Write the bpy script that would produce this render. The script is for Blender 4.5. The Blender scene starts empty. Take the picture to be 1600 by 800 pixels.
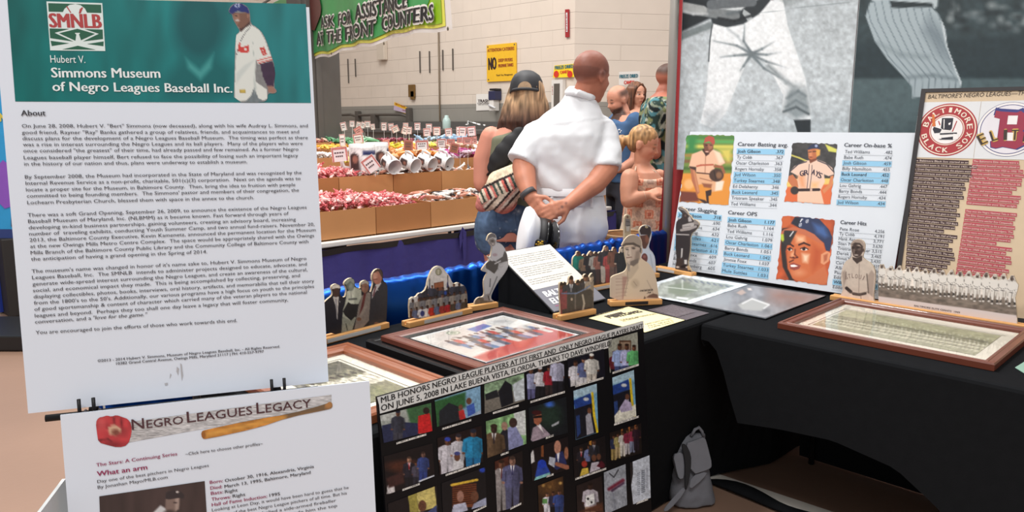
import bpy, bmesh, math, random
import numpy as np
from mathutils import Vector, Matrix, noise as mnoise
from mathutils.geometry import delaunay_2d_cdt

S = bpy.context.scene
COL = S.collection
random.seed(7)

# ------------------------------------------------------------------ camera, light, exposure
F, H, PITCH = 1200.0, 1.45, math.radians(10.05)
cd = bpy.data.cameras.new('camera'); cam = bpy.data.objects.new('camera', cd); COL.objects.link(cam)
cam.location = (0, 0, H); cam.rotation_euler = (math.pi/2-PITCH, 0, -math.pi/4)
cd.sensor_width = 36; cd.lens = F/1600*36; cd.clip_start = .05
S.camera = cam
S.view_settings.view_transform = 'Standard'; S.view_settings.look = 'None'
S.view_settings.gamma = 1; S.view_settings.use_curve_mapping = False
S.view_settings.exposure = 0.34
w = bpy.data.worlds.new('hall_air'); S.world = w; w.use_nodes = True
w.node_tree.nodes['Background'].inputs[0].default_value = (1, .985, .975, 1)
w.node_tree.nodes['Background'].inputs[1].default_value = .50
def lamp(name, loc, size, power, rgb=(1, .98, .955), rot=(0, 0, 0)):
    d = bpy.data.lights.new(name, 'AREA'); d.shape = 'RECTANGLE'; d.size, d.size_y = size
    d.energy = power; d.color = rgb
    o = bpy.data.objects.new(name, d); o.location = loc; o.rotation_euler = rot; COL.objects.link(o)
# ceiling luminaires of the hall
lamp('hall_lamp', (2.6, 3.6, 5.4), (2.2, 2.2), 190)
lamp('hall_lamp', (0.4, 2.4, 4.6), (.5, .5), 76)
lamp('hall_lamp', (4.6, 8.2, 6.0), (2.4, 2.4), 190)
lamp('hall_lamp', (6.0, 2.6, 6.0), (2.4, 2.4), 122)
lamp('hall_lamp', (-1.2, -1.2, 4.6), (1.4, 1.4), 110)

# ------------------------------------------------------------------ geometry of the lens (turns a point seen into a point on a known real plane)
sq = math.sqrt(.5)
FW = np.array([sq, sq, 0.]); RT = np.array([sq, -sq, 0.])
FV = FW*math.cos(PITCH)+np.array([0, 0, -math.sin(PITCH)]); UV = np.cross(RT, FV); CP = np.array([0, 0, H])
def ray(px, py): return FV+RT*(px-800)/F+UV*(400-py)/F
def P(px, py, z=None, x=None, y=None):
    d = ray(px, py)
    t = (z-CP[2])/d[2] if z is not None else (x/d[0] if x is not None else y/d[1])
    return CP+t*d
def J(px, py, d):
    r = ray(px, py); return CP+r*(d/(r@FW))
def pj(V):
    V = np.asarray(V)-CP; k = V@FV
    return np.stack([800+F*(V@RT)/k, 400-F*(V@UV)/k], -1)
class Plane:
    def __init__(s, o, e, u):
        s.o = np.array(o, float); s.e = np.array(e, float); s.e /= np.linalg.norm(s.e)
        u = np.array(u, float); u = u-s.e*(u@s.e); s.u = u/np.linalg.norm(u); s.n = np.cross(s.e, s.u)
    def L(s, px, py, off=0):
        d = ray(px, py); q = CP-s.o-off*s.n
        p = q-d*((q@s.n)/(d@s.n)); return np.array([p@s.e, p@s.u])
    def W(s, a, b, off=0): return s.o+a*s.e+b*s.u+off*s.n
    def Wn(s, ab, off=0): return s.o+np.outer(ab[:, 0], s.e)+np.outer(ab[:, 1], s.u)+off*s.n
    def mat(s, a=0, b=0, off=0):
        m = Matrix.Identity(4); o = s.W(a, b, off)
        for i in range(3): m[i][0] = s.e[i]; m[i][1] = s.u[i]; m[i][2] = s.n[i]; m[i][3] = o[i]
        return m

# ------------------------------------------------------------------ materials
def lin(c):
    return tuple(((v/255)/12.92 if v/255 <= .04045 else ((v/255+.055)/1.055)**2.4) for v in c)
MC = {}
def mat(name, c, rough=.6, metal=0., var=.08, scale=14., bump=0., bscale=None, sheen=0, coat=0, spec=.5, stretch=None):
    if name in MC: return MC[name]
    m = bpy.data.materials.new(name); m.use_nodes = True; nt = m.node_tree; b = nt.nodes['Principled BSDF']
    b.inputs['Roughness'].default_value = rough; b.inputs['Metallic'].default_value = metal
    b.inputs['Specular IOR Level'].default_value = spec
    b.inputs['Sheen Weight'].default_value = sheen; b.inputs['Coat Weight'].default_value = coat
    tc = nt.nodes.new('ShaderNodeTexCoord'); nz = nt.nodes.new('ShaderNodeTexNoise'); nz.inputs['Scale'].default_value = scale
    nz.inputs['Detail'].default_value = 4
    src = tc.outputs['Object']
    if stretch:
        mp = nt.nodes.new('ShaderNodeMapping'); mp.inputs['Scale'].default_value = stretch
        nt.links.new(src, mp.inputs[0]); src = mp.outputs[0]
    nt.links.new(src, nz.inputs['Vector'])
    mx = nt.nodes.new('ShaderNodeMix'); mx.data_type = 'RGBA'
    l = lin(c); mx.inputs['A'].default_value = tuple(v*(1-var) for v in l)+(1,); mx.inputs['B'].default_value = tuple(min(1, v*(1+var)) for v in l)+(1,)
    nt.links.new(nz.outputs['Fac'], mx.inputs['Factor']); nt.links.new(mx.outputs['Result'], b.inputs['Base Color'])
    if bump:
        bp = nt.nodes.new('ShaderNodeBump'); bp.inputs['Strength'].default_value = bump; bp.inputs['Distance'].default_value = .01
        n2 = nt.nodes.new('ShaderNodeTexNoise'); n2.inputs['Scale'].default_value = bscale or scale*4
        nt.links.new(src, n2.inputs['Vector']); nt.links.new(n2.outputs['Fac'], bp.inputs['Height']); nt.links.new(bp.outputs[0], b.inputs['Normal'])
    MC[name] = m; return m
def vmat(name, rough=.5, coat=0, spec=.5, bump=0, bscale=60):
    if name in MC: return MC[name]
    m = bpy.data.materials.new(name); m.use_nodes = True; nt = m.node_tree; b = nt.nodes['Principled BSDF']
    b.inputs['Roughness'].default_value = rough; b.inputs['Coat Weight'].default_value = coat; b.inputs['Specular IOR Level'].default_value = spec
    a = nt.nodes.new('ShaderNodeAttribute'); a.attribute_name = 'paint'; nt.links.new(a.outputs['Color'], b.inputs['Base Color'])
    if bump:
        bp = nt.nodes.new('ShaderNodeBump'); bp.inputs['Strength'].default_value = bump; bp.inputs['Distance'].default_value = .01
        n2 = nt.nodes.new('ShaderNodeTexNoise'); n2.inputs['Scale'].default_value = bscale
        tc = nt.nodes.new('ShaderNodeTexCoord'); nt.links.new(tc.outputs['Object'], n2.inputs['Vector'])
        nt.links.new(n2.outputs['Fac'], bp.inputs['Height']); nt.links.new(bp.outputs[0], b.inputs['Normal'])
    MC[name] = m; return m
def glassmat():
    if 'picture_glass' in MC: return MC['picture_glass']
    m = bpy.data.materials.new('picture_glass'); m.use_nodes = True; nt = m.node_tree; nt.nodes.remove(nt.nodes['Principled BSDF'])
    o = nt.nodes['Material Output']; mx = nt.nodes.new('ShaderNodeMixShader'); fr = nt.nodes.new('ShaderNodeFresnel')
    tr = nt.nodes.new('ShaderNodeBsdfTransparent'); gl = nt.nodes.new('ShaderNodeBsdfGlossy'); gl.inputs['Roughness'].default_value = .06
    ge = nt.nodes.new('ShaderNodeNewGeometry'); mr = nt.nodes.new('ShaderNodeMapRange'); mr.inputs['To Min'].default_value = 1.4; mr.inputs['To Max'].default_value = 1/1.4; nt.links.new(ge.outputs['Backfacing'], mr.inputs['Value']); nt.links.new(mr.outputs[0], fr.inputs['IOR'])
    nt.links.new(fr.outputs[0], mx.inputs[0]); nt.links.new(tr.outputs[0], mx.inputs[1]); nt.links.new(gl.outputs[0], mx.inputs[2]); nt.links.new(mx.outputs[0], o.inputs[0])
    MC['picture_glass'] = m; return m
INK = mat('black_ink', (52, 52, 58), .7)
WHITE = mat('white_print', (216, 217, 219), .5, var=.02)
PRINT = vmat('printed_photo', .45)
GLOSSP = vmat('glossy_photo', .4, spec=.3)
WOODL = mat('pale_pine', (214, 158, 96), .5, var=.22, scale=9, stretch=(1, 1, 9))
BOARDW = mat('white_corrugated_plastic', (218, 225, 236), .45, var=.02, scale=3)
BLACKP = mat('black_plastic', (22, 22, 24), .4)

# ------------------------------------------------------------------ objects
RM = {}
def tag(o, label, cat, group=None):
    o['label'] = label; o['category'] = cat
    if group: o['group'] = group
    return o
def thing(name, label, cat, loc=(0, 0, 0), rotz=0, group=None):
    o = bpy.data.objects.new(name, None); o.empty_display_size = .1; COL.objects.link(o)
    o.location = loc; o.rotation_euler = (0, 0, rotz)
    RM[o.name] = Matrix.Translation(Vector(loc)) @ Matrix.Rotation(rotz, 4, 'Z')
    return tag(o, label, cat, group)
def link(name, me, m=None, parent=None, smooth=False):
    o = bpy.data.objects.new(name, me); COL.objects.link(o)
    if m is not None: me.materials.clear(); me.materials.append(m)
    if smooth: me.polygons.foreach_set('use_smooth', [True]*len(me.polygons))
    if parent is not None:
        r = parent
        k = RM[r.name]
        o.parent = r; me.transform(k.inverted()); RM[o.name] = k.copy()
    return o
def obj(name, bm, m=None, parent=None, smooth=False, recalc=True):
    if recalc: bmesh.ops.recalc_face_normals(bm, faces=bm.faces)
    me = bpy.data.meshes.new(name); bm.to_mesh(me); bm.free()
    return link(name, me, m, parent, smooth)
def solo(name, bm, m, label, cat, group=None, smooth=False, recalc=True):
    # a thing that is one mesh: origin moved to its base
    if recalc: bmesh.ops.recalc_face_normals(bm, faces=bm.faces)
    me = bpy.data.meshes.new(name); bm.to_mesh(me); bm.free()
    return solo_me(name, me, m, label, cat, group, smooth)
def solo_me(name, me, m, label, cat, group=None, smooth=False):
    co = np.empty(len(me.vertices)*3, 'f'); me.vertices.foreach_get('co', co); co = co.reshape(-1, 3)
    c = (co.min(0)+co.max(0))/2; loc = Vector((float(c[0]), float(c[1]), float(co[:, 2].min())))
    me.transform(Matrix.Translation(-loc)); o = link(name, me, m, None, smooth); o.location = loc
    RM[o.name] = Matrix.Translation(loc)
    return tag(o, label, cat, group)
def struct(name, bm, m, smooth=False):
    o = obj(name, bm, m, None, smooth); o['kind'] = 'structure'; return o
def B(): return bmesh.new()
def bx(bm, c, s, M=None, bev=0, seg=2):
    T = Matrix.Translation(Vector(c)) @ Matrix.Diagonal((s[0], s[1], s[2], 1))
    if M is not None: T = M @ T
    r = bmesh.ops.create_cube(bm, size=1, matrix=T)
    if bev:
        es = list({e for v in r['verts'] for e in v.link_edges})
        bmesh.ops.bevel(bm, geom=es, offset=bev, segments=seg, profile=.6, affect='EDGES')
    return bm
def frames(pts):
    pts = [Vector(p) for p in pts]; fr = []; up = None
    for i, p in enumerate(pts):
        t = (pts[min(i+1, len(pts)-1)]-pts[max(i-1, 0)]).normalized()
        if up is None:
            up = Vector((0, 0, 1)) if abs(t.z) < .9 else Vector((1, 0, 0))
        a = (up-t*up.dot(t)).normalized(); up = a; fr.append((p, a, t.cross(a)))
    return fr
def skin(bm, rings, cap=True, closed=False):
    R_ = [[bm.verts.new(p) for p in r] for r in rings]; n = len(R_[0])
    for i in range(len(R_)-(0 if closed else 1)):
        a, b = R_[i], R_[(i+1) % len(R_)]
        for k in range(n): bm.faces.new((a[k], a[(k+1) % n], b[(k+1) % n], b[k]))
    if cap and not closed: bm.faces.new(R_[0][::-1]); bm.faces.new(R_[-1])
    return bm
def tube(bm, pts, r, n=8, cap=True, flat=1.):
    rs = r if isinstance(r, (list, tuple)) else [r]*len(pts)
    return skin(bm, [[p+(a*math.cos(2*math.pi*k/n)*flat+b*math.sin(2*math.pi*k/n))*q for k in range(n)] for (p, a, b), q in zip(frames(pts), rs)], cap)
def lathe(bm, prof, n=20, M=None, cap=True):
    M = M or Matrix.Identity(4)
    return skin(bm, [[M @ Vector((r*math.cos(2*math.pi*k/n), r*math.sin(2*math.pi*k/n), z)) for k in range(n)] for r, z in prof], cap)
def ell(bm, c, r, M=None, sub=3):
    T = Matrix.Translation(Vector(c)) @ Matrix.Diagonal((r[0], r[1], r[2], 1))
    if M is not None: T = M @ T
    bmesh.ops.create_icosphere(bm, subdivisions=sub, radius=1, matrix=T); return bm
def slab(bm, pl, poly, t, off=0):
    # polygon (a,b) on a plane, extruded t behind the face
    f = [bm.verts.new(pl.W(a, b, off)) for a, b in poly]; k = [bm.verts.new(pl.W(a, b, off-t)) for a, b in poly]; n = len(poly)
    bm.faces.new(f); bm.faces.new(k[::-1])
    for i in range(n): bm.faces.new((f[i], k[i], k[(i+1) % n], f[(i+1) % n]))
    return bm
def rect(a0, b0, a1, b1): return [(a0, b0), (a1, b0), (a1, b1), (a0, b1)]
def flatpoly(bm, pl, polys, off):
    for q in polys: bm.faces.new([bm.verts.new(pl.W(a, b, off)) for a, b in q])
    return bm
def sheet(nu, nv, fn):
    bm = B(); g = [[bm.verts.new(fn(i/nu, j/nv)) for i in range(nu+1)] for j in range(nv+1)]
    for j in range(nv):
        for i in range(nu): bm.faces.new((g[j][i], g[j][i+1], g[j+1][i+1], g[j+1][i]))
    return bm
def baked(bm, mods, name='tmp'):
    me = bpy.data.meshes.new(name); bm.to_mesh(me); bm.free(); o = bpy.data.objects.new(name, me); COL.objects.link(o)
    for t, kw in mods:
        m = o.modifiers.new(t, t)
        for k, v in kw.items(): setattr(m, k, v)
    bpy.context.view_layer.update()
    r = bpy.data.meshes.new_from_object(o.evaluated_get(bpy.context.evaluated_depsgraph_get()))
    bpy.data.objects.remove(o); bpy.data.meshes.remove(me); return r
def coords(me):
    a = np.empty(len(me.vertices)*3, 'f'); me.vertices.foreach_get('co', a); return a.reshape(-1, 3).astype(float)
def setco(me, a): me.vertices.foreach_set('co', a.astype('f').ravel()); me.update()
def normals(me):
    a = np.empty(len(me.vertices)*3, 'f'); me.vertex_normals.foreach_get('vector', a); return a.reshape(-1, 3).astype(float)
def paint(me, rgb):
    at = me.color_attributes.get('paint') or me.color_attributes.new('paint', 'FLOAT_COLOR', 'POINT')
    a = np.ones((len(me.vertices), 4), 'f'); a[:, :3] = rgb; at.data.foreach_set('color', a.ravel())

# ------------------------------------------------------------------ printed pictures: colours laid down per vertex of the print
def hsh(i, j, k=0): 
    v = np.sin(i*127.1+j*311.7+k*74.7)*43758.5453; return v-np.floor(v)
def vnoise(x, y, k=0):
    i, j = np.floor(x), np.floor(y); u, v = x-i, y-j; u = u*u*(3-2*u); v = v*v*(3-2*v)
    return (hsh(i, j, k)*(1-u)+hsh(i+1, j, k)*u)*(1-v)+(hsh(i, j+1, k)*(1-u)+hsh(i+1, j+1, k)*u)*v
class Pt:
    def __init__(s, X, Y, bg): s.X, s.Y = X, Y; s.c = np.tile(np.array(bg, float), (len(X), 1)); s.soft = 1.
    def put(s, a, col): a = np.clip(a, 0, 1)[:, None]; s.c = s.c*(1-a)+np.array(col, float)*a
    def ell(s, x, y, rx, ry, col, rot=0, soft=None, al=1):
        c, n = math.cos(rot), math.sin(rot); dx, dy = s.X-x, s.Y-y
        d = np.sqrt(((dx*c+dy*n)/rx)**2+((-dx*n+dy*c)/ry)**2)
        so = soft or s.soft; s.put(al*((1-d)*min(rx, ry)/so+.5), col)
    def sd(s, pts):
        d = np.full(len(s.X), 1e9); ins = np.zeros(len(s.X), bool); n = len(pts)
        for i in range(n):
            (x0, y0), (x1, y1) = pts[i], pts[(i+1) % n]; ex, ey = x1-x0, y1-y0
            t = np.clip(((s.X-x0)*ex+(s.Y-y0)*ey)/(ex*ex+ey*ey+1e-9), 0, 1)
            d = np.minimum(d, np.hypot(s.X-x0-t*ex, s.Y-y0-t*ey))
            if y0 != y1: ins ^= ((y0 > s.Y) != (y1 > s.Y)) & (s.X < ex*(s.Y-y0)/ey+x0)
        return np.where(ins, d, -d)
    def poly(s, pts, col, soft=None, al=1): s.put(al*(s.sd(pts)/(soft or s.soft)+.5), col)
    def seg(s, x0, y0, x1, y1, r0, r1, col, soft=None, al=1):
        ex, ey = x1-x0, y1-y0; t = np.clip(((s.X-x0)*ex+(s.Y-y0)*ey)/(ex*ex+ey*ey+1e-9), 0, 1)
        s.put(al*((r0+(r1-r0)*t-np.hypot(s.X-x0-t*ex, s.Y-y0-t*ey))/(soft or s.soft)+.5), col)
    def line(s, pts, r, col, soft=None, al=1):
        for p, q in zip(pts, pts[1:]): s.seg(*p, *q, r, r, col, soft, al)
    def rect(s, x0, y0, x1, y1, col, soft=None, al=1): s.poly([(x0, y0), (x1, y0), (x1, y1), (x0, y1)], col, soft, al)
    def tex(s, amp, sc, k=0, sy=None):
        v = vnoise(s.X*sc, s.Y*(sy or sc), k)+.5*vnoise(s.X*sc*2.3, s.Y*(sy or sc)*2.3, k+1)-.75
        s.c = np.clip(s.c*(1+amp*v[:, None]), 0, 255)
    def man(s, x, y, h, skin_=(96, 62, 46), top=(200, 200, 205), legs=(40, 40, 50), hat=None, wide=1., cut=None, tie=None, face=True):
        # a standing figure, feet centre at x,y and h tall
        w = h*.13*wide; t = y-h
        if legs:
            s.seg(x-w*.45, y-h*.48, x-w*.5, y, w*.5, w*.34, legs); s.seg(x+w*.45, y-h*.48, x+w*.5, y, w*.5, w*.34, legs)
        s.poly([(x-w*.5, t+h*.155), (x-w*1.25, t+h*.21), (x-w*1.45, t+h*.45), (x-w*1.1, t+h*.47), (x-w*.95, y-h*.42), (x+w*.95, y-h*.42), (x+w*1.1, t+h*.47), (x+w*1.45, t+h*.45), (x+w*1.25, t+h*.21), (x+w*.5, t+h*.155)], top)
        dk = tuple(v*.55 for v in top); lt = tuple(min(255, v*1.18+6) for v in top)
        s.poly([(x+w*.25, t+h*.17), (x+w*1.2, t+h*.22), (x+w*1.4, t+h*.45), (x+w*.95, y-h*.42), (x+w*.4, y-h*.42)], dk, w*.7, .5); s.poly([(x-w*1.1, t+h*.22), (x-w*.5, t+h*.18), (x-w*.6, y-h*.45), (x-w*.95, y-h*.43)], lt, w*.6, .4)
        s.line([(x-w*.85, t+h*.28), (x-w*.9, t+h*.46)], w*.06, dk, w*.2, .8); s.line([(x+w*.85, t+h*.28), (x+w*.9, t+h*.46)], w*.06, dk, w*.2, .8); s.line([(x, t+h*.2), (x+w*.05, y-h*.43)], w*.05, dk, w*.25, .5)
        if legs: s.line([(x, y-h*.4), (x, y)], w*.1, tuple(v*.5 for v in legs), w*.2, .7); s.ell(x-w*1.2, t+h*.49, w*.22, h*.022, skin_); s.ell(x+w*1.2, t+h*.49, w*.22, h*.022, skin_)
        if tie: s.poly([(x-w*.3, t+h*.16), (x+w*.3, t+h*.16), (x, t+h*.36)], (235, 235, 235)); s.seg(x, t+h*.17, x, t+h*.34, w*.09, w*.12, tie)
        s.ell(x, t+h*.085, h*.058, h*.082, skin_)
        s.ell(x+h*.022, t+h*.1, h*.032, h*.06, tuple(v*.6 for v in skin_), soft=h*.03, al=.6); s.ell(x-h*.018, t+h*.1, h*.022, h*.03, tuple(min(255, v*1.3) for v in skin_), soft=h*.03, al=.6); s.ell(x-h*.004, t+h*.125, h*.022, h*.006, tuple(v*.5 for v in skin_), soft=h*.01, al=.7)
        if hat: s.ell(x, t+h*.035, h*.064, h*.045, hat)
        else: s.ell(x, t+h*.022, h*.055, h*.034, tuple(v*.45 for v in skin_))
    def out(s):
        c = np.clip(s.c, 0, 255)/255; return np.where(c <= .04045, c/12.92, ((c+.055)/1.055)**2.4)
def crop(x0, y0, k): return lambda q: (x0+q[0]/k, y0+q[1]/k)
def print_grid(name, pl, q, nx, ny, cr, fn, off=.0012, m=None, parent=None, edge=0, wob=0):
    # q: four corners (TL TR BR BL) in crop units; fn(Pt) paints
    x0, y0, k = cr; f = crop(*cr)
    TL, TR, BR, BL = [pl.L(*f(c)) for c in q]
    u, v = np.meshgrid(np.linspace(0, 1, nx+1), np.linspace(0, 1, ny+1)); u = u.ravel()[:, None]; v = v.ravel()[:, None]
    ab = (TL*(1-u)+TR*u)*(1-v)+(BL*(1-u)+BR*u)*v
    if wob:
        h = np.linalg.norm(TR-TL)*wob; k2 = (u < 1e-6)*1.+(u > 1-1e-6)*1.; k3 = (v < 1e-6)*1.+(v > 1-1e-6)*1.
        ab = ab+np.concatenate([k2*(vnoise(v*17, u*3+1)-.5), k3*(vnoise(u*17, v*5+2)-.5)], 1)*h
    return print_mesh(name, pl, ab, [(j*(nx+1)+i, (j+1)*(nx+1)+i, (j+1)*(nx+1)+i+1, j*(nx+1)+i+1) for j in range(ny) for i in range(nx)], cr, fn, off, m, parent)
def print_mesh(name, pl, ab, faces, cr, fn, off, m, parent):
    W = pl.Wn(ab, off); me = bpy.data.meshes.new(name); me.from_pydata(W.tolist(), [], faces); me.update()
    p = pj(W); x0, y0, k = cr; pt = Pt((p[:, 0]-x0)*k, (p[:, 1]-y0)*k, (128, 128, 128)); fn(pt); paint(me, pt.out())
    return link(name, me, m or PRINT, parent)
def cutout_ab(outl, step):
    o = np.array(outl); n = len(o)
    pts = []
    for i in range(n):
        a, b = o[i], o[(i+1) % n]; m_ = max(1, int(np.linalg.norm(b-a)/step))
        for j in range(m_): pts.append(a+(b-a)*j/m_)
    ring = [tuple(p) for p in pts]; nb = len(ring)
    lo, hi = o.min(0), o.max(0)
    gx, gy = np.meshgrid(np.arange(lo[0]+step/2, hi[0], step), np.arange(lo[1]+step/2, hi[1], step)); g = np.stack([gx.ravel(), gy.ravel()], 1)
    t = Pt(g[:, 0], g[:, 1], (0, 0, 0)); g = g[t.sd(ring) > step*.45]
    vs = [Vector(p) for p in ring]+[Vector(p) for p in g]
    r = delaunay_2d_cdt(vs, [], [list(range(nb))], 1, 1e-6)
    return np.array([tuple(v) for v in r[0]]), [tuple(f) for f in r[2]], ring
def smooth_outline(pts, it=1):
    p = [np.array(q, float) for q in pts]
    for _ in range(it):
        q = []
        for i in range(len(p)):
            a, b = p[i], p[(i+1) % len(p)]; q += [a*.75+b*.25, a*.25+b*.75]
        p = q
    return [tuple(a) for a in p]
# ------------------------------------------------------------------ lettering
class Text:
    def __init__(s, pl, name, m, parent, off=.0024): s.pl, s.name, s.m, s.parent, s.off = pl, name, m, parent, off; s.v = []; s.f = []
    def glyphs(s, st, bold, shear, caps, sp=1.):
        d = bpy.data.curves.new('t', 'FONT'); d.body = st; d.size = 1; d.resolution_u = 2;  d.shear = shear; d.space_character = sp
        if caps:
            d.small_caps_scale = caps
            for i, ch in enumerate(st):
                if ch.islower(): d.body_format[i].use_small_caps = True
        o = bpy.data.objects.new('t', d); me = bpy.data.meshes.new_from_object(o)
        co = coords(me)[:, :2]; fs = [tuple(p.vertices) for p in me.polygons]
        bpy.data.objects.remove(o); bpy.data.curves.remove(d); bpy.data.meshes.remove(me); return co, fs
    def ab(s, st, a0, b0, a1, b1, h, bold=0, shear=0, caps=0, sp=1., dz=0., ox=0):
        if bold:
            L_ = math.hypot(a1-a0, b1-b0); g = bold*h*1.1; ux, uy = (a1-a0)/L_*g, (b1-b0)/L_*g
            if bold >= .08:
                for k in range(8):
                    qx, qy = math.cos(k*math.pi/4), math.sin(k*math.pi/4); ex, ey = ux*qx-uy*qy, uy*qx+ux*qy; s.ab(st, a0+ex+ux, b0+ey+uy, a1+ex-ux, b1+ey-uy, h, 0, shear, caps, sp, dz+k*1e-5)
                return
            for q in ((-1, 0, 1) if bold > .015 else (-.5, .5)): s.ab(st, a0+ux*(1+q), b0+uy*(1+q), a1+ux*(q-1), b1+uy*(q-1), h, 0, shear, caps, sp, dz+q*1e-5)
            return
        # from (a0,b0) to (a1,b1) on the plane, capitals h high
        co, fs = s.glyphs(st, bold, shear, caps, sp)
        if not len(co): return
        x0, x1 = co[:, 0].min(), co[:, 0].max(); A = np.array([a0, b0]); E = np.array([a1, b1])-A; Nn = np.array([-E[1], E[0]])/np.linalg.norm(E)
        ab = A+np.outer((co[:, 0]-x0)/(x1-x0), E)+np.outer(co[:, 1]/.70*h, Nn)
        b = len(s.v); s.v += s.pl.Wn(ab, s.off+dz).tolist(); s.f += [tuple(i+b for i in f) for f in fs]
    def px(s, st, cr, x0, y0, x1, y1, hp, **k):
        f = crop(*cr); A = s.pl.L(*f((x0, y0))); E = s.pl.L(*f((x1, y1))); T = s.pl.L(*f((x0, y0-hp)))
        s.ab(st, A[0], A[1], E[0], E[1], np.linalg.norm(T-A), **k)
    def done(s):
        me = bpy.data.meshes.new(s.name); me.from_pydata(s.v, [], s.f); me.update(); return link(s.name, me, s.m, s.parent)
def decal(name, pl, polys, m, parent, off=.0012): 
    bm = B(); flatpoly(bm, pl, polys, off); return obj(name, bm, m, parent, recalc=False)
def pxpoly(pl, cr, pts): f = crop(*cr); return [tuple(pl.L(*f(p))) for p in pts]
# ================================================================== SETTING
bm = B(); bm.faces.new([bm.verts.new(v) for v in ((-6, -6, 0), (14, -6, 0), (14, 16, 0), (-6, 16, 0))])
def floormat():
    m = mat('sealed_concrete', (150, 120, 102), .42, var=.2, scale=1.1, bump=.05, bscale=40)
    return m
struct('floor', bm, floormat())
def wallmat(name='painted_block', z0=1.69):
    m = bpy.data.materials.new(name); m.use_nodes = True; nt = m.node_tree; b = nt.nodes['Principled BSDF']; b.inputs['Roughness'].default_value = .55
    N = nt.nodes.new; Lk = nt.links.new
    geo = N('ShaderNodeNewGeometry'); sp = N('ShaderNodeSeparateXYZ'); Lk(geo.outputs['Position'], sp.inputs[0])
    ad = N('ShaderNodeMath'); ad.operation = 'ADD'; Lk(sp.outputs[0], ad.inputs[0]); Lk(sp.outputs[1], ad.inputs[1])
    cb = N('ShaderNodeCombineXYZ'); Lk(ad.outputs[0], cb.inputs[0]); Lk(sp.outputs[2], cb.inputs[1])
    br = N('ShaderNodeTexBrick'); br.inputs['Scale'].default_value = 1; br.inputs['Mortar Size'].default_value = .005; br.inputs['Mortar Smooth'].default_value = .6
    br.inputs['Brick Width'].default_value = .406; br.inputs['Row Height'].default_value = .203
    br.inputs['Color1'].default_value = (1, 1, 1, 1); br.inputs['Color2'].default_value = (.97, .97, .97, 1); br.inputs['Mortar'].default_value = (.945, .938, .932, 1)
    Lk(cb.outputs[0], br.inputs['Vector'])
    gt = N('ShaderNodeMath'); gt.operation = 'GREATER_THAN'; gt.inputs[1].default_value = z0; Lk(sp.outputs[2], gt.inputs[0])
    mx = N('ShaderNodeMix'); mx.data_type = 'RGBA'; mx.inputs['A'].default_value = lin((150, 146, 138))+(1,); mx.inputs['B'].default_value = lin((222, 209, 195))+(1,)
    Lk(gt.outputs[0], mx.inputs['Factor'])
    nz = N('ShaderNodeTexNoise'); nz.inputs['Scale'].default_value = 3; Lk(geo.outputs['Position'], nz.inputs['Vector'])
    rp = N('ShaderNodeMapRange'); rp.inputs['To Min'].default_value = .93; rp.inputs['To Max'].default_value = 1.05; Lk(nz.outputs['Fac'], rp.inputs['Value'])
    m1 = N('ShaderNodeMix'); m1.data_type = 'RGBA'; m1.blend_type = 'MULTIPLY'; m1.inputs['Factor'].default_value = 1; Lk(mx.outputs['Result'], m1.inputs['A']); Lk(br.outputs['Color'], m1.inputs['B'])
    m2 = N('ShaderNodeMix'); m2.data_type = 'RGBA'; m2.blend_type = 'MULTIPLY'; m2.inputs['Factor'].default_value = 1; Lk(m1.outputs['Result'], m2.inputs['A']); Lk(rp.outputs[0], m2.inputs['B'])
    dv = N('ShaderNodeMath'); dv.operation = 'DIVIDE'; dv.inputs[1].default_value = .203; Lk(sp.outputs[2], dv.inputs[0])
    fr = N('ShaderNodeMath'); fr.operation = 'FRACT'; Lk(dv.outputs[0], fr.inputs[0])
    lt = N('ShaderNodeMapRange'); lt.inputs['From Min'].default_value = .0; lt.inputs['From Max'].default_value = .07; lt.inputs['To Min'].default_value = .80; lt.inputs['To Max'].default_value = 1; Lk(fr.outputs[0], lt.inputs['Value'])
    m3 = N('ShaderNodeMix'); m3.data_type = 'RGBA'; m3.blend_type = 'MULTIPLY'; m3.inputs['Factor'].default_value = 1; Lk(m2.outputs['Result'], m3.inputs['A']); Lk(lt.outputs[0], m3.inputs['B'])
    Lk(m3.outputs['Result'], b.inputs['Base Color'])
    bp = N('ShaderNodeBump'); bp.inputs['Strength'].default_value = .6; bp.inputs['Distance'].default_value = .004; Lk(br.outputs['Fac'], bp.inputs['Height']); bp.invert = True
    Lk(bp.outputs[0], b.inputs['Normal']); return m
WALLM = wallmat()
CORY = 6.83
bm = B(); bx(bm, (8.1, CORY+4.6, 2.6), (.2, 9.2, 5.2)); struct('wall_back', bm, WALLM)
bm = B(); bx(bm, (1, 14.1, 2.6), (14.2, .2, 5.2)); struct('wall_left', bm, WALLM)
# the wall turns towards the right here
d2 = np.array([sq*math.cos(math.radians(-10)), 0, 0]); az = math.radians(45-78)
c0 = Vector((8.0, CORY, 2.6)); e2 = Vector((math.cos(az), math.sin(az), 0)); n2 = Vector((-e2.y, e2.x, 0))
bm = B(); bx(bm, (2.5, .1, 0), (5, .2, 5.2), Matrix.Translation(c0) @ Matrix.Rotation(az, 4, 'Z')); struct('wall_right', bm, WALLM)
bm = B(); bx(bm, (7.985, (CORY+16)/2+.0, .06), (.03, 9.1, .12)); struct('baseboard_back', bm, mat('grey_vinyl', (90, 88, 86), .5))

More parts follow.
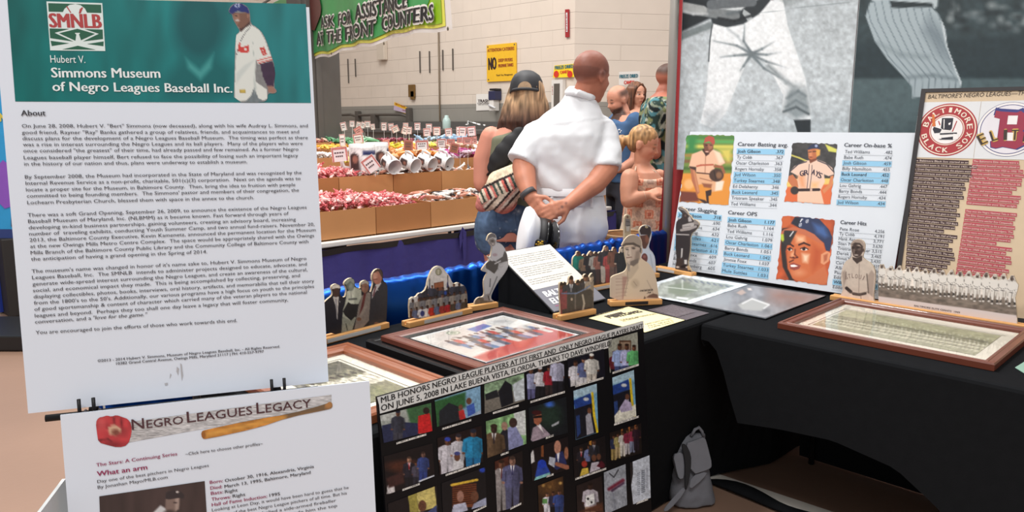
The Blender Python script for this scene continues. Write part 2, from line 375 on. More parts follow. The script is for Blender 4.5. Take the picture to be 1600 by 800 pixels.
# ================================================================== DISPLAY BOARDS IN FRONT
k_ = .54/.56
SB = Plane(CP+(np.array([.33, 1.634, .899])-CP)*k_, (.897, -.441, 0), (.042, .085, .995))
def board_thing(name, label, pl, w, h, t, m, cat='board', base=None):
    c = pl.W(w/2, 0, -t); th = thing(name, label, cat, (c[0], c[1], c[2]), math.atan2(pl.e[1], pl.e[0]))
    bm = B(); slab(bm, pl, rect(0, 0, w, h), t)
    obj('panel', bm, m, th); return th
sw, sh = .54, .782*k_
simm = board_thing('display_board', 'tall white display board with a teal banner and an About text', SB, sw, sh, .005, BOARDW)
Z1 = (0, 0, 3.077); Z2 = (0, 260, 3.077); Z3 = (0, 520, 2.858)
def teal(p):
    p.soft = 3; p.c[:] = (16, 112, 112); 
    p.c += (np.clip((p.X-700)/800, -.9, 1)[:, None])*np.array([22, 14, 18]); p.tex(.22, .012, 3, .004)
    p.ell(960, 120, 130, 190, (10, 84, 88), soft=60, al=.8); p.poly([(820, 330), (890, 260), (950, 300), (1040, 250), (1130, 330), (1130, 480), (780, 480), (780, 380)], (12, 96, 98), 50, .7)
    p.poly([(888, 270), (960, 330), (1030, 250), (1020, 330), (965, 390), (900, 330)], (62, 146, 144), 14, .6); p.ell(950, 90, 60, 95, (12, 92, 94), soft=50, al=.5)
print_grid('teal_banner', SB, [(35, -16), (1470, 20), (1495, 495), (74, 488)], 190, 60, Z1, teal, .0008, GLOSSP, simm)
G2 = (350, 0, 4.706)
def guy(p):
    p.soft = 3
    p.poly([(200, 640), (235, 640), (285, 752), (155, 752)], (110, 120, 124))
    p.poly([(265, 470), (355, 450), (382, 520), (365, 640), (318, 634), (285, 560)], (62, 44, 66)); p.tex(.1, .05)
    p.poly([(318, 632), (355, 632), (385, 668), (372, 686), (325, 680)], (150, 112, 98))
    p.poly([(120, 232), (195, 180), (262, 222), (300, 290), (355, 440), (250, 474), (232, 430), (232, 600), (318, 660), (318, 728), (288, 738), (252, 722), (222, 640), (200, 700), (165, 740), (75, 742), (78, 600), (86, 440), (84, 262)], (214, 218, 212), 4)
    p.poly([(235, 430), (225, 560), (240, 650), (228, 690), (216, 600)], (186, 194, 190), 10); p.poly([(90, 540), (150, 480), (225, 440), (130, 560), (90, 620)], (196, 203, 199), 14)
    p.line([(198, 190), (150, 250), (112, 320), (95, 400)], 2.5, (66, 60, 70)); p.line([(222, 420), (208, 340), (216, 300)], 2, (170, 180, 176))
    p.poly([(110, 310), (124, 318), (124, 345), (160, 340), (180, 330), (185, 380), (170, 392), (132, 386), (100, 378)], (196, 64, 58)); p.ell(158, 362, 10, 7, (214, 218, 212))
    p.poly([(262, 352), (296, 344), (316, 400), (286, 412)], (190, 66, 60)); p.seg(284, 366, 290, 372, 3, 3, (214, 218, 212)); p.seg(290, 388, 298, 394, 3, 3, (214, 218, 212))
    p.line([(246, 446), (345, 420)], 4, (198, 84, 76)); p.line([(252, 464), (352, 438)], 4, (198, 84, 76))
    p.poly([(110, 180), (190, 150), (192, 178), (122, 236)], (74, 50, 46)); p.poly([(64, 95), (185, 92), (192, 150), (150, 196), (120, 210), (96, 190), (70, 140)], (118, 84, 70), 4)
    p.poly([(78, 104), (110, 100), (116, 150), (100, 180), (72, 140)], (146, 108, 90), 8); p.ell(98, 150, 16, 8, (190, 180, 176)); p.ell(90, 118, 9, 5, (50, 34, 30)); p.ell(176, 118, 8, 16, (150, 110, 92))
    p.poly([(36, 80), (50, 50), (84, 26), (130, 26), (178, 60), (188, 100), (160, 92), (100, 80), (58, 104), (38, 96)], (34, 44, 108), 4); p.ell(98, 40, 19, 17, (176, 190, 216)); p.ell(98, 40, 9, 10, (34, 44, 108))
    p.rect(116, 656, 160, 686, (166, 142, 66)); p.rect(122, 662, 154, 680, (196, 172, 84))
def cut_print(name, pl, outl, cr, fn, step, off, parent, m=None, it=1):
    f = crop(*cr); o = [tuple(pl.L(*f(q))) for q in (smooth_outline(outl, it) if it else outl)]
    ab, fs, ring = cutout_ab(o, step); return print_mesh(name, pl, ab, fs, cr, fn, off, m, parent)
cut_print('player_photo', SB, [(36, 95), (34, 72), (50, 45), (80, 24), (130, 24), (180, 56), (192, 105), (196, 176), (240, 200), (290, 250), (330, 350), (380, 510), (366, 640), (392, 672), (372, 690), (322, 686), (320, 735), (284, 754), (72, 752), (76, 600), (82, 262), (118, 232), (96, 196), (64, 140), (60, 108)], G2, guy, .0022, .0016, simm, GLOSSP)
# square logo
L4 = (50, 0, 8.)
lg = [(183, 20), (880, 42), (918, 640), (230, 632)]
decal('logo_ground', SB, [pxpoly(SB, L4, lg)], mat('logo_white', (214, 226, 224), .4), simm, .0016)
gr = mat('logo_green', (6, 84, 58), .4)
decal('logo_green_field', SB, [pxpoly(SB, L4, q) for q in ([(205, 42), (866, 62), (870, 165), (690, 160), (665, 110), (610, 66), (545, 52), (470, 62), (410, 110), (388, 152), (212, 148)], [(222, 358), (470, 364), (285, 412), (325, 432), (520, 522), (240, 480), (230, 478)], [(886, 372), (660, 366), (840, 425), (805, 440), (640, 520), (890, 490)],
   [(570, 362), (790, 425), (615, 505), (590, 430), (604, 422), (600, 412), (540, 412), (540, 424), (556, 432), (545, 512), (340, 418)], [(236, 512), (470, 544), (250, 578)], [(898, 520), (895, 580), (690, 552)], [(380, 620), (575, 574), (800, 624)])], gr, simm, .0019)
tx = Text(SB, 'logo_lettering', mat('logo_red', (168, 52, 52), .4), simm, .0022)
tx.px('SMNLB', L4, 222, 344, 882, 354, 178, bold=.05); tx.done()
decal('logo_seams', SB, [pxpoly(SB, L4, q) for q in ([(430, 84), (444, 80), (494, 160), (482, 164)], [(630, 92), (640, 100), (612, 170), (588, 170), (600, 118)])], mat('logo_red', (168, 52, 52)), simm, .0022)
tx = Text(SB, 'banner_lettering', mat('banner_white', (226, 232, 232), .4), simm)
tx.px('Hubert V.', Z1, 245, 302, 412, 304, 36); tx.px('Simmons Museum', Z1, 249, 373, 773, 375, 48, bold=.03); tx.px('of Negro Leagues Baseball Inc.', Z1, 254, 438, 1118, 446, 45, bold=.03); tx.done()
tx = Text(SB, 'body_text', INK, simm)
tx.px('About', Z1, 103, 557, 222, 556, 27, bold=.03)
for cr, hh, rows in ((Z1, 17.5, [("On June 28, 2008, Hubert V. \"Bert\" Simmons (now deceased), along with his wife Audrey L. Simmons, and", 107, 614, 1480, 612), ("good friend, Rayner \"Ray\" Banks gathered a group of relatives, friends, and acquaintances to meet and", 107, 645, 1438, 641), ("discuss plans for the development of a Negro Leagues Baseball Museum.  The timing was perfect as there", 110, 674, 1480, 669), ("was a rise in interest surrounding the Negro Leagues and its ball players.  Many of the players who were", 112, 703, 1455, 697), ("once considered \"the greatest\" of their time, had already passed and few remained. As a former Negro", 114, 733, 1435, 725), ("Leagues baseball player himself, Bert refused to face the possibility of losing such an important legacy", 116, 766, 1433, 755), ("in the history of our nation and thus, plans were underway to establish a museum.", 118, 796, 1190, 785)]),
  (Z2, 17.5, [("By September 2008, the Museum had incorporated in the State of Maryland and was recognized by the", 122, 59, 1450, 37), ("Internal Revenue Service as a non-profit, charitable, 501(c)(3) corporation.  Next on the agenda was to", 125, 89, 1445, 65), ("locate a proper site for the Museum, in Baltimore County.  Then, bring the idea to fruition with people", 127, 120, 1420, 95), ("committed to being founding members.  The Simmons' pastor and members of their congregation, the", 131, 150, 1437, 121), ("Lochearn Presbyterian Church, blessed them with space in the annex to the church.", 133, 182, 1222, 157),
   ("There was a soft Grand Opening, September 26, 2009, to announce the existence of the Negro Leagues", 135, 242, 1474, 203), ("Baseball Museum of Maryland, Inc. (NLBMM) as it became known. Fast forward through years of", 137, 272, 1388, 233), ("developing in-kind business partnerships, gaining volunteers, creating an advisory board, increasing", 140, 302, 1422, 261), ("number of  traveling exhibits, conducting Youth Summer Camp, and two annual fund-raisers. November 20,", 142, 332, 1512, 285), ("2013, the Baltimore County Executive, Kevin Kamenetz, announced the permanent location for the Museum", 144, 362, 1518, 312), ("at the new Owings Mills Metro Centre Complex.  The space would be appropriately shared with the Owings", 147, 392, 1510, 339), ("Mills Branch of the Baltimore County Public Library and the Community College of Baltimore County with", 149, 423, 1483, 368), ("the anticipation of having a grand opening in the Spring of 2014.", 151, 453, 997, 417),
   ("The museum's name was changed in honor of it's name sake to, Hubert V. Simmons Museum of Negro", 154, 512, 1473, 449), ("Leagues Baseball, Inc.  The SMNLB  intends to administer projects designed to educate, advocate, and", 156, 542, 1475, 476), ("generate wide-spread interest surrounding the Negro Leagues, and create an awareness of the cultural,", 158, 573, 1478, 503), ("social, and economical impact they made.  This is being accomplished by collecting, preserving, and", 160, 604, 1442, 531), ("displaying collectibles, photos, books, interviews, oral history, artifacts, and memorabilia that tell their story", 163, 634, 1510, 557), ("from the 1800's to the 50's. Additionally, our various programs have a high focus on youth to the principles", 165, 664, 1510, 583), ("of good sportsmanship & content of character which carried many of the veteran players to the national", 167, 694, 1475, 611), ("leagues and beyond.  Perhaps they too shall one day leave a legacy that will foster community,", 169, 725, 1385, 648)])):
    for st, a, b_, c, d in rows: tx.px(st, cr, a, b_, c, d, hh, bold=.008)
tx.px('conversation, and a', Z2, 170, 755, 440, 736, 17.5, bold=.008); tx.px('"love for the game."', Z2, 450, 735, 710, 718, 17.5, bold=.008, shear=.25)
tx.px('You are encouraged to join the efforts of those who work towards this end.', Z2, 173, 806, 1140, 747, 17.5, bold=.008)
tx.px('©2013 - 2014 Hubert V. Simmons, Museum of Negro Leagues Baseball, Inc. - All Rights Reserved.', Z3, 437, 130, 1250, 65, 12, bold=.02)
tx.px('10382 Grand Central Avenue, Owings Mills, Maryland 21117 | PH: 410-557-9797', Z3, 520, 142, 1178, 87, 12, bold=.02); tx.done()
smud = mat('scuff', (176, 176, 180), .7)
decal('scuff_mark', SB, [pxpoly(SB, Z3, q) for q in ([(805, 135), (812, 140), (818, 190), (812, 215), (808, 180)], [(790, 150), (800, 160), (796, 190), (788, 172)], [(735, 225), (748, 222), (750, 232), (738, 236)], [(760, 180), (766, 186), (758, 206)])], smud, simm, .0012)

# easel of the tall board: black steel tripod with two pairs of prongs
eb = SB.W(sw/2, -.02, -.03)
ea = thing('easel', 'black metal tripod easel holding the tall white display board', 'easel', (eb[0], eb[1], 0), math.atan2(SB.e[1], SB.e[0]))
nb = np.array([-SB.n[0], -SB.n[1], 0]); nb /= np.linalg.norm(nb)
top = SB.W(sw/2, .62, -.035)
STEEL = mat('black_steel', (24, 24, 26), .45, metal=.3)
for a in (.1, .44):
    q = SB.W(a, 0, -.03); bm = B()
    q0 = np.array([q[0], q[1], 0])-nb*.05; tube(bm, [q0+np.array([0, 0, .006]), SB.W(a, -.02, -.03), SB.W(a*.5+sw/4, .45, -.035), top], .009, 8); l = obj('leg', bm, STEEL, ea, True)
    bm = B(); bx(bm, (q0[0], q0[1], .012), (.03, .03, .024), bev=.006); obj('rubber_foot', bm, BLACKP, l)
    bm = B()
    for s_ in (-.012, .012): tube(bm, [SB.W(a+s_, -.014, -.03), SB.W(a+s_, -.014, .016), SB.W(a+s_, .0, .022), SB.W(a+s_, .022, .022)], .0035, 6)
    obj('prong', bm, STEEL, ea, True)
bm = B(); f0 = np.array([eb[0], eb[1], 0])+nb*.33; tube(bm, [f0+np.array([0, 0, .006]), top+nb*.01], .009, 8); l = obj('leg', bm, STEEL, ea, True)
bm = B(); bx(bm, (f0[0], f0[1], .012), (.03, .03, .024), bev=.006); obj('rubber_foot', bm, BLACKP, l)
bm = B(); tube(bm, [SB.W(.02, -.02, -.03), SB.W(sw-.02, -.02, -.03)], .007, 8); obj('crossbar', bm, STEEL, ea, True)

# legacy board
lp = P(94, 649, z=.885); rp_ = J(577, 590, 0)
LB0 = CP+(P(94, 649, z=.9)-CP)*.955
vdn = RT*.02+FW*-.10+np.array([0, 0, -.995])
LB = Plane(LB0, (.902, -.432, 0), -vdn)
lw = LB.L(577, 590)[0]; lh = LB0[2]/LB.u[2]
LB.o = LB.W(0, -lh)
leg = board_thing('display_board', 'white display board headed with a red glove and a wooden bat', LB, lw, lh, .005, BOARDW)
Z5 = (130, 640, 3.478)
def plank(p):
    p.c[:] = (176, 174, 174); p.tex(.5, .05, 2, .4); p.poly([(430, 420), (900, 345), (900, 330), (430, 400)], (120, 118, 118), 10, .5)
    n = vnoise(p.X*.02, p.Y*.02, 4); e = np.clip((p.X-540)/300, 0, 1)
    p.c = p.c*(1-.25*e[:, None])+.25*e[:, None]*np.array([226, 228, 233])
print_grid('weathered_plank', LB, [(560, 400), (1480, 275), (1480, 325), (560, 492)], 120, 30, Z3, plank, .0008, None, leg)
def glove(p):
    p.soft = 5; p.c[:] = (168, 52, 56); p.tex(.5, .02, 5)
    for a, b_, c, d in ((470, 378, 476, 430), (508, 372, 508, 430), (545, 378, 540, 430)): p.line([(a, b_), (c, d)], 3, (112, 26, 34))
    p.ell(516, 500, 60, 16, (120, 28, 34), soft=20, al=.7); p.ell(450, 400, 20, 30, (196, 90, 90), soft=30, al=.6); p.line([(440, 480), (480, 470), (500, 490)], 3, (110, 28, 34))
    p.ell(510, 436, 28, 24, (206, 168, 140)); p.ell(516, 444, 18, 14, (120, 64, 50), soft=12)
cut_print('glove_picture', LB, [(428, 400), (440, 378), (462, 374), (478, 368), (498, 374), (520, 366), (548, 376), (572, 384), (588, 410), (588, 450), (572, 500), (530, 512), (480, 500), (440, 488), (434, 450)], Z3, glove, .004, .0014, leg)
def bat(p):
    p.soft = 4; p.c[:] = (190, 126, 52); p.tex(.35, .02, 3, .15); p.poly([(1270, 355), (1486, 300), (1490, 345), (1275, 385)], (112, 88, 62), 20); p.ell(1468, 322, 16, 18, (170, 120, 70))
    p.poly([(900, 470), (1280, 384), (1280, 370), (900, 450)], (222, 168, 80), 10, .5); p.ell(908, 458, 10, 20, (150, 92, 36))
cut_print('bat_picture', LB, [(898, 442), (915, 432), (1140, 386), (1290, 362), (1455, 318), (1470, 306), (1484, 312), (1484, 334), (1462, 342), (1290, 376), (1150, 424), (920, 474), (902, 470)], Z3, bat, .004, .0018, leg)
tx = Text(LB, 'title', mat('title_maroon', (74, 40, 46), .5), leg, .0026)
tx.px('Negro', Z3, 590, 432, 820, 404, 48, caps=.76, bold=.012); tx.px('Leagues', Z3, 836, 400, 1128, 362, 50, caps=.76, bold=.012); tx.px('Legacy', Z3, 1146, 360, 1390, 330, 50, caps=.76, bold=.012); tx.done()
MAR = mat('maroon_ink', (142, 40, 82), .6)
tx = Text(LB, 'series_heading', MAR, leg); tx.px('The Stars: A Continuing Series', Z5, 72, 308, 512, 246, 19, bold=.02); tx.done(); tx = Text(LB, 'article_title', MAR, leg); tx.px('What an arm', Z5, 76, 360, 350, 322, 27, bold=.035); tx.done(); tx = Text(LB, 'profile_headings', MAR, leg)
for st, x0, y0, x1, y1 in (('Born:', 688, 402, 760, 392), ('Died:', 691, 433, 756, 424), ('Bats:', 694, 462, 762, 452), ('Throws:', 697, 494, 803, 479), ('Hall of Fame Induction:', 699, 524, 1000, 476)): tx.px(st, Z5, x0, y0, x1, y1, 18, bold=.025)
tx.done()
tx = Text(LB, 'body_text', INK, leg)
for st, x0, y0, x1, y1, bo in (('~Click here to choose other profiles~', 556, 248, 976, 190, .01), ('Day one of the best pitchers in Negro Leagues', 78, 397, 683, 308, .01), ('By Jonathan Mayo/MLB.com', 80, 428, 460, 372, .01), ('October 30, 1916, Alexandria, Virginia', 770, 392, 1254, 314, .025), ('March 13, 1995, Baltimore, Maryland', 768, 424, 1236, 346, .025), ('Right', 770, 452, 840, 442, .025), ('Right', 812, 476, 882, 466, .025), ('1995', 1012, 472, 1070, 463, .025),
   ('Looking at Leon Day, it would have been hard to guess that he', 700, 552, 1442, 428, .01), ('was one of the best Negro League pitchers of all time. But his', 702, 584, 1432, 458, .01), ('unassuming frame belied a side-armed fireballer', 704, 614, 1374, 498, .01), ('whose fastball could have made him the top', 706, 644, 1380, 526, .01)): tx.px(st, Z5, x0, y0, x1, y1, 17, bold=bo)
tx.done()
def lphoto(p):
    p.soft = 4; p.c[:] = (62, 48, 46); p.tex(.25, .02, 1, .004); p.poly([(80, 620), (380, 560), (420, 520), (470, 550), (520, 600), (520, 700), (80, 700)], (200, 200, 202), 10)
    p.poly([(448, 480), (520, 470), (522, 520), (505, 556), (470, 570), (446, 540)], (124, 104, 96), 8); p.poly([(500, 480), (522, 478), (520, 540), (500, 552)], (160, 140, 130), 10)
    p.ell(470, 560, 30, 16, (70, 56, 52), soft=14); p.poly([(446, 486), (452, 450), (490, 436), (530, 446), (550, 464), (546, 484), (520, 480), (470, 488)], (48, 40, 42), 5); p.ell(512, 448, 8, 6, (190, 180, 176)); p.ell(500, 506, 10, 4, (50, 38, 36))
bl = [(88, 470), (660, 387), (672, 575), (96, 690)]
print_grid('player_photo', LB, bl, 90, 40, Z5, lphoto, .0014, None, leg)
# white corrugated side wing standing behind it
wp = P(99, 716, z=.80); wq = P(46, 792, z=.79)
wp = CP+(wp-CP)*.96; wq = CP+(wq-CP)*.96
WP = Plane((wq[0], wq[1], 0), (wp[0]-wq[0], wp[1]-wq[1], 0), (0, 0, 1))
bm = B(); slab(bm, WP, rect(0, 0, np.linalg.norm((wp-wq)[:2])+.0, .785), .006)
solo('white_sheet', bm, mat('white_sheet_plastic', (205, 208, 208), .5, var=.03), 'plain white corrugated sheet standing edge-on at the left behind the glove board', 'sheet')
# ================================================================== TABLES, COVERS, DRAPES
CLOTH = mat('black_stretch_cloth', (26, 27, 29), .9, var=.12, scale=30, bump=.05, bscale=300, spec=.03)
GREYM = mat('grey_table_leg', (90, 92, 95), .4, metal=.6)
def folding_table(label, x0, x1, y0, y1, lm=None):
    t = thing('folding_table', label, 'table', ((x0+x1)/2, (y0+y1)/2, 0))
    bm = B(); bx(bm, ((x0+x1)/2, (y0+y1)/2, .722), (x1-x0, y1-y0, .035), bev=.008); obj('table_top', bm, mat('table_plastic', (180, 178, 172), .6), t)
    for a in (0, 1):
        for b in (0, 1):
            if lm and (a, b) == (0, 1): continue
            px, py = (x0+(.09 if lm is None else .03), x1-(.09 if lm is None else .03))[a], (y0+(.17 if lm is None else .09), y1-.09)[b]
            bm = B(); tube(bm, [(px, py, 0.002), (px, py, .705)], .0125, 8); obj('leg', bm, lm or GREYM, t, True)
TZ = .75
TXL = (.84, 3.24); TYL = (1.385, 2.13)
TXR = (2.315, 3.125); TYR = (.13, 1.375)
def cover(name, label, x0, x1, y0, y1, arch_side):
    # stretch cover: top and four sides, each side's hem arched up between the feet
    bm = B(); r = .012
    def side(p, q):
        n = 40; L = np.linalg.norm(np.array(q)-np.array(p)); pts = []
        for i in range(n+1):
            t = i/n; d = min(t, 1-t)*L
            pts.append((p[0]+(q[0]-p[0])*t, p[1]+(q[1]-p[1])*t, hem(d, L, t*L, front=(p[0] == x0 and q[0] == x0) if arch_side else (p[1] == y0 and q[1] == y0), end=arch_side and p[1] == y1 and q[1] == y1)))
        return pts
    def hem(d, L, D=0, front=False, end=False):
        if end: return .66
        if not front: return .004
        if arch_side: return float(np.interp(D, [0, .035, .064, .092, .121, .155, .3, .48, .67, .8, .95, 1.1, 1.25], [.69, .688, .66, .595, .51, .424, .445, .46, .43, .344, .2, .08, .012]))
        return .012
    cs = [(x0, y0), (x1, y0), (x1, y1), (x0, y1)]; rim = []; low = []
    for i in range(4):
        s_ = side(cs[i], cs[(i+1) % 4]); 
        for k, pt in enumerate(s_[:-1]): low.append(pt)
    cx, cy = (x0+x1)/2, (y0+y1)/2
    def ins(p, d, z): return (p[0]+(d if p[0] < cx else -d)*(abs(p[0]-cx) > abs(x1-x0)/2-1e-4), p[1]+(d if p[1] < cy else -d)*(abs(p[1]-cy) > abs(y1-y0)/2-1e-4), z)
    nl = len(low)
    rings = [[(p[0], p[1], p[2]) for p in low], [(p[0], p[1], p[2]+(TZ-r-p[2])*.5) for p in low], [(p[0], p[1], TZ-r) for p in low], [ins(p, r*.3, TZ-r*.3) for p in low], [ins(p, r, TZ) for p in low]]
    if not arch_side:
        for q in (0, 1): rings[q] = [(p[0], p[1]+(.13*(1-p[2]/TZ)*max(0, min(1, (2.95-p[0])/.3)) if p[1] == y0 else 0), p[2]) for p in rings[q]]
    R_ = [[bm.verts.new(p) for p in q] for q in rings]
    for a, b in zip(R_, R_[1:]):
        for k in range(nl): bm.faces.new((a[k], a[(k+1) % nl], b[(k+1) % nl], b[k]))
    bm.faces.new(R_[-1])
    o = solo(name, bm, CLOTH, label, 'tablecloth', smooth=False)
    md = o.modifiers.new('thick', 'SOLIDIFY'); md.thickness = .002; md.offset = -1
folding_table('long folding table under the black cover in front of the blue satin rail', *[TXL[0]+.012, TXL[1]-.012], *[TYL[0]+.012, TYL[1]-.012])
cover('tablecloth', 'black stretch cover on the table with the framed pictures and the slanted placard', *TXL, *TYL, False)
folding_table('folding table under the black cover in front of the red backdrop', TXR[0]+.012, TXR[1]-.012, TYR[0]+.012, TYR[1]-.012, BLACKP)
cover('tablecloth', 'black stretch cover with an arched hem on the right-hand table', *TXR, *TYR, True)

# blue satin drape over the low rail
SATIN = mat('blue_satin', (12, 84, 190), .30, metal=.85, var=.12, scale=6, spec=.9)
RY, RZ = 2.215, .872
dr = thing('rail_drape', 'royal blue satin drape hung over the low rail behind the table', 'drape', (2.0, RY, 0))
def satin(u, v):
    x = .62+u*2.69
    g = .25+.75*math.exp(-((x-2.05)/.22)**2)+.75*math.exp(-((x-2.9)/.3)**2)*.9
    a = (v-.5)*2      # -1 front hem, 0 top, +1 back hem
    z = RZ+.022-max(0, abs(a)-.05)/.95*(RZ-.02); s_ = max(-1, min(1, a/.05))
    if abs(a) < .05: z = RZ+.022*math.cos(s_*math.pi/2)
    y = RY+(.026*math.sin(s_*math.pi/2)); dpt = min(1, abs(a)/.12)
    wv = math.sin(x*46+math.sin(x*11)*2+a*3)*.007*g+math.sin(x*17+1)*.006*min(1, abs(a)*3)+math.sin(x*97+a*2)*.003*g
    z += (math.sin(x*118+math.sin(x*31))*.004+math.sin(x*57)*.003)*g*(1-dpt*.6)
    return (x, y+wv*dpt-(.012*abs(a) if a < 0 else -.012*abs(a)), z)
bm = sheet(330, 56, satin); obj('satin_cloth', bm, SATIN, dr, True)
rl = thing('rail', 'grey metal rail carrying the blue satin drape', 'rail', (2.0, RY, 0))
PIPE = mat('aluminium_pipe', (164, 160, 154), .38, metal=.35)
bm = B(); tube(bm, [(.62, RY, RZ), (3.315, RY, RZ)], .014, 10); obj('crossbar', bm, PIPE, rl, True)
bm = B(); tube(bm, [(.64, RY, .012), (.64, RY, RZ)], .016, 10); obj('upright', bm, PIPE, rl, True)
bm = B(); bx(bm, (.64, RY, .006), (.3, .3, .011), bev=.003); obj('base_plate', bm, GREYM, rl)
# tall pole and red backdrop
bp = thing('metal_pole', 'tall grey metal pole at the left edge of the red backdrop', 'pole', (3.345, RY, 0))
bm = B(); lathe(bm, [(.0225, .01), (.0225, 2.3), (.019, 2.31), (.019, 2.75)], 18, Matrix.Translation((3.345, RY, 0))); obj('pole', bm, PIPE, bp, True)
bm = B(); bx(bm, (3.345, RY, .006), (.1, .1, .011), bev=.003); obj('base_plate', bm, GREYM, bp)
bm = B(); tube(bm, [(3.345, RY, 2.66), (3.43, RY, 2.66)], .012, 8); obj('hook', bm, PIPE, bp, True)
bm = B(); tube(bm, [(3.43, RY+.02, 2.66), (3.43, -1.2, 2.66)], .016, 10); solo('crossbar', bm, PIPE, 'horizontal metal bar along the top of the red curtain', 'bar', smooth=True)
RED = mat('red_drape_cloth', (150, 22, 28), .7, var=.15, scale=20, sheen=.2)
def red(u, v):
    z = .03+v*2.58; y = RY+.06-u*3.3+max(0, .010+.036*(1.6-z))*(1-u)**9
    x = 3.43+.022*math.sin(y*26)+.01*math.sin(y*61+z)
    return (x, y, z)
solo('backdrop_curtain', sheet(220, 24, red), RED, 'red pleated curtain behind the black and white banners', 'curtain', smooth=True)
BXP = 3.385
BK = Plane((BXP, 2.225, 0), (0, -1, 0), (0, 0, 1))
ZB = (1030, 0, 2.807)
def banner(name, label, a0, a1, z0, z1, fn, nx, ny, off=0):
    c = BK.W((a0+a1)/2, z0, off); t = thing(name, label, 'banner', tuple(c))
    bm = B(); slab(bm, BK, rect(a0, z0, a1, z1), .003, off); obj('vinyl_sheet', bm, mat('banner_vinyl', (200, 204, 206), .5), t)
    u, v = np.meshgrid(np.linspace(a0+.002, a1-.002, nx+1), np.linspace(z1-.002, z0+.002, ny+1)); ab = np.stack([u.ravel(), v.ravel()], 1)
    print_mesh('photo_print', BK, ab, [(j*(nx+1)+i, (j+1)*(nx+1)+i, (j+1)*(nx+1)+i+1, j*(nx+1)+i+1) for j in range(ny) for i in range(nx)], ZB, fn, off+.001, PRINT, t)
    return t
def pic_left(p):
    p.soft = 4; p.c[:] = (198, 206, 210); p.c -= np.clip((330-p.Y)/330, 0, 1)[:, None]*18; p.tex(.07, .06, 2); p.tex(.08, .03, 7, .06)
    p.poly([(-50, -1200), (900, -1200), (900, -100), (560, 20), (240, 62), (60, 108), (-50, 110)], (150, 158, 160), 30)
    p.poly([(-50, -400), (250, -400), (260, 40), (225, 80), (75, 150), (40, 170)], (34, 40, 44), 12); p.tex(.12, .06, 1)
    p.poly([(75, 150), (235, 92), (240, 120), (75, 185)], (120, 130, 132), 10)
    # jersey, glove and arms
    p.poly([(240, -500), (560, -500), (540, 30), (480, 60), (250, 60)], (206, 212, 214), 8)
    p.poly([(215, 50), (270, 70), (360, 45), (400, 10), (480, -20), (500, 0), (440, 60), (370, 105), (300, 120), (240, 118)], (44, 50, 54), 8)
    p.seg(110, 40, 330, 70, 18, 24, (120, 126, 128), 6); p.seg(100, 30, 190, 45, 22, 20, (160, 164, 164), 6); p.seg(230, 20, 410, 10, 22, 18, (96, 102, 106), 6)
    p.poly([(370, 40), (400, 60), (410, 85), (390, 95), (365, 60)], (170, 176, 178), 4)
    # trousers
    p.poly([(238, 104), (300, 122), (370, 108), (440, 62), (490, 0), (545, 10), (566, 120), (600, 220), (640, 340), (668, 480), (664, 528), (600, 528), (535, 492), (545, 420), (500, 330), (460, 270), (405, 245), (372, 300), (330, 400), (290, 500), (230, 560), (180, 540), (205, 430), (215, 300), (222, 180)], (234, 238, 240), 6)
    p.poly([(560, 400), (600, 360), (650, 380), (668, 500), (600, 528), (540, 490)], (150, 160, 164), 22, .8); p.line([(545, 490), (600, 470), (655, 500)], 5, (90, 100, 104), 8)
    for q in ([(405, 238), (330, 244), (270, 250)], [(405, 235), (340, 200), (240, 180)], [(405, 235), (370, 180), (375, 110)], [(405, 236), (470, 240), (540, 228)], [(405, 236), (450, 215), (510, 180)], [(405, 240), (470, 270), (570, 300)], [(405, 240), (460, 300), (580, 370)], [(400, 245), (370, 290), (355, 310)]):
        p.line(q, 2.5, (150, 160, 165), 16, .5); n_ = len(q)-1
        for i in range(n_): p.seg(*q[i], *q[i+1], 8*(1-i/n_)+.5, 8*(1-(i+1)/n_)+.2, (110, 121, 126), 7, .75)
    p.ell(405, 236, 12, 9, (110, 120, 124), soft=12); p.line([(232, 110), (222, 180), (217, 270)], 2.5, (60, 66, 70)); p.line([(480, 290), (560, 360), (590, 380)], 10, (120, 130, 134), 16, .7)
    p.poly([(590, 526), (664, 524), (664, 600), (612, 600)], (48, 54, 58), 5); p.poly([(200, 490), (280, 470), (250, 540), (210, 560)], (150, 158, 162), 26, .6)
    p.poly([(238, 300), (330, 300), (300, 480), (230, 540), (205, 500)], (240, 243, 245), 60, .6); p.poly([(520, 120), (600, 260), (640, 400), (560, 360), (480, 200)], (242, 245, 247), 50, .6); p.line([(300, 125), (345, 160), (380, 215)], 4, (150, 160, 165), 14, .6); p.line([(560, 430), (610, 400), (640, 420)], 5, (96, 108, 112), 12, .6); p.line([(555, 470), (600, 440), (650, 470)], 4, (100, 112, 116), 10, .6)
    p.line([(260, 80), (330, 92), (400, 70)], 6, (26, 30, 34), 8, .8); p.line([(300, 60), (350, 52)], 8, (90, 98, 102), 12, .8); p.line([(110, 50), (150, 62), (210, 60)], 5, (200, 204, 206), 10, .7); p.tex(.10, .09, 12)
    p.line([(430, 60), (640, 30), (835, 10)], 1.4, (130, 140, 144), 3, .6)
